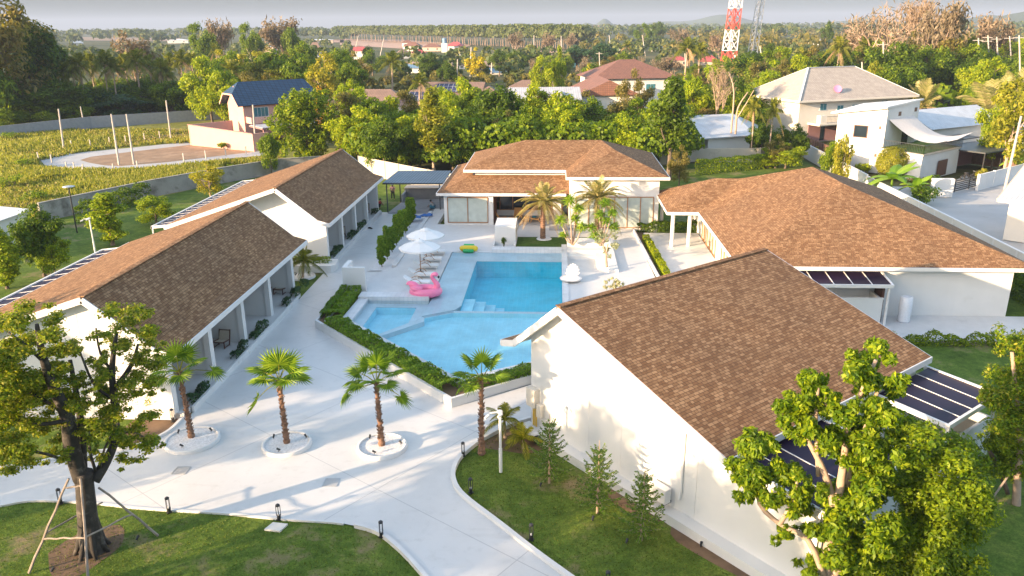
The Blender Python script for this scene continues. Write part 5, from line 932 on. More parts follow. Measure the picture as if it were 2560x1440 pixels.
# chairs and tables
def cane_chair():
    t = thing('cane_chair', 'c', 'armchair'); b = B(); b.slab([(-.3, -.32, .40), (.3, -.32, .40), (.3, .28, .34), (-.3, .28, .34)], .03); b.build('seat', RATTAN, t); b = B(); b.slab([(-.3, .26, .36), (.3, .26, .36), (.3, .48, .86), (-.3, .48, .86)], .03); b.build('backrest', RATTAN, t)
    for x in (-.33, .33): b = B(); b.beam((x, -.33, 0), (x, -.33, .42), .05, .05); b.beam((x, -.35, .42), (x, .3, .34), .05, .06); b.beam((x, .24, 0), (x, .5, .9), .05, .05); b.beam((x, -.33, .06), (x, .26, .06), .04, .04); b.build('side_frame', WOODD, t)
    b = B(); b.beam((-.33, -.33, .38), (.33, -.33, .38), .04, .06); b.build('front_rail', WOODD, t); b = B(); b.beam((-.33, .49, .86), (.33, .49, .86), .04, .05); b.build('top_rail', WOODD, t); return t
cc = cane_chair(); spots = [((-19.35, 41.5), -.1, 'cane armchair facing the lane under the second bay of the near left villa'), ((-20.9, 41.3), -.1, 'cane armchair half hidden by the column, second bay of the near left villa'), ((-19.15, 51.1), -.1, 'cane armchair in the last bay of the near left villa'), ((-18.9, 75.7), 0, 'cane armchair in the last bay of the far left villa'), ((-18.85, 66.4), .2, 'cane armchair with the dark clad person, far left villa')]
for i, ((x, y), rz, lb) in enumerate(spots): o = cc if i == 0 else copy_tree(cc); place_at(o, (x, y, .3), rz); tag(o, lb, 'armchair', 'cane armchairs on the porches')
def stool(): t = thing('side_table', 's', 'side table'); b = B(); b.box(-.22, .22, -.22, .22, .4, .44); b.build('top', WOODO, t); [B().box(x-.02, x+.02, y-.02, y+.02, 0, .4).build('leg', WOODD, t) for x in (-.18, .18) for y in (-.18, .18)]; return t
s_ = stool()
for i, ((x, y), lb) in enumerate((((-20.1, 41.45), 'small square timber table beside the cane chair, second bay near villa'), ((-19.95, 51.1), 'small square timber table beside the cane chair, last bay near villa'))): o = s_ if i == 0 else copy_tree(s_); place_at(o, (x, y, .3), 0); tag(o, lb, 'side table', 'timber side tables on the porches')
def rattan_chair():
    t = thing('rattan_chair', 'r', 'armchair'); b = B(); b.slab([(-.38, -.4, .42), (.38, -.4, .42), (.38, .35, .32), (-.38, .35, .32)], .1); b.build('seat', RATO, t, bevel=.02); b = B(); b.slab([(-.38, .3, .36), (.38, .3, .36), (.38, .62, .92), (-.38, .62, .92)], .1); b.build('backrest', RATO, t, bevel=.02)
    for x in (-.36, .36): b = B(); b.beam((x, -.4, 0), (x, -.3, .36), .06, .06); b.beam((x, .5, 0), (x, .3, .34), .06, .06); b.build('leg_frame', RATO, t)
    return t
rc = rattan_chair()
for i, ((u, v), rz, lb) in enumerate((((-5.0, 71.9), PI/2+.1, 'honey rattan lounge chair at the left end of the pavilion porch'), ((-1.9, 71.9), -PI/2-.1, 'honey rattan lounge chair with blue cushion on the pavilion porch'), ((-3.6, 73.2), 0, 'honey rattan chair behind the white box wall on the porch'))): o = rc if i == 0 else copy_tree(rc); place_at(o, (u, v, .47), rz); tag(o, lb, 'armchair', 'rattan chairs on the pavilion porch')
for u, v, lb in ((-4.15, 71.8, 'square rattan side table beside the left porch chair'), (-2.75, 71.9, 'square rattan side table beside the cushioned porch chair')): c = Vector((u, v, .47)); t = thing('rattan_table', lb, 'side table', c, 'rattan side tables on the porch'); b = B(); b.box(c.x-.26, c.x+.26, c.y-.24, c.y+.24, c.z+.36, c.z+.42); b.build('top', RATO, t); b = B(); [b.box(c.x+x-.04, c.x+x+.04, c.y+y-.04, c.y+y+.04, c.z, c.z+.36) for x in (-.22, .22) for y in (-.2, .2)]; b.build('legs', RATO, t)
c = Vector((-1.9, 71.9, .47)); b = B(); b.box(c.x-.3, c.x+.1, c.y-.2, c.y+.15, c.z+.44, c.z+.52); one(b, 'cushion', CLBLU, 'blue patterned cushion lying on the right porch chair', 'cushion', c, bevel=.03)
b = B(); c = Vector((-18.8, 60.2, .3)); b.slab([(c.x-.4, c.y-.4, c.z+.12), (c.x+.45, c.y-.35, c.z+.12), (c.x+.4, c.y+.4, c.z+.12), (c.x-.4, c.y+.4, c.z+.12)], .12); one(b, 'floor_cushion', CLBLK, 'black square floor cushion on the first porch of the far left villa', 'cushion', c, bevel=.04)
b = B(); c = P(925, 572, 0); b.tube([(c.x-.25, c.y+.1, .06), (c.x, c.y, .1), (c.x+.25, c.y-.15, .07)], [.05, .09, .05], 8); one(b, 'dark_bag', CLBLK, 'small dark bag lying on the lane by the far left villa', 'bag', c)
# canopy, outdoor kitchen block, tarpaulin
kp = [P(970, 531, 0), P(1099, 538, 0)]; g1 = kp[0]; zc = ztop(g1, 967, 455); cn = thing('metal_canopy', 'open steel canopy with blue grey ribbed metal roof beside the pavilion', 'canopy', (-14.5, 82, 0))
yb = 82.6; b = B(); b.slab([(g1.x-.3, g1.y-.4, zc), (-11.2, g1.y-.5, zc+.02), (-11.2+.1, yb, zc+.25), (g1.x+.2, yb, zc+.23)], .06); b.build('roof_sheet', CANR, cn)
b = B(); b.beam((g1.x-.3, g1.y-.38, zc-.1), (-11.2, g1.y-.48, zc-.08), .1, .12); b.beam((g1.x-.25, g1.y-.38, zc-.1), (g1.x+.2, yb, zc+.13), .1, .12); b.beam((-11.3, g1.y-.4, zc-.1), (-11.2, yb, zc+.13), .1, .12); b.build('roof_frame', DARKM, cn)
for x, y in ((g1.x, g1.y), (-11.6, g1.y-.3), (g1.x+.4, yb-.4), (-11.4, yb-.4)): b = B(); b.beam((x, y, 0), (x, y, zc-.1), .1, .1); b.build('post', DARKM, cn)
kb = thing('block_counter', 'unfinished grey block counter and trench under the steel canopy', 'counter', (-13.5, 83, 0)); b = B(); b.box(-16.4, -11.2, 83.6, 83.8, 0, 1.25); b.box(-16.4, -16.2, 81.6, 83.6, 0, .95); b.box(-16.4, -11.2, 84.9, 85.1, 0, 1.25); b.build('block_wall', GREYC, kb); b = B(); b.box(-16.4, -11.2, 83.4, 85.1, 1.25, 1.33); b.build('counter_top', BEIGE, kb)
b = B(); b.slab([(-16.9, 76.9, .1), (-11.1, 76.9, .1), (-11.1, 83.5, .1), (-16.3, 83.5, .1)], .2); b.box(-15.2, -12.8, 77.2, 81, .1, .3); b.build('concrete_base', GREYC, kb)
b = B(); Z = np.random.default_rng(4); n1, n2 = 14, 5; c0 = P(1010, 547, .42); c1_ = P(1080, 540, .42); vs = [(c0.x+(c1_.x-c0.x)*i/(n1-1)+Z.normal()*.05, c0.y+(c1_.y-c0.y)*i/(n1-1)+(j-2)*.28+Z.normal()*.06, .44+abs(Z.normal())*.12) for j in range(n2) for i in range(n1)]; b.add(vs, [(j*n1+i, j*n1+i+1, (j+1)*n1+i+1, (j+1)*n1+i) for j in range(n2-1) for i in range(n1-1)]); one(b, 'tarpaulin', TARP, 'crumpled blue tarpaulin on the ground before the unfinished counter', 'tarpaulin', c0)
# ------------------------------------------------------------------ people
def skinmesh(name, J, E, rads, mat, parent, sub=1, root=0):
    me = bpy.data.meshes.new(name); off = wloc(parent); me.from_pydata([tuple(Vector(j)-off) for j in J], E, []); me.materials.append(mat); o = bpy.data.objects.new(name, me); COL.objects.link(o); o.parent = parent
    m = o.modifiers.new('skin', 'SKIN'); m.use_smooth_shade = True; lay = me.skin_vertices[0].data if me.skin_vertices else None
    if lay is None:
        bpy.context.view_layer.objects.active = o; lay = me.skin_vertices.new().data if hasattr(me.skin_vertices, 'new') else None
    if lay:
        for i, r in enumerate(rads): lay[i].radius = (r, r); lay[i].use_root = (i == root)
    s = o.modifiers.new('sub', 'SUBSURF'); s.levels = s.render_levels = sub; return o
def person(lb, base, pose, face, shirt, trousers, hat=None):
    """pose: dict of joint positions in a local frame (x right, y forward, z up)"""
    t = thing('person', lb, 'person', base); ca, sa = math.cos(face), math.sin(face); base = Vector(base)
    G = lambda p: base+Vector((p[0]*ca-p[1]*sa, p[0]*sa+p[1]*ca, p[2])); j = {k: G(v) for k, v in pose.items()}
    names = ['pelvis', 'spine', 'chest', 'neck', 'head', 'crown', 'hipL', 'kneeL', 'ankL', 'toeL', 'hipR', 'kneeR', 'ankR', 'toeR', 'shL', 'elL', 'wrL', 'haL', 'shR', 'elR', 'wrR', 'haR']
    r = [.12, .11, .125, .055, .085, .07, .085, .06, .042, .035, .085, .06, .042, .035, .06, .045, .032, .04, .06, .045, .032, .04]
    E = [(0, 1), (1, 2), (2, 3), (3, 4), (4, 5), (0, 6), (6, 7), (7, 8), (8, 9), (0, 10), (10, 11), (11, 12), (12, 13), (2, 14), (14, 15), (15, 16), (16, 17), (2, 18), (18, 19), (19, 20), (20, 21)]
    body = skinmesh('body', [j[n] for n in names], E, r, SKIN, t); ix = lambda L: [names.index(n) for n in L]
    sh = ['pelvis', 'spine', 'chest', 'shL', 'elL', 'shR', 'elR']; skinmesh('shirt', [j[n] for n in sh], [(0, 1), (1, 2), (2, 3), (3, 4), (2, 5), (5, 6)], [.15, .15, .16, .085, .07, .085, .07], shirt, t)
    tr = ['pelvis', 'hipL', 'kneeL', 'ankL', 'hipR', 'kneeR', 'ankR']; skinmesh('trousers', [j[n] for n in tr], [(0, 1), (1, 2), (2, 3), (0, 4), (4, 5), (5, 6)], [.155, .11, .085, .07, .11, .085, .07], trousers, t)
    h = j['head']; b = B(); b.ball((h.x-.02*-sa, h.y-.02*ca, h.z+.045), .115, 12, 8, (1, 1, .95)); b.build('hair', HAIR, t, True)
    if hat: b = B(); b.lathe([(0, .16), (.09, .14), (.11, .07), (.2, .06), (.2, .05), (0, .05)], (h.x, h.y, h.z+.03), 14); b.build('hat', hat, t, True)
    return t
STAND = dict(pelvis=(0, 0, .95), spine=(0, 0, 1.1), chest=(0, 0, 1.33), neck=(0, .01, 1.5), head=(0, .03, 1.6), crown=(0, .03, 1.7), hipL=(-.1, 0, .88), kneeL=(-.13, .03, .5), ankL=(-.15, 0, .09), toeL=(-.16, .14, .04), hipR=(.1, 0, .88), kneeR=(.13, .02, .5), ankR=(.16, 0, .09), toeR=(.18, .14, .04), shL=(-.19, 0, 1.4), elL=(-.28, .02, 1.14), wrL=(-.25, .12, .94), haL=(-.24, .16, .86), shR=(.19, 0, 1.4), elR=(.27, .04, 1.14), wrR=(.2, .2, 1.0), haR=(.16, .26, .96))
SQUAT = dict(pelvis=(0, -.12, .3), spine=(0, -.05, .45), chest=(0, .08, .66), neck=(0, .16, .8), head=(0, .22, .88), crown=(0, .24, .97), hipL=(-.11, -.1, .3), kneeL=(-.2, .28, .48), ankL=(-.16, .05, .08), toeL=(-.18, .2, .04), hipR=(.11, -.1, .3), kneeR=(.2, .28, .48), ankR=(.16, .05, .08), toeR=(.18, .2, .04), shL=(-.18, .1, .7), elL=(-.25, .3, .5), wrL=(-.15, .48, .32), haL=(-.12, .52, .25), shR=(.18, .1, .7), elR=(.25, .32, .52), wrR=(.14, .5, .34), haR=(.1, .54, .27))
SIT = dict(pelvis=(0, 0, .5), spine=(0, .02, .68), chest=(0, .08, .92), neck=(0, .14, 1.07), head=(0, .2, 1.15), crown=(0, .22, 1.25), hipL=(-.1, .05, .48), kneeL=(-.14, .45, .52), ankL=(-.12, .42, .09), toeL=(-.12, .56, .04), hipR=(.1, .05, .48), kneeR=(.14, .45, .52), ankR=(.12, .42, .09), toeR=(.12, .56, .04), shL=(-.19, .08, .98), elL=(-.24, .2, .76), wrL=(-.08, .36, .72), haL=(-.02, .4, .72), shR=(.19, .08, .98), elR=(.24, .2, .76), wrR=(.08, .36, .72), haR=(.02, .4, .72))
person('standing worker in a pink checked shirt and pale hat under the canopy edge', P(983, 499, -.05), STAND, PI*.95, CLPLD, CLBLK, CLGRY); person('crouching worker in a red shirt on the grass behind the far left villa', P(947, 520, -.05), SQUAT, -1.5, CLRED, CLBLK)
person('crouching worker in a pale shirt bending over the trench under the canopy', P(1082, 524, .1), SQUAT, 1.4, CLGRY, CLBLU); person('person in dark clothes sitting hunched on a porch chair of the far left villa', (-18.85, 66.35, .32), SIT, PI*.97, CLBLK, CLBLK)
# ------------------------------------------------------------------ perimeter walls
def wallrun(name, label, pts, h, mat, th=.18, z0=-.1, cap=None, post=0, postmat=None, group=None, hs=None, cat='wall'):
    t = thing(name, label, cat, (pts[0][0], pts[0][1], 0), group); b = B(); pb = []
    for i, (a, c) in enumerate(zip(pts[:-1], pts[1:])):
        A = Vector(a[:2]); Cc = Vector(c[:2]); d = (Cc-A).normalized(); nv = Vector((-d.y, d.x))*th/2; h0, h1 = (hs[i], hs[i+1]) if hs else (h, h); q = [A-nv, Cc-nv, Cc+nv, A+nv]
        b.add([(*q[0], z0), (*q[1], z0), (*q[2], z0), (*q[3], z0), (*q[0], h0), (*q[1], h1), (*q[2], h1), (*q[3], h0)], [(3, 2, 1, 0), (4, 5, 6, 7), (0, 1, 5, 4), (1, 2, 6, 5), (2, 3, 7, 6), (3, 0, 4, 7)])
        if post:
            n = max(1, round((Cc-A).length/post))
            for k in range(n+1):
                if k == 0 and i: continue
                p = A.lerp(Cc, k/n); pb.append((p, h0+(h1-h0)*k/n, d))
    b.build('wall_panel', mat, t)
    for p, hh, d in pb:
        b = B(); nv = Vector((-d.y, d.x))*(th*.5+.04); dd = d*.1; q = [p-nv-dd, p-nv+dd, p+nv+dd, p+nv-dd]; b.prism([tuple(x) for x in q], z0, hh+.05); b.build('post', postmat or mat, t)
    if cap:
        b = B()
        for i, (a, c) in enumerate(zip(pts[:-1], pts[1:])): h0, h1 = (hs[i], hs[i+1]) if hs else (h, h); b.beam((a[0], a[1], h0+.03), (c[0], c[1], h1+.03), th+.1, .07)
        b.build('wall_cap', cap, t)
    return t
G2_ = lambda u, v, z=0: tuple(P(u, v, z)[:2])
wallrun('concrete_wall', 'stained grey concrete boundary wall left of the far villa, with pillars', [(-50.5, 73), (-45.5, 84.7), (-40.5, 93.3), (-35.7, 99.7), (-27, 104)], 1.75, CONC, .2, cap=CONC, post=5.5)
wallrun('panel_wall', 'sunlit beige precast panel wall between the far villa and the pavilion', [G2_(900, 432), G2_(1035, 462), G2_(1150, 486), (-3, 88.5)], 2.15, CONC2, .12, post=3.0, postmat=CONC)
wallrun('concrete_wall', 'weathered brown concrete wall behind the clipped hedge, upper right', [(14, 107), (18.9, 109.6), G2_(1898, 405), (34.8, 115.2)], 2.0, CONC2, .2, hs=[1.7, 1.7, 1.9, 2.3], post=4, postmat=CONC2)
wallrun('plaster_wall', 'pale plastered boundary wall running behind the right building ridge', [(34.9, 115.5), (34.5, 89)], 1.9, PALEW, .22)
wallrun('panel_fence', 'long white panel fence with posts behind the wide right roof', [(34.5, 89), (34.4, 45)], 1.7, PALEW, .1, cap=TRIM, post=3.4, postmat=TRIM)
wallrun('slat_fence', 'dark brown vertical slat fence on top of the plaster wall', [(35.6, 115.5), (36.0, 99)], 2.5, BROWNS, .08, z0=1.0, post=1.0, postmat=WOODD, cat='fence')
wallrun('field_wall', 'long low grey wall across the far side of the weedy field', [(-108, 123), (-96.2, 132.5), (-88.5, 147.5), (-72.5, 159.3), (-60, 168)], 2.0, GREYC, .2, z0=-.2)
tn = thing('white_shed', 'low white sheet metal shed at the left edge behind trees', 'shed', (-50, 62, 0)); b = B(); b.box(-56, -47.2, 56, 66.5, 0, 2.5); b.build('wall', PALEW, tn); b = B(); b.slab([(-56.3, 55.8, 2.6), (-46.9, 55.8, 2.6), (-46.9, 66.8, 2.6), (-56.3, 66.8, 3.4)], .08); b.build('roof', TRIM, tn)
# ------------------------------------------------------------------ loop road, bare plot, poles
loop = [(95, 395), (105, 405), (165, 425), (230, 434), (330, 428), (480, 400), (660, 378), (672, 384), (670, 392), (500, 415), (340, 432)]
sheet('loop_road', px2([(96, 393), (135, 386), (220, 378), (330, 368), (470, 353), (480, 362), (665, 373), (672, 386), (560, 396), (440, 415), (330, 430), (240, 437), (160, 427), (110, 410)]), -.075, ROAD)
sheet('bare_plot', px2([(200, 399), (225, 391), (330, 378), (475, 361), (560, 371), (640, 378), (520, 392), (420, 404), (300, 414), (260, 412), (225, 406)]), -.06, DIRT)
sheet('dry_strip', px2([(150, 372), (250, 350), (470, 325), (475, 345), (330, 360), (180, 378)]), -.085, plain('dry_tan_grass', (.30, .235, .12), .95, .3, 1.2, bmp=.6))
def pole(name, lb, u, vb, ut, vt, r=.14, arms=0, g=None, group=None, mat=None, cat='utility pole'):
    g = g or P(u, vb, -.1); h = ztop(g, ut, vt); top = vplane(g, ut, vt); t = thing(name, lb, cat, g, group); b = B(); b.tube([g, top], [r, r*.7], 7); b.build('shaft', mat or POLE, t)
    for k in range(arms): b = B(); z = top.z-.5-.8*k; b.beam((top.x-1.1, top.y, z), (top.x+1.1, top.y, z), .12, .14); b.build('crossarm', POLE, t)
    return t
for i, (u, vb, ut, vt, lb) in enumerate(((160, 376, 146, 272, 'concrete pole at the left end of the loop road'), (212, 320, 201, 266, 'shorter leaning pole behind the far grey wall'), (298, 413, 278, 285, 'concrete pole on the bare plot, left of a close pair'), (335, 411, 316, 285, 'concrete pole on the bare plot, right of a close pair'), (428, 351, 415, 251, 'concrete pole in dry grass left of the pink compound'), (640, 376, 632, 262, 'concrete pole at the corner of the pink compound wall'))): pole('concrete_pole', lb, u, vb, ut, vt, .15, 0, None, 'bare concrete poles by the loop road')
fpx = [(97, 402), (130, 408), (168, 428), (187, 428), (205, 443), (285, 433), (345, 425), (460, 405), (515, 398), (565, 391), (616, 387), (665, 382), (180, 371), (227, 369), (275, 362), (315, 358), (362, 352), (400, 346)]
for i, (u, v) in enumerate(fpx):
    g = P(u, v, -.1); o_ = ['left bend of the', 'near side of the', 'far side of the'][0 if u < 210 and v > 380 else (1 if v > 375 else 2)]; t = B(); t.beam(g, (g.x+(.4 if i == 4 else 0), g.y, 1.15 if i != 4 else 1.6), .13, .13); one(t, 'fence_post', POLE, 'short concrete fence post along the %s loop road' % o_, 'fence post', g, 'fence posts along the %s loop road' % o_)
pk = thing('park_lamp', 'black park lamp with round flat disc head on the left lawn', 'street lamp', P(193, 580, 0)); g = P(193, 582, 0); h = ztop(g, 172, 466); b = B(); b.tube([g, g+Vector((0, 0, h))], .06, 8); b.build('pole', BLACK, pk); b = B(); b.lathe([(0, .06), (.3, .05), (.55, 0), (.5, -.04), (0, -.05)], (g.x, g.y, h), 20); b.build('lamp_disc', GALV, pk, True)
# ------------------------------------------------------------------ framed buildings
class Fr:
    def __init__(s, o, ang): s.o = Vector(o[:2]); s.c = math.cos(ang); s.s = math.sin(ang)
    def __call__(s, x, y, z): return (s.o.x+x*s.c-y*s.s, s.o.y+x*s.s+y*s.c, z)
    def box(s, b, x0, x1, y0, y1, z0, z1): b.prism([s(x, y, 0)[:2] for x, y in ((x0, y0), (x1, y0), (x1, y1), (x0, y1))], z0, z1); return b
def hip(b, F, x0, x1, y0, y1, ze, zr, gable=False):
    w_, d_ = x1-x0, y1-y0; 
    if w_ >= d_: ym = (y0+y1)/2; q = 0 if gable else d_/2; r0, r1 = F(x0+q, ym, zr), F(x1-q, ym, zr)
    else: xm = (x0+x1)/2; q = 0 if gable else w_/2; r0, r1 = F(xm, y0+q, zr), F(xm, y1-q, zr)
    A, Bb, Cc, Dd = F(x0, y0, ze), F(x1, y0, ze), F(x1, y1, ze), F(x0, y1, ze)
    if w_ >= d_: b.poly(A, Bb, r1, r0); b.poly(Cc, Dd, r0, r1); b.poly(Dd, A, r0); b.poly(Bb, Cc, r1)
    else: b.poly(Bb, Cc, r1, r0); b.poly(Dd, A, r0, r1); b.poly(A, Bb, r0); b.poly(Cc, Dd, r1)
    b.poly(Dd, Cc, Bb, A)
def house(name, lb, F, w_, d_, wh, rh, wall, roof, over=.5, gable=False, wins=(), base=0.0, group=None, glass=None, cat='house', frame=None, ww=1.2, wz=1.0, wh_=1.3):
    c = F(w_/2, d_/2, 0); t = thing(name, lb, cat, c, group); b = B(); F.box(b, 0, w_, 0, d_, -.1, wh)
    b.build('wall', wall, t); b = B(); hip(b, F, -over, w_+over, -over, d_+over, wh+.02, wh+rh, gable); b.build('roof', roof, t)
    for (x, z) in wins:
        b = B(); F.box(b, x-ww/2-.06, x+ww/2+.06, -.05, -.005, z-.06, z+wh_+.06); f = b.build('window', frame or TRIM, t); b = B(); F.box(b, x-ww/2, x-.03, -.07, -.052, z, z+wh_); F.box(b, x+.03, x+ww/2, -.07, -.052, z, z+wh_); b.build('pane', glass or GLASS, f)
    return t
def pxhouse(name, lb, uL, uR, vb, ve, vr, wall, roof, depth=.8, ang=0.0, gable=False, nwin=2, group=None, over=.4, cat='house'):
    g = P((uL+uR)/2, vb, 0); m_ = mpp(g); w_ = (uR-uL)*m_*.86; F0 = math.atan2(-g.x, g.y)*-1
    a = math.atan2(g.y, g.x)-PI/2+ang; d_ = w_*depth; F = Fr((g.x-w_/2*math.cos(a), g.y-w_/2*math.sin(a)), a); wh = (vb-ve)*m_; rh = max(.5, (ve-vr)*m_*.92)
    return house(name, lb, F, w_, d_, wh, rh, wall, roof, over, gable, [(w_*(i+.6)/nwin, wh*.35) for i in range(nwin)], group=group, cat=cat, wh_=min(1.3, wh*.4))
# pink house compound
PA, PB = Vector((-58.8, 124.5)), Vector((-45.9, 117.9)); d = (PB-PA); bk = Vector((d.y, -d.x)).normalized()*-1; back = Vector((.62, .78))*11
cp = thing('compound_wall', 'tall dusty pink compound wall stepping down to the right, by the bare plot', 'wall', (PA.x, PA.y, 0)); b = B()
def seg(b, A, C, h0, h1, th=.2):
    dd = (C-A).normalized(); nv = Vector((-dd.y, dd.x))*th; q = [A, C, C+nv, A+nv]; b.add([(*q[0], -.1), (*q[1], -.1), (*q[2], -.1), (*q[3], -.1), (*q[0], h0), (*q[1], h1), (*q[2], h1), (*q[3], h0)], [(3, 2, 1, 0), (4, 5, 6, 7), (0, 1, 5, 4), (1, 2, 6, 5), (2, 3, 7, 6), (3, 0, 4, 7)])
seg(b, PA, PB, 3.2, 2.6); seg(b, PB+Vector((.1, .1)), PB+back*.25, 2.6, 2.6); seg(b, PA+back*.7, PA, 3.2, 3.2); b.build('wall_panel', PINK, cp); b = B(); b.beam((PA.x, PA.y, 3.24), (PB.x, PB.y, 2.64), .3, .08); b.build('wall_cap', PINKD, cp)
ph = thing('pink_house', 'two storey dusty pink house with a steep navy tiled roof', 'house', (-48, 134, 0)); F = Fr((-51.3, 129.0), math.radians(43)); b = B(); F.box(b, 0, 14, 0, 6.6, -.1, 5.9); b.add([F(0, 0, 5.9), F(0, 6.6, 5.9), F(0, 3.3, 8.7), F(.2, 0, 5.9), F(.2, 6.6, 5.9), F(.2, 3.3, 8.7)], [(0, 2, 1), (3, 4, 5), (0, 3, 5, 2), (1, 2, 5, 4)]); b.build('wall', PINK, ph)
b = B(); zt, rr0 = 9.3, 2.2
b.poly(F(-1.1, -.7, 5.75), F(14.6, -.7, 5.75), F(12.6, 3.3, zt), F(.9, 3.3, zt), F(-1.1, 1.3, 7.55)); b.poly(F(14.6, 7.3, 5.75), F(-1.1, 7.3, 5.75), F(-1.1, 5.3, 7.55), F(.9, 3.3, zt), F(12.6, 3.3, zt)); b.poly(F(-1.1, 5.3, 7.55), F(-1.1, 1.3, 7.55), F(.9, 3.3, zt)); b.poly(F(14.6, -.7, 5.75), F(14.6, 7.3, 5.75), F(12.6, 3.3, zt)); o = b.build('roof', NAVYT, ph); m = o.modifiers.new('s', 'SOLIDIFY'); m.thickness = .18; m.offset = -1
b = B(); [b.beam(F(-1.13, *p), F(-1.13, *q), .06, .24) for p, q in (((-.7, 5.62), (1.3, 7.42)), ((5.3, 7.42), (7.3, 5.62)), ((1.3, 7.42), (5.3, 7.42)))]; b.build('bargeboard', PINK, ph)
b = B(); F.box(b, -.04, 0, 2.0, 3.1, 6.6, 7.9); F.box(b, -.04, 0, 3.3, 4.2, 6.6, 7.9); b.build('gable_louvre', PALEW, ph)
for x in (3.0, 8.2):
    b = B(); F.box(b, x-1.3, x+1.3, -.06, 0, 3.7, 5.3); f = b.build('window', TRIM, ph); b = B(); [F.box(b, x-1.22+k*.62, x-.68+k*.62, -.09, -.062, 3.78, 5.22) for k in range(4)]; b.build('pane', GLASST, f)
b = B(); F.box(b, .3, 14, -2.2, -2.05, 2.9, 3.9); F.box(b, .3, .45, -2.05, 0, 2.9, 3.9); [F.box(b, .8+k*.9, .9+k*.9, -2.24, -2.2, 2.95, 3.85) for k in range(14)]; b.build('balcony_wall', PINK, ph); b = B(); F.box(b, -.2, 14, -7.5, -2.2, 2.5, 2.75); b.build('carport_roof', PINKD, ph); b = B(); F.box(b, -.1, 13.9, -7.4, -2.3, 2.75, 2.8); b.build('carport_sheet', METR, ph); b = B(); [F.box(b, x, x+.3, -7.4, -7.1, 0, 2.5) for x in (0, 4.5, 9)]; b.build('carport_column', PINKD, ph)
# cream hip roof house
_c = math.atan2(9.9, 22.1); F = Fr((37.1, 125.9), _c); ch = house('cream_house', 'large cream two storey house with a wide beige tiled hip roof', Fr(F(1.1, 1.1, 0), _c), 22, 12.3, 6.3, .1, CREAM, CREAMT, .0, cat='house', wins=((8.0, 4.4), (11.0, 4.4), (4.6, 4.8), (17.0, 4.8)), glass=GLASST, wh_=1.0)
b = B(); hip(b, F, 0, 24.2, 0, 14.5, 6.5, 10.9); o = b.build('tiled_roof', CREAMT, ch); b = B(); [b.beam(F(*p), F(*q), .1, .3) for p, q in (((0, 0, 6.38), (24.2, 0, 6.38)), ((0, 0, 6.38), (0, 14.5, 6.38)), ((24.2, 0, 6.38), (24.2, 14.5, 6.38)))]; b.build('fascia', CREAM, ch); b = B(); [b.beam(F(*p), F(*q), .3, .1) for p, q in (((0, 0, 6.56), (7.25, 7.25, 10.95)), ((24.2, 0, 6.56), (16.95, 7.25, 10.95)), ((7.25, 7.25, 10.95), (16.95, 7.25, 10.95)), ((0, 14.5, 6.56), (7.25, 7.25, 10.95)))]; b.build('ridge_tiles', GREYW, ch)
b = B(); F.box(b, 3, 13, -1.6, 1.1, 2.7, 3.0); F.box(b, 3, 4.2, -1.7, -.8, 3.0, 4.3); F.box(b, 7.4, 8.6, -1.7, -.8, 3.0, 4.3); F.box(b, 2.8, 13.2, -1.8, -1.55, 2.85, 3.1); b.build('balcony', CREAM, ch); b = B(); [b.beam(F(4.3+k*.25, -1.5, 3), F(4.3+k*.25, -1.5, 4.1), .03, .03) for k in range(12)]; [b.beam(F(8.7+k*.25, -1.5, 3), F(8.7+k*.25, -1.5, 4.1), .03, .03) for k in range(17)]; b.beam(F(4.2, -1.5, 4.1), F(7.4, -1.5, 4.1), .05, .05); b.beam(F(8.6, -1.5, 4.1), F(13, -1.5, 4.1), .05, .05); b.build('balcony_rail', BLACK, ch)
b = B(); F.box(b, 5.6, 6.4, 1.0, 1.09, .1, 2.4); F.box(b, 9, 11, 1.0, 1.09, .1, 2.4); b.build('ground_door', GLASS, ch); b = B(); F.box(b, 3.2, 13, 1.03, 1.1, 0, 2.7); b.build('plinth_cladding', PINKD, ch)
dsh = thing('satellite_dish', 'round pink satellite dish on the front slope of the beige roof', 'satellite dish', F(8.6, 1.6, 7.3)); q = Vector(F(8.6, 1.6, 7.35)); b = B(); b.lathe([(0, .0), (.3, .03), (.62, .14)], (0, 0, 0), 20); M_ = Matrix.Rotation(1.1, 4, 'X'); b.v = [tuple(q+Vector((0, 0, .55))+(M_ @ Vector(v))) for v in b.v]; b.build('dish', FLPINK, dsh, True); b = B(); b.tube([q, q+Vector((0, 0, .55))], .03, 6); b.build('mast', BLACK, dsh)
# modern white house
wh = thing('modern_white_house', 'modern white house with slanted roof tower and grass roof terrace, right side', 'house', (43, 102, 0)); TL, TC, TR, TB_ = (35.7, 104), (40.2, 100.1), (45.8, 104.5), (41, 109)
b = B(); q = [TL, TC, TR, TB_]; hh = [7.05, 8.05, 8.6, 7.6]; b.add([(x, y, 0) for x, y in q]+[(x, y, h) for (x, y), h in zip(q, hh)], [(3, 2, 1, 0), (4, 5, 6, 7), (0, 1, 5, 4), (1, 2, 6, 5), (2, 3, 7, 6), (3, 0, 4, 7)]); b.prism([(39.9, 99.7), (42.6, 94.4), (49.9, 101.0), (46.9, 106.4)], 0, 3.05); b.build('wall', WHITE, wh)
ctr = Vector((40.7, 104.4)); b = B(); ex = [(Vector(p)-ctr)*1.14+ctr for p in q]; zz = [7.15, 8.2, 8.75, 7.7]; b.slab([(p.x-.3, p.y, z) for p, z in zip(ex, zz)], .2); b.build('slanted_roof', TRIM, wh)
b = B(); TLv, TCv = Vector(TL), Vector(TC); dv = (TCv-TLv); nv = Vector((dv.y, -dv.x)).normalized()*.02; 
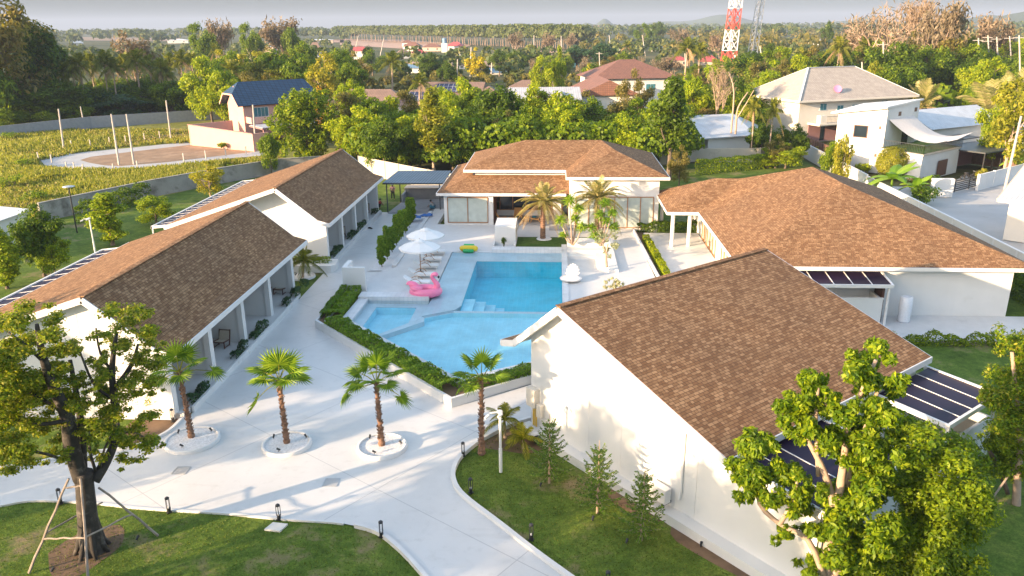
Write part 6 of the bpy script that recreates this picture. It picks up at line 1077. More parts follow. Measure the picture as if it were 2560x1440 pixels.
def onwall(A, Cc, k0, k1, z0, z1, off=.03): dd = (Cc-A); n_ = Vector((dd.y, -dd.x)).normalized()*off; p, r = A+dd*k0, A+dd*k1; b = B(); b.prism([tuple(p), tuple(r), tuple(r+n_), tuple(p+n_)], z0, z1); return b
fq = onwall(TLv, TCv, .36, .66, 4.2, 5.75, .05).build('window_frame', WOODD, wh); onwall(TLv, TCv, .38, .64, 4.3, 5.65, .07).build('pane', GLASS, fq); TRv = Vector(TR)
for k0, z0 in ((.35, 6.9), (.85, 7.2)): onwall(TCv, TRv, k0, k0+.08, z0, z0+.5).build('vent_window', BROWNS, wh)
onwall(TCv, TRv, .55, .75, 3.05, 5.0).build('terrace_door', GLASS, wh)
for k, z in ((.92, 5.6), (.9, 2.2)): onwall(TLv, TCv, k-.05, k, z-.2, z+.2).build('vent_window', BROWNS, wh)
L_, K_, R4, M4 = Vector((39.6, 99.9)), Vector((42.58, 94.2)), Vector((50.1, 101.0)), Vector((47.0, 106.6)); b = B(); b.slab([(*L_, 3.25), (*K_, 3.25), (*R4, 3.25), (*M4, 3.25)], .2); b.build('terrace_slab', CONC2, wh); b = B(); ins = [(p*.94+(L_+K_+R4+M4)/4*.06) for p in (L_, K_, R4, M4)]; b.poly(*[(p.x, p.y, 3.3) for p in ins]); b.build('roof_lawn', LAWN2, wh)
b = B()
for A, Cc in ((L_, K_), (K_, R4)):
    n = int((Cc-A).length/.22)
    for i in range(n+1): p = A.lerp(Cc, i/n); b.beam((p.x, p.y, 3.25), (p.x, p.y, 4.3), .025, .025)
    b.beam((*A, 4.3), (*Cc, 4.3), .05, .05)
b.build('terrace_railing', DARKM, wh); onwall(K_, R4, .42, .66, .2, 2.1, .05).build('window_frame', WOODD, wh)
b = B(); A, Bq, Cq, Dq = Vector((40.6, 100.4, 6.6)), Vector((44.8, 103.9, 6.9)), Vector((51.6, 101.8, 4.9)), Vector((47.6, 97.3, 4.6)); n = 10; vs = []
for i in range(n+1):
    for j in range(n+1): s, t_ = i/n, j/n; p = (A.lerp(Bq, s)).lerp(Dq.lerp(Cq, s), t_); p.z -= 1.5*math.sin(PI*t_)*(.75+.4*abs(s-.5)); vs.append(p)
b.add(vs, [(i*(n+1)+j, (i+1)*(n+1)+j, (i+1)*(n+1)+j+1, i*(n+1)+j+1) for i in range(n) for j in range(n)]); sl_o = one(b, 'shade_sail', SAILM, 'pale sagging shade sail stretched over the grass roof terrace', 'shade sail', (45, 100, 5), smooth=True)
F = Fr((49.5, 108.5), .55); rh_ = house('annex_house', 'white annexe with pale blue metal roof and brown gable behind the shade sail', F, 15, 8, 4.4, 2.1, WHITE, METR, .5, True, cat='house'); b = B(); F.box(b, 15.0, 15.06, .2, 7.8, .2, 4.3); b.build('brown_gable_cladding', BROWNS, rh_)
cpo = thing('carport', 'dark flat roofed carport with slatted side beside the white house', 'carport', (56, 101, 0)); F = Fr((51.5, 99.3), .62); b = B(); F.box(b, -.6, 8.0, -1, 5, 2.75, 2.9); F.box(b, 2, 10, 5.3, 9.5, 3.2, 3.33); b.build('roof', DARKM, cpo); b = B(); F.box(b, 7.7, 7.85, -.8, 4.8, 0, 2.7); b.build('slatted_screen', BROWNS, cpo); b = B(); F.box(b, -.4, 7.7, 4.8, 5.0, 0, 2.7); b.build('back_wall', PINKD, cpo); [F.box(B(), x, x+.12, -.9, -.78, 0, 2.75).build('post', BLACK, cpo) for x in (-.4, 3.6)]
sheet('side_street', [(35.5, 60), (45, 60), (70, 84), (70, 108), (50, 99), (44.5, 92.5), (40, 92), (35.5, 93)], -.06, ROAD)
gt = thing('driveway_gate', 'dark slatted driveway gate between white gateposts', 'gate', (46.5, 90.8, 0)); g0, g1_ = P(2385, 481, 0), P(2455, 463, 0); b = B(); n = 6
for i in range(n): z = .15+i*.22; b.beam((g0.x, g0.y, z), (g1_.x, g1_.y, z), .04, .12)
for k in (0, .5, 1): p = g0.lerp(g1_, k); b.beam((p.x, p.y, 0), (p.x, p.y, 1.5), .08, .08)
b.build('gate_leaf', BLACK, gt); gp_ = P(2348, 492, 0); b = B(); b.box(gp_.x-1.0, gp_.x+1.2, gp_.y-.3, gp_.y+.2, 0, 2.0); one(b, 'gate_pillar', WHITE, 'thick white gate pillar with a small dark plate', 'gate pillar', (gp_.x, gp_.y, 0))
q0, q1 = P(2442, 475, 0), P(2552, 446, 0); wallrun('garden_wall', 'white low garden wall right of the dark gate along the street', [(q0.x, q0.y), (q1.x, q1.y), (q1.x+10, q1.y+4)], 1.75, WHITE, .2, post=4, postmat=WHITE)
mo = thing('motorbike', 'dark scooter parked inside the gate under the carport', 'motorbike', P(2420, 452, 0)); c = P(2420, 450, 0)
for dx in (-.65, .65): b = B(); M2 = []; b.torus((c.x+dx, c.y, .3), .24, .07, 16, 8, 'y'); b.build('wheel', BLACK, mo, True)
b = B(); b.tube([(c.x-.6, c.y, .35), (c.x-.3, c.y, .75), (c.x, c.y, .45), (c.x+.45, c.y, .6), (c.x+.6, c.y, 1.0)], [.12, .2, .16, .14, .05], 8); b.build('body', CLBLK, mo, True); b = B(); b.tube([(c.x-.55, c.y, .82), (c.x+.05, c.y, .80)], [.13, .12], 8); b.build('saddle', CLBLK, mo, True); b = B(); b.tube([(c.x+.55, c.y-.3, 1.05), (c.x+.55, c.y+.3, 1.05)], .025, 6); b.build('handlebar', GALV, mo)
pole('power_pole', 'tall pale power pole at the right edge by the street', 2511, 478, 2553, 290, .16)
# shed with pale roof
sh = thing('pale_roof_shed', 'long low building with pale grey sheet roof behind the weathered wall', 'building', (26, 116, 0)); f1, f2, f3, r1, r2 = P(1700, 351, 3.0), P(1891, 337, 3.0), P(1896, 313, 3.0), P(1833, 284, 5.0), P(1700, 290, 5.0)
b = B(); b.poly(f1, f2, r1, r2); b.poly(f2, f3, r1); o = b.build('roof', METR, sh); m = o.modifiers.new('s', 'SOLIDIFY'); m.thickness = .15; m.offset = -1; b = B(); A, Cc = Vector(f1[:2]), Vector(f2[:2]); dd = (Cc-A).normalized(); nv = Vector((-dd.y, dd.x)); b.prism([tuple(A+dd*5+nv*.5), tuple(Cc-dd*.6+nv*.5), tuple(Cc-dd*.6+nv*9), tuple(A+dd*5+nv*9)], 0, 2.95); b.build('wall', PALEW, sh); b = B(); p = A+dd*2+nv*.5; b.beam((*p, 0), (*p, 2.9), .15, .15); b.build('post', DARKM, sh)
# building at the right edge
F = Fr((37.6, 68.3), math.radians(49.4)); be_ = thing('edge_house', 'cream house with ribbed blue grey metal roof cut by the right edge', 'house', (42, 68, 0)); b = B(); F.box(b, .7, 7.6, -9, -.8, 0, 3.3); b.build('wall', CREAM, be_); b = B(); b.slab([F(0, -9.6, 3.6), F(8, -9.6, 5.5), F(8, 0, 5.5), F(0, 0, 3.6)], .12); b.build('roof', METR, be_); b = B(); b.beam(F(-.03, -9.6, 3.48), F(-.03, 0, 3.48), .08, .28); b.build('fascia', CREAM, be_); b = B(); b.beam(F(0, .03, 3.5), F(8, .03, 5.4), .08, .22); b.build('bargeboard', BEIGE, be_)
F = Fr((62, 112), .45); house('far_white_house', 'white house with shallow grey roof and barred window at the right edge', F, 16, 9, 4.2, .9, PALEW, METR, .5, True, ((3.2, 2.6),), glass=GLASS, ww=2.6, wh_=1.2)
# brown tiled neighbour group, row roofs with solar panels, metal roof house
F = Fr((7.2, 147.5), math.radians(18)); house('brown_roof_house', 'big two storey house with wide chestnut brown tiled hip roof', Fr((8, 171), .2), 17.5, 14, 7.0, 3.6, PALEW, BROWNT, .9, wins=((4, 4.5), (12, 4.5)), glass=GLASST, ww=2)
g = P(1560, 236, 0); house('brown_roof_house', 'nearer wing with chestnut tiled gable roof and white dormer front', Fr((4.2, 147.5), .1), 10.5, 16, 5.6, 2.7, PALEW, BROWNT, .7, True, ((2.5, 3.2), (8.4, 3.2)), glass=GLASST, ww=1.6)
dh = house('dormer_house', 'low house with pale blue grey tiled roof and two small dormers among trees', Fr((-8.0, 141), .08), 12, 8, 5.3, 2.0, PALEW, tiled('pale_slate_roof', (.42, .44, .48), (.38, .40, .45), .4, .35, (.25, .27, .3), .04), .4, True)
for x in (4.2, 8.6): b = B(); F = Fr((-8.0, 141), .08); b.add([F(x-.7, -.1, 5.6), F(x+.7, -.1, 5.6), F(x, -.1, 6.7), F(x-.7, 2, 6.4), F(x+.7, 2, 6.4), F(x, 2.2, 6.75)], [(0, 1, 2), (1, 4, 5, 2), (0, 2, 5, 3)]); b.build('dormer', PALEW, dh)
for i, (x, y, a, w_, lb) in enumerate(((-45, 152, -.1, 17, 'taupe tiled bungalow roof at the left of the row behind the orange tree'), (-32.5, 150, -.08, 14.5, 'taupe tiled bungalow roof with a block of solar panels, front row'), (-29.5, 171, -.08, 13, 'taupe tiled bungalow roof with solar panels, second row'), (-12.5, 176, -.05, 15, 'taupe tiled bungalow roof half hidden by bushy green trees'), (-18, 159, -.08, 8, 'small taupe tiled roof beyond the leaning coconut palm'))):
    F = Fr((x, y), a); t = house('bungalow', lb, F, w_, 9, 3.7, 2.6, PALEW, TAUPET, .7, i == 2, ((2, 1.2), (w_-3, 1.2)), group='taupe roofed bungalows in the estate')
    if i in (1, 2): b = B(); x0 = w_*.28; b.slab([F(x0, .3, 4.55), F(x0+5.2, .3, 4.55), F(x0+5.2, 2.9, 6.0), F(x0, 2.9, 6.0)], .08); b.build('solar_panels', SOLAR, t)
g = P(2370, 200, 0); house('flat_metal_house', 'beige house under a broad flat pale metal roof in the palms', Fr((101, 205), .3), 26, 12, 8.6, .8, BEIGE, METR, 1.6, True, ((5, 5), (12, 5)), cat='house')
g = P(2115, 170, 0); gz = thing('gazebo', 'small grey tiled gazebo on blue posts among trees', 'gazebo', (88, 245, 0)); F = Fr((84, 243), .2); b = B(); hip(b, F, 0, 9, 0, 9, 8.2, 11); b.build('roof', TAUPET, gz); b = B(); [F.box(b, x, x+.4, y, y+.4, 0, 8.2) for x in (1, 7.6) for y in (1, 7.6)]; b.build('post', GREYW, gz)
# village houses on the plain (left, centre, right)
VH = [('white_house', 'low white house with red trimmed roof beyond the estate, left of the dark round tree', 870, 928, 148, 130, 119, PALEW, REDR), ('blue_house', 'small blue house with a red edge roof beyond the coconut palm', 874, 898, 142, 128, 119, GREYW, REDR), ('village_house', 'farther red brown roofed house at the top of the village cluster', 1004, 1032, 117, 108, 101, PALEW, BROWNT),
      ('village_house', 'brown roofed bungalow at the left of the village cluster', 1005, 1052, 128, 117, 106, CREAM, BROWNT), ('village_house', 'orange brown roofed house in the middle of the village', 1053, 1105, 128, 119, 110, BEIGE, BROWNT), ('village_house', 'house with salmon red roof right of the water tank', 1113, 1160, 130, 117, 106, PALEW, REDR),
      ('village_house', 'pale house with grey hip roof in front of the village cluster', 1130, 1190, 143, 133, 118, PALEW, TAUPET), ('village_house', 'small white gabled house with red roof in the village', 1030, 1066, 143, 133, 124, PALEW, REDR), ('village_house', 'grey roofed shed at the left of the small white gabled house', 993, 1030, 146, 136, 124, PALEW, TAUPET),
      ('blue_roof_hall', 'long blue metal roofed hall behind the solar roofs', 1008, 1085, 182, 172, 162, PALEW, BLUER), ('blue_roof_hall', 'blue metal roofed hall right of the taupe roofs', 1185, 1270, 186, 182, 172, PALEW, BLUER), ('shelter', 'small grey gabled shelter by the road in the village', 1143, 1180, 172, 164, 158, PALEW, TAUPET),
      ('grey_block', 'grey concrete box building with dark open side among trees', 617, 690, 172, 124, 123, BEIGE, CONC), ('teal_house', 'pale teal house below the grey concrete box', 608, 655, 182, 160, 158, TEALW, TRIM), ('teal_roof_house', 'house with a flat teal metal roof behind palms', 528, 588, 150, 140, 134, PALEW, GREENR), ('navy_roof_house', 'pale blue house with dark grey hip roof, right of the concrete box', 768, 808, 145, 130, 108, GREYW, TAUPET),
      ('teal_shop', 'small teal fronted building with dark opening beyond the brown roofs', 1413, 1457, 168, 145, 143, TEALW, BEIGE), ('village_house', 'taupe gabled roof right of the teal building', 1457, 1490, 168, 156, 142, BEIGE, TAUPET), ('village_house', 'pink brown roofed house left of the teal building', 1372, 1400, 172, 158, 146, BEIGE, TAUPET), ('red_roof_house', 'red roofed orange house left of the lattice tower', 1672, 1722, 165, 152, 142, BEIGE, REDR),
      ('red_roof_house', 'red roofed house at the foot of the red lattice tower', 1748, 1800, 162, 155, 140, BEIGE, REDR), ('maroon_tent', 'dark red roofed shelter behind the yellow green tree', 1978, 2024, 182, 168, 157, PINKD, plain('maroon_roof', (.13, .02, .05), .6)), ('white_hall', 'long white shed behind the two towers', 1830, 1880, 146, 134, 122, PALEW, TAUPET), ('white_hall', 'low pale hall among trees, right of the grey tower', 1995, 2050, 112, 104, 99, PALEW, METR),
      ('village_house', 'little white roofed house between dark trees on the left horizon', 183, 206, 114, 109, 102, PALEW, TRIM), ('village_house', 'long white wall house on the left plain', 420, 470, 108, 102, 99, PALEW, TRIM), ('village_house', 'grey metal roofed house behind the tall dark tree, far left', 85, 130, 162, 150, 134, GREYW, METR), ('white_hall', 'pale tarpaulin covered shed under the palms, far left', 132, 162, 205, 192, 184, PALEW, TRIM),
      ('far_villa', 'pale multi roofed villa alone beyond the plantation', 1468, 1505, 84, 76, 64, BEIGE, TAUPET), ('village_house', 'low white sheds beyond the dark thicket', 1536, 1575, 126, 119, 116, PALEW, BLUER), ('village_house', 'long white wall with dark roof on the brown field', 760, 835, 108, 101, 99, BEIGE, TRIM), ('village_house', 'white low building right of the thicket', 1626, 1668, 128, 121, 118, PALEW, METR)]
for nm, lb, uL, uR, vb, ve, vr, wl, rf in VH: pxhouse(nm, lb, uL, uR, vb, ve, vr, wl, rf, .7, R.uniform(-.3, .3), nm in ('shelter', 'white_hall', 'blue_roof_hall'), 2 if uR-uL < 60 else 3)
tk = P(1112, 131, 0); t = thing('water_tank', 'blue water tank on a pale stand in the village', 'water tank', tk); b = B(); b.lathe([(1.6, 6), (1.6, 9.2), (0, 9.6)], tk, 12); b.build('tank', BLUER, t); b = B(); b.box(tk.x-2, tk.x+2, tk.y-2, tk.y+2, 0, 6); b.build('stand', PALEW, t)
# lattice towers
def tower(lb, name, dist, uc, w0, vb0, bands, ulean, mat_cols, u_top, wtop, h, solid=.16):
    g = D(uc, dist); t = thing(name, lb, 'tower', g); gm = mpp(g); n = 16; zb = 0; mats = {}
    def corner(k, s1, s2): z = h*k; f = 1-k*(1-wtop/w0); hw = w0*gm/2*f*.72; c = g+Vector(((u_top-uc)*gm*k, 0, z)); a = .45; x, y = s1*hw, s2*hw; return c+Vector((x*math.cos(a)-y*math.sin(a), x*math.sin(a)+y*math.cos(a), 0))
    cs = [(-1, -1), (1, -1), (1, 1), (-1, 1)]
    for i in range(n):
        k0, k1 = i/n, (i+1)/n; mt = mat_cols(k0)
        b = mats.setdefault(mt.name, (B(), mt))[0]
        for j in range(4):
            p0, p1, q0, q1 = corner(k0, *cs[j]), corner(k1, *cs[j]), corner(k0, *cs[(j+1) % 4]), corner(k1, *cs[(j+1) % 4])
            b.beam(p0, p1, solid*1.5, solid*1.5); b.beam(p0, q0, solid*.7, solid*.7); b.beam(p0, q1, solid*.7, solid*.7); b.beam(q0, p1, solid*.7, solid*.7)
    for k, (b, mt) in mats.items(): b.build('lattice_section', mt, t)
    return t
GT = D(1815, 330); hT = 62.0
zk = lambda v: ztop(GT, 1815, v)
zb1, zb2, zb3 = zk(150), zk(88), zk(22)
tower('tall red and white lattice telecom tower', 'lattice_tower', 330, 1808, 34, 0, None, 0, lambda k: REDP if (k*hT < zb1 or zb2 <= k*hT < zb3) else WHTP, 1828, 18, hT, .26); tower('slim grey steel lattice mast right of the red and white tower', 'lattice_tower', 340, 1864, 22, 0, None, 0, lambda k: GALV, 1890, 11, 62.0, .17)
# utility poles
for i, (u, vt, dist, arms, lb) in enumerate(((2208, 105, 190, 1, 'utility pole with one crossarm behind the beige hip roof'), (2155, 155, 185, 0, 'short bare pole just above the beige hip roof'), (2446, 95, 210, 1, 'leaning utility pole, left of the group at the right'), (2470, 88, 215, 2, 'utility pole with two crossarms in the right group'), (2492, 92, 220, 1, 'utility pole joined by a beam to its neighbour, right group'), (2524, 90, 225, 1, 'utility pole right of the beam in the right group'), (2548, 88, 200, 1, 'utility pole with transformer at the right edge'), (2424, 90, 240, 1, 'thin utility pole at the left of the right group'),
     (1144, 148, 230, 0, 'bright concrete pole beside the village road'), (1230, 146, 300, 0, 'concrete pole right of the yellow flowering tree'), (1498, 130, 280, 1, 'pole before the dark thicket'), (1403, 90, 420, 0, 'pole before the brown field trees'), (1712, 125, 240, 1, 'pole by the red roof left of the tower'), (896, 90, 520, 0, 'thin pole on the brown field, left one'), (960, 95, 520, 0, 'thin pole on the brown field, right one'), (1523, 88, 480, 0, 'thin pole beyond the thicket, left one'), (1606, 88, 480, 0, 'thin pole beyond the thicket, right one'), (1900, 115, 300, 0, 'thin pole right of the grey mast'), (1335, 88, 470, 0, 'pole against the pale plantation edge'), (1178, 118, 300, 0, 'thin pole by the village shelter'))): pole('utility_pole', lb, u, 0, u, vt, .2 if dist < 300 else .3, arms, D(u, dist))
# ------------------------------------------------------------------ palms and trees of the middle distance
for v_ in range(3): pinnate_palm('coconut', v_, 7.5, 20, 3.6, LF_COCO, BARKP, .17, .75, .95, .10, 2, .05, 22)
pinnate_palm('bigfrond', 0, 2.6, 18, 5.2, LF_DATE, BARKT, .35, .5, 1.0, .07, 6, .02, 46)
def coco(u, vt, dist, hp=None, lb='coconut palm', group='coconut palms beyond the field', wpx=None, base=None):
    g = base or D(u, dist); h = ztop(g, u, vt); return place(PROTO[('coconut', R.randint(0, 2))], 'coconut_palm', lb, 'palm tree', (g.x, g.y, 0), h, wpx*mpp(g) if wpx else None, group=group)
for u, v, d_, w_ in ((150, 118, 175, 70), (190, 105, 190, 60), (222, 112, 170, 70), (205, 130, 160, 60), (250, 115, 195, 60), (280, 105, 180, 70), (300, 125, 165, 70), (335, 118, 200, 60), (360, 104, 178, 80), (395, 120, 190, 60), (420, 130, 170, 70), (445, 118, 200, 60), (470, 108, 195, 70), (500, 118, 210, 60), (175, 140, 150, 70), (590, 132, 172, 80), (560, 95, 260, 40), (660, 140, 185, 60), (430, 150, 160, 60)): coco(u, v, max(d_, 184) if u < 480 else d_, wpx=w_, lb='tall coconut palm in the dense grove beyond the field', group='coconut palms of the left grove')
coco(985, 116, 190, wpx=85, lb='coconut palm standing before the red roofed village', group=None); coco(1050, 168, 150, wpx=75, lb='coconut palm arching over the solar panel roofs', group=None); coco(1705, 78, 215, wpx=80, lb='coconut palm with drooping crown left of the red tower', group=None); coco(1738, 92, 225, wpx=60, lb='smaller coconut palm next to the tower', group=None); coco(2078, 72, 200, wpx=75, lb='tall coconut palm above the beige hip roof', group=None); coco(2140, 80, 230, wpx=60, lb='coconut palm beside the big leafless tree', group=None); coco(1985, 108, 215, wpx=60, lb='coconut palm left of the gazebo', group=None); coco(2385, 72, 235, wpx=80, lb='bright coconut palm right of the leafless trees', group=None); coco(1560, 95, 330, wpx=40, lb='distant coconut palm near the plantation', group=None)
for u, v, d_, w_, lb in ((1930, 228, 108, 60, 'feather palm beside the cream house wall, right one'), (1885, 222, 112, 60, 'feather palm beside the cream house wall, left one')): coco(u, v, d_, wpx=w_, lb=lb, group=None)
place(PROTO[('bigfrond', 0)], 'big_feather_palm', 'huge feather palm with dry arching fronds behind the white house', 'palm tree', D(2470, 142), ztop(D(2470, 142), 2470, 150)*.95, 18, group=None); place(PROTO[('bigfrond', 0)], 'big_feather_palm', 'feather palm with dry hanging fronds right of the beige roof', 'palm tree', D(2300, 150), ztop(D(2300, 150), 2300, 170), 11, rot=2); place(PROTO[('bigfrond', 0)], 'big_feather_palm', 'green feather palm behind the flat metal roof', 'palm tree', D(2540, 150), ztop(D(2540, 150), 2540, 130), 13, rot=4)
T = [ # kind, u, vtop, dist, width px, label, group
 ('orange', 800, 210, 124, 60, 'orange leaved tree behind the round tree', None), ('lime', 530, 135, 165, 120, 'large bright tree behind the pink house', None), ('lime', 560, 175, 150, 90, 'lower bright tree touching the navy roof', None), ('olive', 640, 175, 160, 90, None, 'M'), ('mid', 700, 120, 190, 110, None, 'M'), ('mid', 610, 185, 182, 80, None, 'M'), ('mid', 760, 130, 185, 110, None, 'M'), ('yellow', 820, 125, 165, 90, 'tall thin yellowish tree above the navy roof', None), ('mid', 860, 135, 190, 100, None, 'M'), ('lime', 880, 195, 130, 80, 'rounded lime tree before the taupe roof', None),
 ('olive', 870, 225, 118, 130, None, 'N'), ('mid', 930, 240, 114, 130, None, 'N'), ('lime', 900, 280, 108, 110, None, 'N'), ('mid', 960, 300, 104, 130, None, 'N'), ('col_yellow', 1080, 215, 99, 90, 'tall slim yellow green tree with a visible pale trunk', None), ('olive', 1010, 220, 125, 110, None, 'N'), ('mid', 1020, 290, 106, 110, None, 'N'), ('lime', 1150, 190, 122, 130, None, 'N'), ('mid', 1190, 215, 118, 120, None, 'N'), ('dense', 1180, 265, 106, 150, 'dark leafy tree above the pavilion left corner', None), ('dense', 1250, 205, 112, 140, 'tall dark dense tree behind the pavilion', None), ('dense', 1130, 300, 103, 110, None, 'N'), ('lime', 1330, 205, 116, 130, 'bright green tree with thin upright twigs behind the pavilion', None), ('lime', 1390, 225, 108, 150, 'wide lime green tree directly behind the pavilion ridge', None), ('lime', 1310, 260, 105, 120, None, 'N'), ('lime', 1440, 270, 104, 120, None, 'N'), ('dense', 1490, 260, 110, 120, None, 'N'), ('olive', 1530, 250, 118, 120, None, 'N'), ('mid', 1590, 240, 120, 110, None, 'N'), ('olive', 1580, 170, 135, 90, 'pale airy tree before the brown roofed house', None), ('dense', 1560, 290, 108, 110, None, 'N'), ('dense', 1620, 280, 112, 110, None, 'N'),
 ('col_dense', 1680, 185, 97, 110, 'tall oval tree on a bare pale trunk at the pavilion corner', None), ('lime', 1760, 160, 140, 130, 'broad bright green tree below the tower, left', None), ('lime', 1720, 200, 130, 100, None, 'Q'), ('lime', 1800, 215, 132, 110, None, 'Q'), ('mid', 1700, 250, 122, 90, None, 'Q'), ('feather', 1930, 150, 155, 120, 'feathery yellow green tree beside the cream house', None), ('mid', 1860, 210, 140, 80, None, 'Q'), ('bare', 1790, 165, 128, 90, 'leafless thin tree with spreading fork beyond the shed', None), ('dense', 1910, 305, 113, 80, 'round dark clipped tree by the cream house, left', None), ('dense', 1955, 310, 112, 60, 'round dark clipped tree by the cream house, middle', None), ('dense', 1995, 305, 112, 60, 'round dark clipped tree by the cream house, right', None), ('olive', 1950, 335, 108, 60, None, 'Q'),
 ('lime', 1925, 385, 108, 70, None, 'Q'), ('lime', 1975, 355, 108, 90, 'bright bush rising at the wall corner', None), ('dense', 1915, 105, 250, 70, None, 'R'), ('mid', 1850, 130, 235, 60, None, 'R'), ('mid', 1990, 130, 230, 90, None, 'R'), ('dense', 2000, 160, 200, 70, None, 'R'), ('mid', 2050, 120, 225, 70, None, 'R'), ('dense', 2220, 100, 190, 130, 'dark spreading tree below the leafless trees', None), ('olive', 2260, 75, 220, 130, None, 'R'), ('olive', 2330, 90, 210, 130, None, 'R'), ('mid', 2300, 110, 200, 120, None, 'R'), ('yellow', 2172, 148, 165, 60, 'yellow rounded shrubby tree at the beige roof corner', None), ('mid', 2200, 160, 165, 90, None, 'R'), ('mid', 2400, 105, 210, 110, None, 'R'), ('lime', 2430, 145, 190, 100, None, 'R'), ('olive', 2480, 110, 230, 110, None, 'R'), ('mid', 2540, 120, 220, 100, None, 'R'), ('yellow', 2535, 190, 110, 130, 'bushy yellow green tree at the right edge above the street', None), ('lime', 2500, 225, 118, 80, None, 'R'), ('mid', 2260, 165, 170, 80, None, 'R'),
 ('bare', 2190, -5, 230, 190, 'very large leafless pinkish brown tree against the sky', None), ('bare', 2280, -10, 225, 110, 'tall leafless tree right of the largest one', None), ('brown', 2345, 0, 215, 110, 'tall brown dry leaved tree against the sky', None), ('brown', 2440, 35, 260, 80, 'brown dry leaved tree before the right hill', None), ('brown', 2130, 45, 260, 90, 'low brown leafless thicket left of the large bare tree', None),
 ('mid', 2095, 350, 92, 70, 'airy young tree on the boundary wall by the white house', None), ('yellow', 2120, 330, 90, 50, 'thin light leaved young tree beside the white tower', None), ('olive', 1707, 360, 92, 60, 'thin pale young tree right of the pavilion', None), ('dense', 2262, 520, 0, 0, None, None),
 ('olive', 45, -50, 182, 210, 'towering dark tree with gaps at the left edge', None), ('dense', 130, 50, 186, 130, 'tall dark tree leaning toward the open sky, far left', None), ('mid', -40, -80, 178, 180, 'towering dark tree cut by the left edge', None), ('brown', 350, 82, 230, 110, 'dry brownish spreading tree behind the palm grove', None), ('mid', 527, 52, 330, 75, 'tall round tree on the skyline, leftmost of four', None), ('brown', 580, 48, 335, 60, 'brownish tall tree on the skyline, second of four', None), ('mid', 645, 52, 320, 60, 'dense tall tree on the skyline, third of four', None), ('brown', 715, 44, 330, 90, 'reddish brown tall tree on the skyline, fourth of four', None), ('mid', 745, 65, 320, 50, None, 'L'), ('olive', 690, 110, 230, 70, None, 'L'), ('mid', 770, 100, 240, 70, None, 'L'), ('gold', 1195, 116, 250, 55, 'yellow flowering tree by the village', None), ('dense', 932, 112, 330, 40, 'dark round tree in the brown field, beside the white house', None), ('dense', 1080, 128, 260, 60, None, 'L'), ('dense', 1120, 150, 230, 50, None, 'L'), ('dense', 1250, 120, 300, 50, None, 'L'), ('dense', 1290, 125, 290, 50, None, 'L'), ('blue', 1440, 108, 330, 90, 'dark blue green thicket tree beyond the brown roofs, left', None), ('blue', 1500, 105, 320, 80, 'dark blue green thicket tree beyond the brown roofs, right', None), ('brown', 1290, 80, 480, 50, 'bare orange brown tree at the plantation edge, left', None), ('brown', 1372, 82, 470, 45, 'bare orange brown tree at the plantation edge, middle', None), ('brown', 1425, 80, 470, 45, 'bare orange brown tree at the plantation edge, right', None), ('mid', 1600, 55, 560, 45, 'tall round tree above the far skyline, right of the plantation', None), ('dense', 1635, 52, 700, 40, 'dark tall tree on the far skyline', None), ('brown', 1680, 70, 500, 60, None, 'L'), ('lime', 1355, 135, 170, 60, 'lime tree before the teal building', None), ('lime', 1395, 110, 175, 40, 'thin tall lime green treetop before the field', None), ('gold', 1470, 155, 200, 40, None, 'L'), ('dense', 2045, 50, 500, 30, None, 'L'), ('brown', 1790, 85, 400, 60, None, 'L')]
GN = dict(M='trees behind the navy roofed house', N='trees crowding behind the pavilion', Q='trees near the pale shed', R='trees on the right slope', L='scattered trees on the plain')
for kind, u, vt, dist, w_, lb, gk in T:
    if not dist: continue
    kk = KN[kind[4:] if kind.startswith('col_') else kind]; tree(kind, u, vt, dist, w_, lb or ('%s tree among %s' % (kk, GN[gk])), None if lb else (kk+' '+GN[gk]))
fr_ = random.Random(77)
for gname, n_, (ua, ub), (da, db), (va, vb_), kinds, ws in (('trees crowding behind the pavilion', 22, (860, 1640), (100, 122), (215, 290), ('mid', 'lime', 'dense', 'olive', 'lime'), (90, 130)), ('trees behind the navy roofed house', 20, (560, 900), (164, 215), (110, 190), ('mid', 'lime', 'olive', 'yellow'), (70, 110)), ('trees on the right slope', 30, (1850, 2600), (165, 260), (85, 150), ('mid', 'lime', 'olive', 'dense'), (80, 120)), ('scattered trees on the plain', 26, (860, 1800), (200, 340), (118, 165), ('mid', 'olive', 'dense', 'brown', 'lime'), (35, 65)), ('trees near the pale shed', 12, (1700, 1900), (122, 150), (190, 260), ('mid', 'lime', 'olive'), (80, 110))):
    for i in range(n_):
        k_ = (i+fr_.random())/n_; u = ua+(ub-ua)*k_; d_ = fr_.uniform(da, db); g = D(u, d_)
        if gname.startswith('scattered') and (970 < u < 1290): continue
        if gname.startswith('trees on the right') and 1990 < u < 2330 and d_ < 200: d_ = 215
        kd = fr_.choice(kinds); kk = KN[kd]; tree(kd, u, va+(vb_-va)*(db-d_)/(db-da)+fr_.uniform(-8, 8), d_, fr_.uniform(*ws), '%s tree among %s' % (kk, gname), kk+' '+gname)
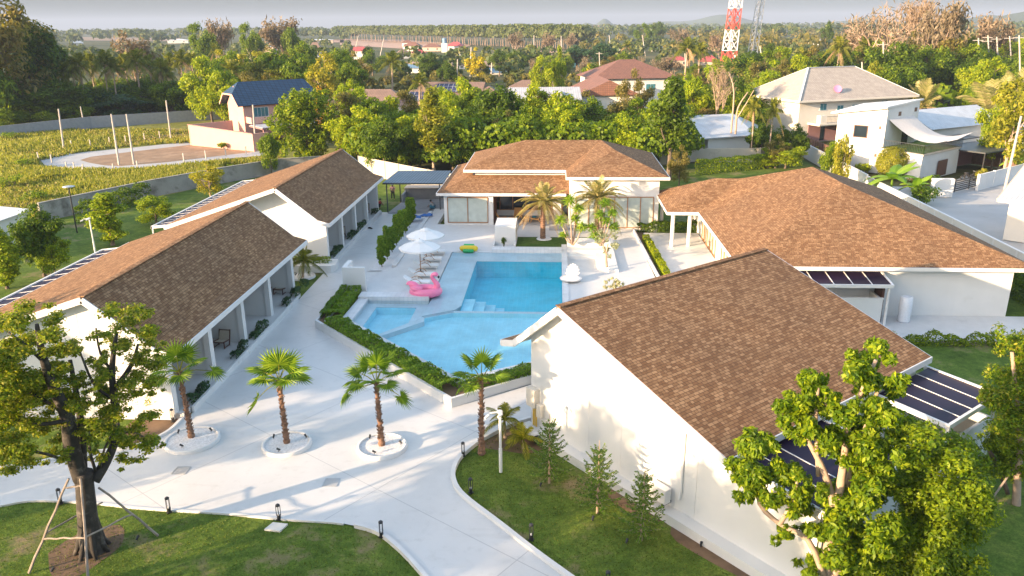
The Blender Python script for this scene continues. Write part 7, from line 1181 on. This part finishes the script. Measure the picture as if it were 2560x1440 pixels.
# dark left grove as individual trees
rg_ = random.Random(11)
for i in range(34):
    u = rg_.uniform(-60, 470); d_ = rg_.choice((180, 183, 187, 192, 200)) if i < 24 else rg_.uniform(186, 215); g = D(u, d_)
    if g.y < 150 and u > 400: continue
    kd = rg_.choice(('dense', 'dense', 'mid', 'blue')); vt = rg_.uniform(185, 235)-(d_-180)*.5; tree(kd, u, vt, d_, rg_.uniform(90, 140), '%s tree in the shaded grove behind the far grey wall' % KN[kd], KN[kd]+' shaded grove behind the grey wall')
for u, v, d_, w_ in ((75, 262, 176, 90), (350, 240, 182, 70), (20, 268, 174, 90), (115, 275, 174, 60), (300, 270, 180, 50), (190, 250, 178, 80)): tree('mid', u, v, d_, w_, 'mid green bushy tree just behind the far grey wall', 'bushy trees along the far grey wall')
gz_ = P(770, 408, -.05); rz_ = random.Random(8)
pxtree('dense_round_tree', 'big dense round tree reaching the ground beside the pink house', gz_, [[(770, 410, 5, 0), (768, 340, 4, 0), (765, 270, 2, 0)]], [(765+rz_.uniform(-1, 1)*76*math.sin(PI*min(1, (k_+1.2)/15))**.5, 248+k_*9.6, 26) for k_ in range(15) for _q in range(3)], 16000, .36, .55, LF_MID, BARK, .2, 3.2, 81, .8, .5, LF_LIME)
# trees inside the left garden, and further small ones
for kd, u, vb, vt, w_, lb in (('col_lime', 282, 612, 478, 95, 'thick column shaped leafy tree on the left lawn'), ('lime', 392, 560, 485, 100, 'low round bright green tree by the lamp lawn'), ('yellow', 527, 497, 400, 85, 'yellow green tree against the stained concrete wall'), ('dense', 112, 690, 500, 110, 'dark drooping crowned tree on twin trunks at the left'), ('col_lime', 18, 720, 560, 80, 'leafy column tree at the left edge'), ('lime', 140, 690, 585, 80, 'lighter tree beneath the dark drooping one'), ('mid', 680, 440, 330, 60, 'thin tree before the wall beside the pink house')):
    g = P(u, vb, 0); tree(kd, u, vt, 0, w_, lb, None, None, g)
hedge('boundary_hedge', 'dark hedge along the left boundary wall, near the column tree', [P(205, 560, 0), P(235, 545, 0)], 1.2, 1.7, LF_DARK, 90, .22, 61); hedge('boundary_hedge', 'dark hedge along the left boundary wall, before the first pillar', [P(295, 525, 0), P(370, 500, 0)], 1.2, 1.7, LF_DARK, 90, .22, 62)
hedge('clipped_hedge', 'long clipped hedge under the weathered brown wall, upper right', [P(1742, 436, 0), P(1925, 418, 0)], 1.2, 1.7, LF_LIME, 110, .2, 63, ragged=.08); hedge('boundary_hedge', 'dark hedge at the far right beside the right building', [(31.5, 62), (31.8, 50), (31.8, 40)], 1.4, 1.6, LF_DARK, 120, .2, 64)
hedge('terrace_edge_plants', 'row of leafy low plants along the rear white terrace', [(19.6, 44.2), (31.4, 44.2)], .7, .5, LF_MID, 260, .14, 65, 0, 'plants', None, .7)
tp = thing('topiary_ball', 'huge round clipped green bush before the white house', 'topiary', P(2226, 445, 0)); g = P(2226, 440, 0); leaves([(0, 0, 1.9, 1.95, 1.9)], 14000, .16, .6, 9, 0, .12, .3, 'foliage', LF_YEL, tp, .4); b = B(); b.tube([(g.x, g.y, 0), (g.x, g.y, 1)], .12, 6); b.build('trunk', BARK, tp)
def banana(lb, g, h, sd, n=8):
    t = thing('banana_plant', lb, 'banana plant', g, None); rnd = random.Random(sd); b = B(); b.tube([g, g+Vector((0, 0, h*.45))], [.16, .1], 8); b.build('stem', LF_BAN, t); b = B()
    for i in range(n):
        a = i*2.4+rnd.uniform(-.3, .3); up = rnd.uniform(.25, 1.0); L = h*.62; path = []; o = Vector((math.cos(a), math.sin(a), 0)); sd_ = Vector((-o.y, o.x, 0)); base = g+Vector((0, 0, h*.43))
        for k in range(7): q = k/6; path.append(base+o*L*q*(1.1-.3*up)+Vector((0, 0, L*(up*q-(.9-up*.5)*q*q))))
        vs = []
        for k, p in enumerate(path): wv = L*.2*math.sin(PI*min(1, .08+k/6*.95))**.6; vs += [p-sd_*wv+Vector((0, 0, -wv*.25)), p+Vector((0, 0, .02)), p+sd_*wv+Vector((0, 0, -wv*.25))]
        b.add(vs, [(k*3+j, k*3+j+1, k*3+j+4, k*3+j+3) for k in range(6) for j in range(2)])
    b.build('leaves', LF_BAN, t)
banana('banana plant with broad lit leaves above the white panel fence', P(2238, 515, 0)+Vector((1, 4, 0)), 5.0, 1, 10); banana('smaller banana plant lower along the white panel fence', P(2290, 520, 0)+Vector((1, 3, 0)), 3.6, 2); banana('banana plant at the street edge beside the power pole', P(2550, 455, 0)+Vector((2, 4, 0)), 4.4, 3)
for u, vb, r, h, m, lb in ((2310, 515, 1.7, 2.2, LF_DARK, 'dark bushy shrub below the bananas by the street'), (2295, 478, 1.5, 1.8, LF_OLIVE, 'olive grassy shrub before the white terrace block'), (2340, 470, 1.2, 1.6, LF_MID, 'spiky fern like shrub at the gate pillar'), (2160, 435, 1.2, 1.6, LF_LIME, 'bright leafy shrub left of the clipped ball bush'), (2050, 400, 1.6, 2.2, LF_YEL, 'yellow green palm like shrub by the slat fence'), (2448, 452, .8, 1.6, LF_YEL, 'small golden leaved shrub inside the gate'), (1900, 400, 1.2, 2.5, LF_DARK, 'dark creeper bush behind the weathered wall')): g = P(u, vb, 0); shrub('garden_shrub', lb, g, r, h, m, 900, .3, int(u), 'shrub')
pxtree('bare_sapling', 'tall thin two stemmed tree in front of the pale shed roof', P(1836, 392, 0), [[(1826, 400, 3, 0), (1828, 330, 2.4, 0), (1835, 230, 2, 0), (1822, 180, 1.2, 0)], [(1834, 400, 3.4, 0), (1840, 320, 2.6, 0), (1845, 270, 2, 0), (1870, 230, 1.2, 0)], [(1840, 300, 2, 0), (1865, 260, 1.4, 0), (1885, 225, 1, 0)]], [(1805, 170, 20), (1850, 180, 22), (1880, 200, 18)], 260, .3, .4, LF_OLIVE, BARKP, 0, 1.5, 71)
# ------------------------------------------------------------------ far things in masses
rm = random.Random(3)
def scat(n, u0, u1, d0, d1, p=1.0): return [tuple(D(rm.uniform(u0, u1), d0+(d1-d0)*rm.random()**p)[:2]) for _ in range(n)]
woodland('plantation', 'long straight rubber plantation with pale trunks on the horizon', [tuple((Vector(D(u, 0.001))*0+Vector(P(u, 99+(u-850)*.043, 0))+Vector((rm.uniform(-6, 6), k*12, 0)))[:2]) for u in range(846, 1450, 4) for k in range(3)], LF_RUB, 5, 2.8, 95, hr=(18, 20.5))
tb = B()
for u in range(848, 1452, 5):
    p = P(u+rm.uniform(-1, 1), 99+(u-850)*.043, 0)+Vector((0, rm.uniform(0, 14), 0)); tb.beam((p.x, p.y, 0), (p.x+rm.uniform(-1, 1), p.y, 9), .42, .42)
o = tb.build('plantation_trunks', BARKF, None, origin=tuple(P(850, 99, 0))); tag(o, 'rows of pale slender trunks under the plantation canopy', 'woodland', None, 'stuff')
woodland('far_woods', 'hazy line of woods along the left horizon', scat(420, -300, 900, 900, 2300), LF_FAR, 6, 4.2, 40, hr=(11, 19))
woodland('far_woods', 'hazy brownish woods along the right horizon', scat(650, 1380, 2900, 800, 2600), LF_FAR, 7, 4.5, 36, hr=(11, 20)); woodland('dry_far_woods', 'patches of dry brown trees on the right plain', scat(170, 1450, 2700, 420, 1100), LF_OLIVE, 8, 2.6, 44, hr=(8, 14))
woodland('plain_thickets', 'scattered green thickets across the left and middle plain', scat(210, -200, 900, 330, 800)+scat(60, 1000, 1450, 250, 420)+scat(150, 1450, 2000, 330, 700), LF_FAR, 9, 2.0, 60, hr=(5, 10)); woodland('estate_greenery', 'low mixed greenery between the estate roofs', scat(90, 820, 1700, 180, 250)+scat(60, 500, 830, 190, 300), LF_OLIVE, 10, 1.1, 110, hr=(3, 5.5))
woodland('slope_greenery', 'mixed greenery filling the right slope behind the houses', scat(120, 1850, 2700, 160, 330), LF_MID, 12, 1.3, 120, hr=(4, 9)); woodland('under_grove', 'dark undergrowth behind the far grey wall', [tuple(D(rm.uniform(-80, 520), rm.uniform(183, 206))[:2]) for _ in range(170)], LF_DARK, 13, .9, 170, hr=(3, 7.5)); woodland('back_undergrowth', 'undergrowth behind the panel wall and the pavilion', scat(150, 880, 1740, 99, 122), LF_MID, 14, .55, 330, hr=(4, 8)); woodland('middle_undergrowth', 'undergrowth filling between the trees behind the navy roofed house', scat(110, 500, 900, 168, 215), LF_MID, 15, .8, 220, hr=(4, 7.5))
for pts, m in (([(850, 97), (1010, 99), (1180, 112), (1150, 122), (1000, 121), (850, 112)], DIRT2), ([(1310, 127), (1420, 127), (1420, 142), (1310, 140)], DIRT2), ([(760, 99), (860, 99), (860, 106), (760, 106)], DIRT2), ([(990, 155), (1190, 150), (1290, 160), (1190, 172), (1000, 166)], DIRT2), ([(180, 92), (450, 95), (450, 103), (180, 101)], LF_OLIVE)): sheet('bare_field', px2(pts), -.05, m if m is not LF_OLIVE else DIRT)
# weeds on the rough field
g_ = np.random.default_rng(2); pts = []
while len(pts) < 15000:
    u, v = g_.uniform(0, 700), g_.uniform(325, 560); p = P(u, v, 0)
    if p.x > -36.5-(p.y > 99)*8 and p.y < 104: continue
    if p.x > -51+(p.y-73)*.42 and p.y < 101: continue
    if 350 < v < 440 and 90 < u < 680 and abs(v-(398-(u-330)*.06)) < 34*(1-((u-380)/310)**2*.8 if abs(u-380) < 310 else 0): continue
    pts.append((p.x, p.y))
A = np.array(pts); k = 3; P3 = np.repeat(A, k, 0)+g_.normal(size=(len(A)*k, 2))*.25; cc_ = P3[g_.integers(0, len(P3), 170)]; cr_ = g_.uniform(1.0, 5.0, 170); ca_ = g_.uniform(-.9, 1.1, 170); cl_ = sum(a_*np.exp(-((P3-c_)**2).sum(1)/(2*r_*r_)) for c_, r_, a_ in zip(cc_, cr_, ca_)); hgt = np.clip(.28+.28*cl_+.3*g_.random(len(P3)), .08, 1.1)
pos = np.column_stack([P3, hgt*.5-.1]); V, Fq = leaf_quads(pos, g_.normal(size=pos.shape)*[1, 1, .3], np.column_stack([g_.normal(size=(len(pos), 2))*.35, np.ones(len(pos))]), hgt*1.15, .16+.22*g_.random(len(pos))); o0 = np.array([-70, 95, 0])
wet = g_.random(len(pos)) < np.clip(.22-.35*cl_, .04, .8); F1 = Fq[~wet]; F2 = Fq[wet]
for nm, Fx, mt, lb in (('field_weeds', F1, LF_WEED, 'tall green weeds growing over the rough field'), ('dry_weeds', F2, LF_DRYG, 'dry straw coloured weeds among the green ones')):
    idx = Fx.ravel(); o = npmesh(nm, V[idx]-o0, np.arange(len(idx)).reshape(-1, 4), mt, None, tuple(o0)); tag(o, lb, 'weeds', None, 'stuff')
for u, v, r, h in ((60, 420, 1.6, 1.6), (30, 470, 1.8, 1.8), (120, 455, 1.4, 1.2), (560, 352+20, 1, 1.0), (540, 440, 1.6, 1.4), (590, 432, 1.3, 1.2), (95, 505, 1.6, 1.5), (200, 318, 1.6, 2.0), (20, 350, 2, 1.5)): shrub('wild_bush', 'wild green bush growing in the rough field', P(u, v, 0), r, h, LF_YEL if (u+v) % 2 else LF_MID, 420, .26, int(u+v), 'bush', 'wild bushes of the rough field')
def tufts(name, lb, poly, n, z, mat, sd, sz=.10):
    g = np.random.default_rng(sd); pl_ = np.array(poly); lo, hi = pl_.min(0), pl_.max(0); p = lo+(hi-lo)*g.random((n*3, 2)); ins = np.zeros(len(p), bool); j = len(pl_)-1
    for i in range(len(pl_)):
        xi, yi = pl_[i]; xj, yj = pl_[j]; c_ = ((yi > p[:, 1]) != (yj > p[:, 1])) & (p[:, 0] < (xj-xi)*(p[:, 1]-yi)/(yj-yi+1e-12)+xi); ins ^= c_; j = i
    p = p[ins][:n]; h = sz*(.5+g.random(len(p))); q = np.column_stack([p, z+h*.35]); V, Fq = leaf_quads(q, g.normal(size=q.shape)*[1, 1, .3], np.column_stack([g.normal(size=(len(q), 2))*.7, np.ones(len(q))]), h, h*.5); o0 = np.array([*p[0], z]); o = npmesh(name, V-o0, Fq, mat, None, tuple(o0)); tag(o, lb, 'grass', None, 'stuff')
LF_GRASS = leafm('turf_blades', [(.055, .09, .015), (.10, .15, .025), (.19, .20, .06)], .3)
tufts('lawn_grass', 'short grass blades over the lower left lawn', [q for q in le if q[0] > -26]+[(-26, 16), (3, 16)], 30000, -.05, LF_GRASS, 1, .05); tufts('lawn_grass', 'short grass blades over the curved right lawn', re_+[tuple(W3(17, -1.2, 0)[:2]), tuple(W3(10, -1.0, 0)[:2]), tuple(W3(2, -1.0, 0)[:2])], 15000, -.05, LF_GRASS, 2, .05)
# hills
def hill(name, u0, u1, vt, dist, seed, mat):
    rnd = random.Random(seed); b = B(); n = 40; L = []
    for i in range(n+1):
        k = i/n; u = u0+(u1-u0)*k; g = D(u, dist); hh = (math.sin(PI*k)**.8)*(.62+.25*math.sin(k*7+seed)+.13*math.sin(k*17+seed)); h = max(0, hh)*(ztop(g, (u0+u1)/2, vt)) if 0 else max(0, hh)*(HC+(57-vt)*dist/FPX); L.append((g, h))
    rows = [(0, -1200), (1, 0), (0, 1500)]; vs = []
    for hf, dd in ((0, -500), (.55, -200), (1, 0), (.5, 300), (0, 600)):
        for g, h in L: n_ = g.normalized(); vs.append((g.x+n_.x*dd, g.y+n_.y*dd, h*hf-1))
    m_ = n+1; b.add(vs, [(r*m_+i, r*m_+i+1, (r+1)*m_+i+1, (r+1)*m_+i) for r in range(4) for i in range(n)]); struct(b.build(name, mat, None, True))
HM = plain('hill_forest', (.06, .085, .035), .95, .3, .004)
hill('hill', 1230, 1420, 42, 3000, 1, HM); hill('hill', 1420, 1540, 38, 3300, 2, HM); hill('hill', 1500, 1950, 36, 3800, 3, HM); hill('hill', 1950, 2300, 44, 3000, 4, HM); hill('hill', 2400, 2700, 24, 2500, 5, HM); hill('hill', -100, 700, 62, 3600, 6, HM); hill('hill', 2100, 2600, 42, 2800, 9, HM)
# trees standing behind the drone: they throw the long shadows over the foreground
for x, y, h, w_, kd in SHADE_TREES:
    place(proto(kd, R.randint(0, 2)), 'garden_tree', '%s garden tree behind the viewpoint, outside the photo' % KN[kd.replace('col_', '')], 'tree', (x, y, 0), h, w_, group='garden trees behind the viewpoint')
# ------------------------------------------------------------------ air
hz = B(); hz.box(-6500, 6500, -320, 9500, -12, 112); ho = hz.build('haze', WHITE); ho['kind'] = 'stuff'; ho['label'] = 'thin pale haze over the plain'
hm = bpy.data.materials.new('haze_volume'); hm.use_nodes = True; nn_ = hm.node_tree; nn_.nodes.remove(nn_.nodes['Principled BSDF']); pvv = nn_.nodes.new('ShaderNodeVolumePrincipled')
pvv.inputs['Color'].default_value = (.44, .53, .69, 1); pvv.inputs['Density'].default_value = HAZE; pvv.inputs['Anisotropy'].default_value = 0.0; nn_.links.new(pvv.outputs[0], nn_.nodes['Material Output'].inputs['Volume'])
ho.data.materials.clear(); ho.data.materials.append(hm)

# labels that still repeat get their order in the photograph
def _u(o): q = Vector(o.location)-CAM; return q.dot(CR)/max(.1, q.dot(CF))
_by = {}
for o in SC.objects:
    if o.parent is None and o.get('label') and o.get('category'): _by.setdefault(o['label'], []).append(o)
_ord = ['leftmost', 'second from left', 'third from left', 'fourth from left', 'fifth from left', 'sixth from left', 'seventh from left', 'eighth from left', 'ninth from left', 'tenth from left']
for lb, L in _by.items():
    if len(L) < 2 or 'outside the photo' in lb: continue
    L.sort(key=_u); n = len(L)
    for i, o in enumerate(L):
        wd_ = _ord[i] if i < min(10, (n+1)//2) else (_ord[n-1-i].replace('left', 'right') if n-1-i < 10 else 'middle one')
        if len(lb.split())+len(wd_.split()) <= 16: o['label'] = lb+', '+wd_
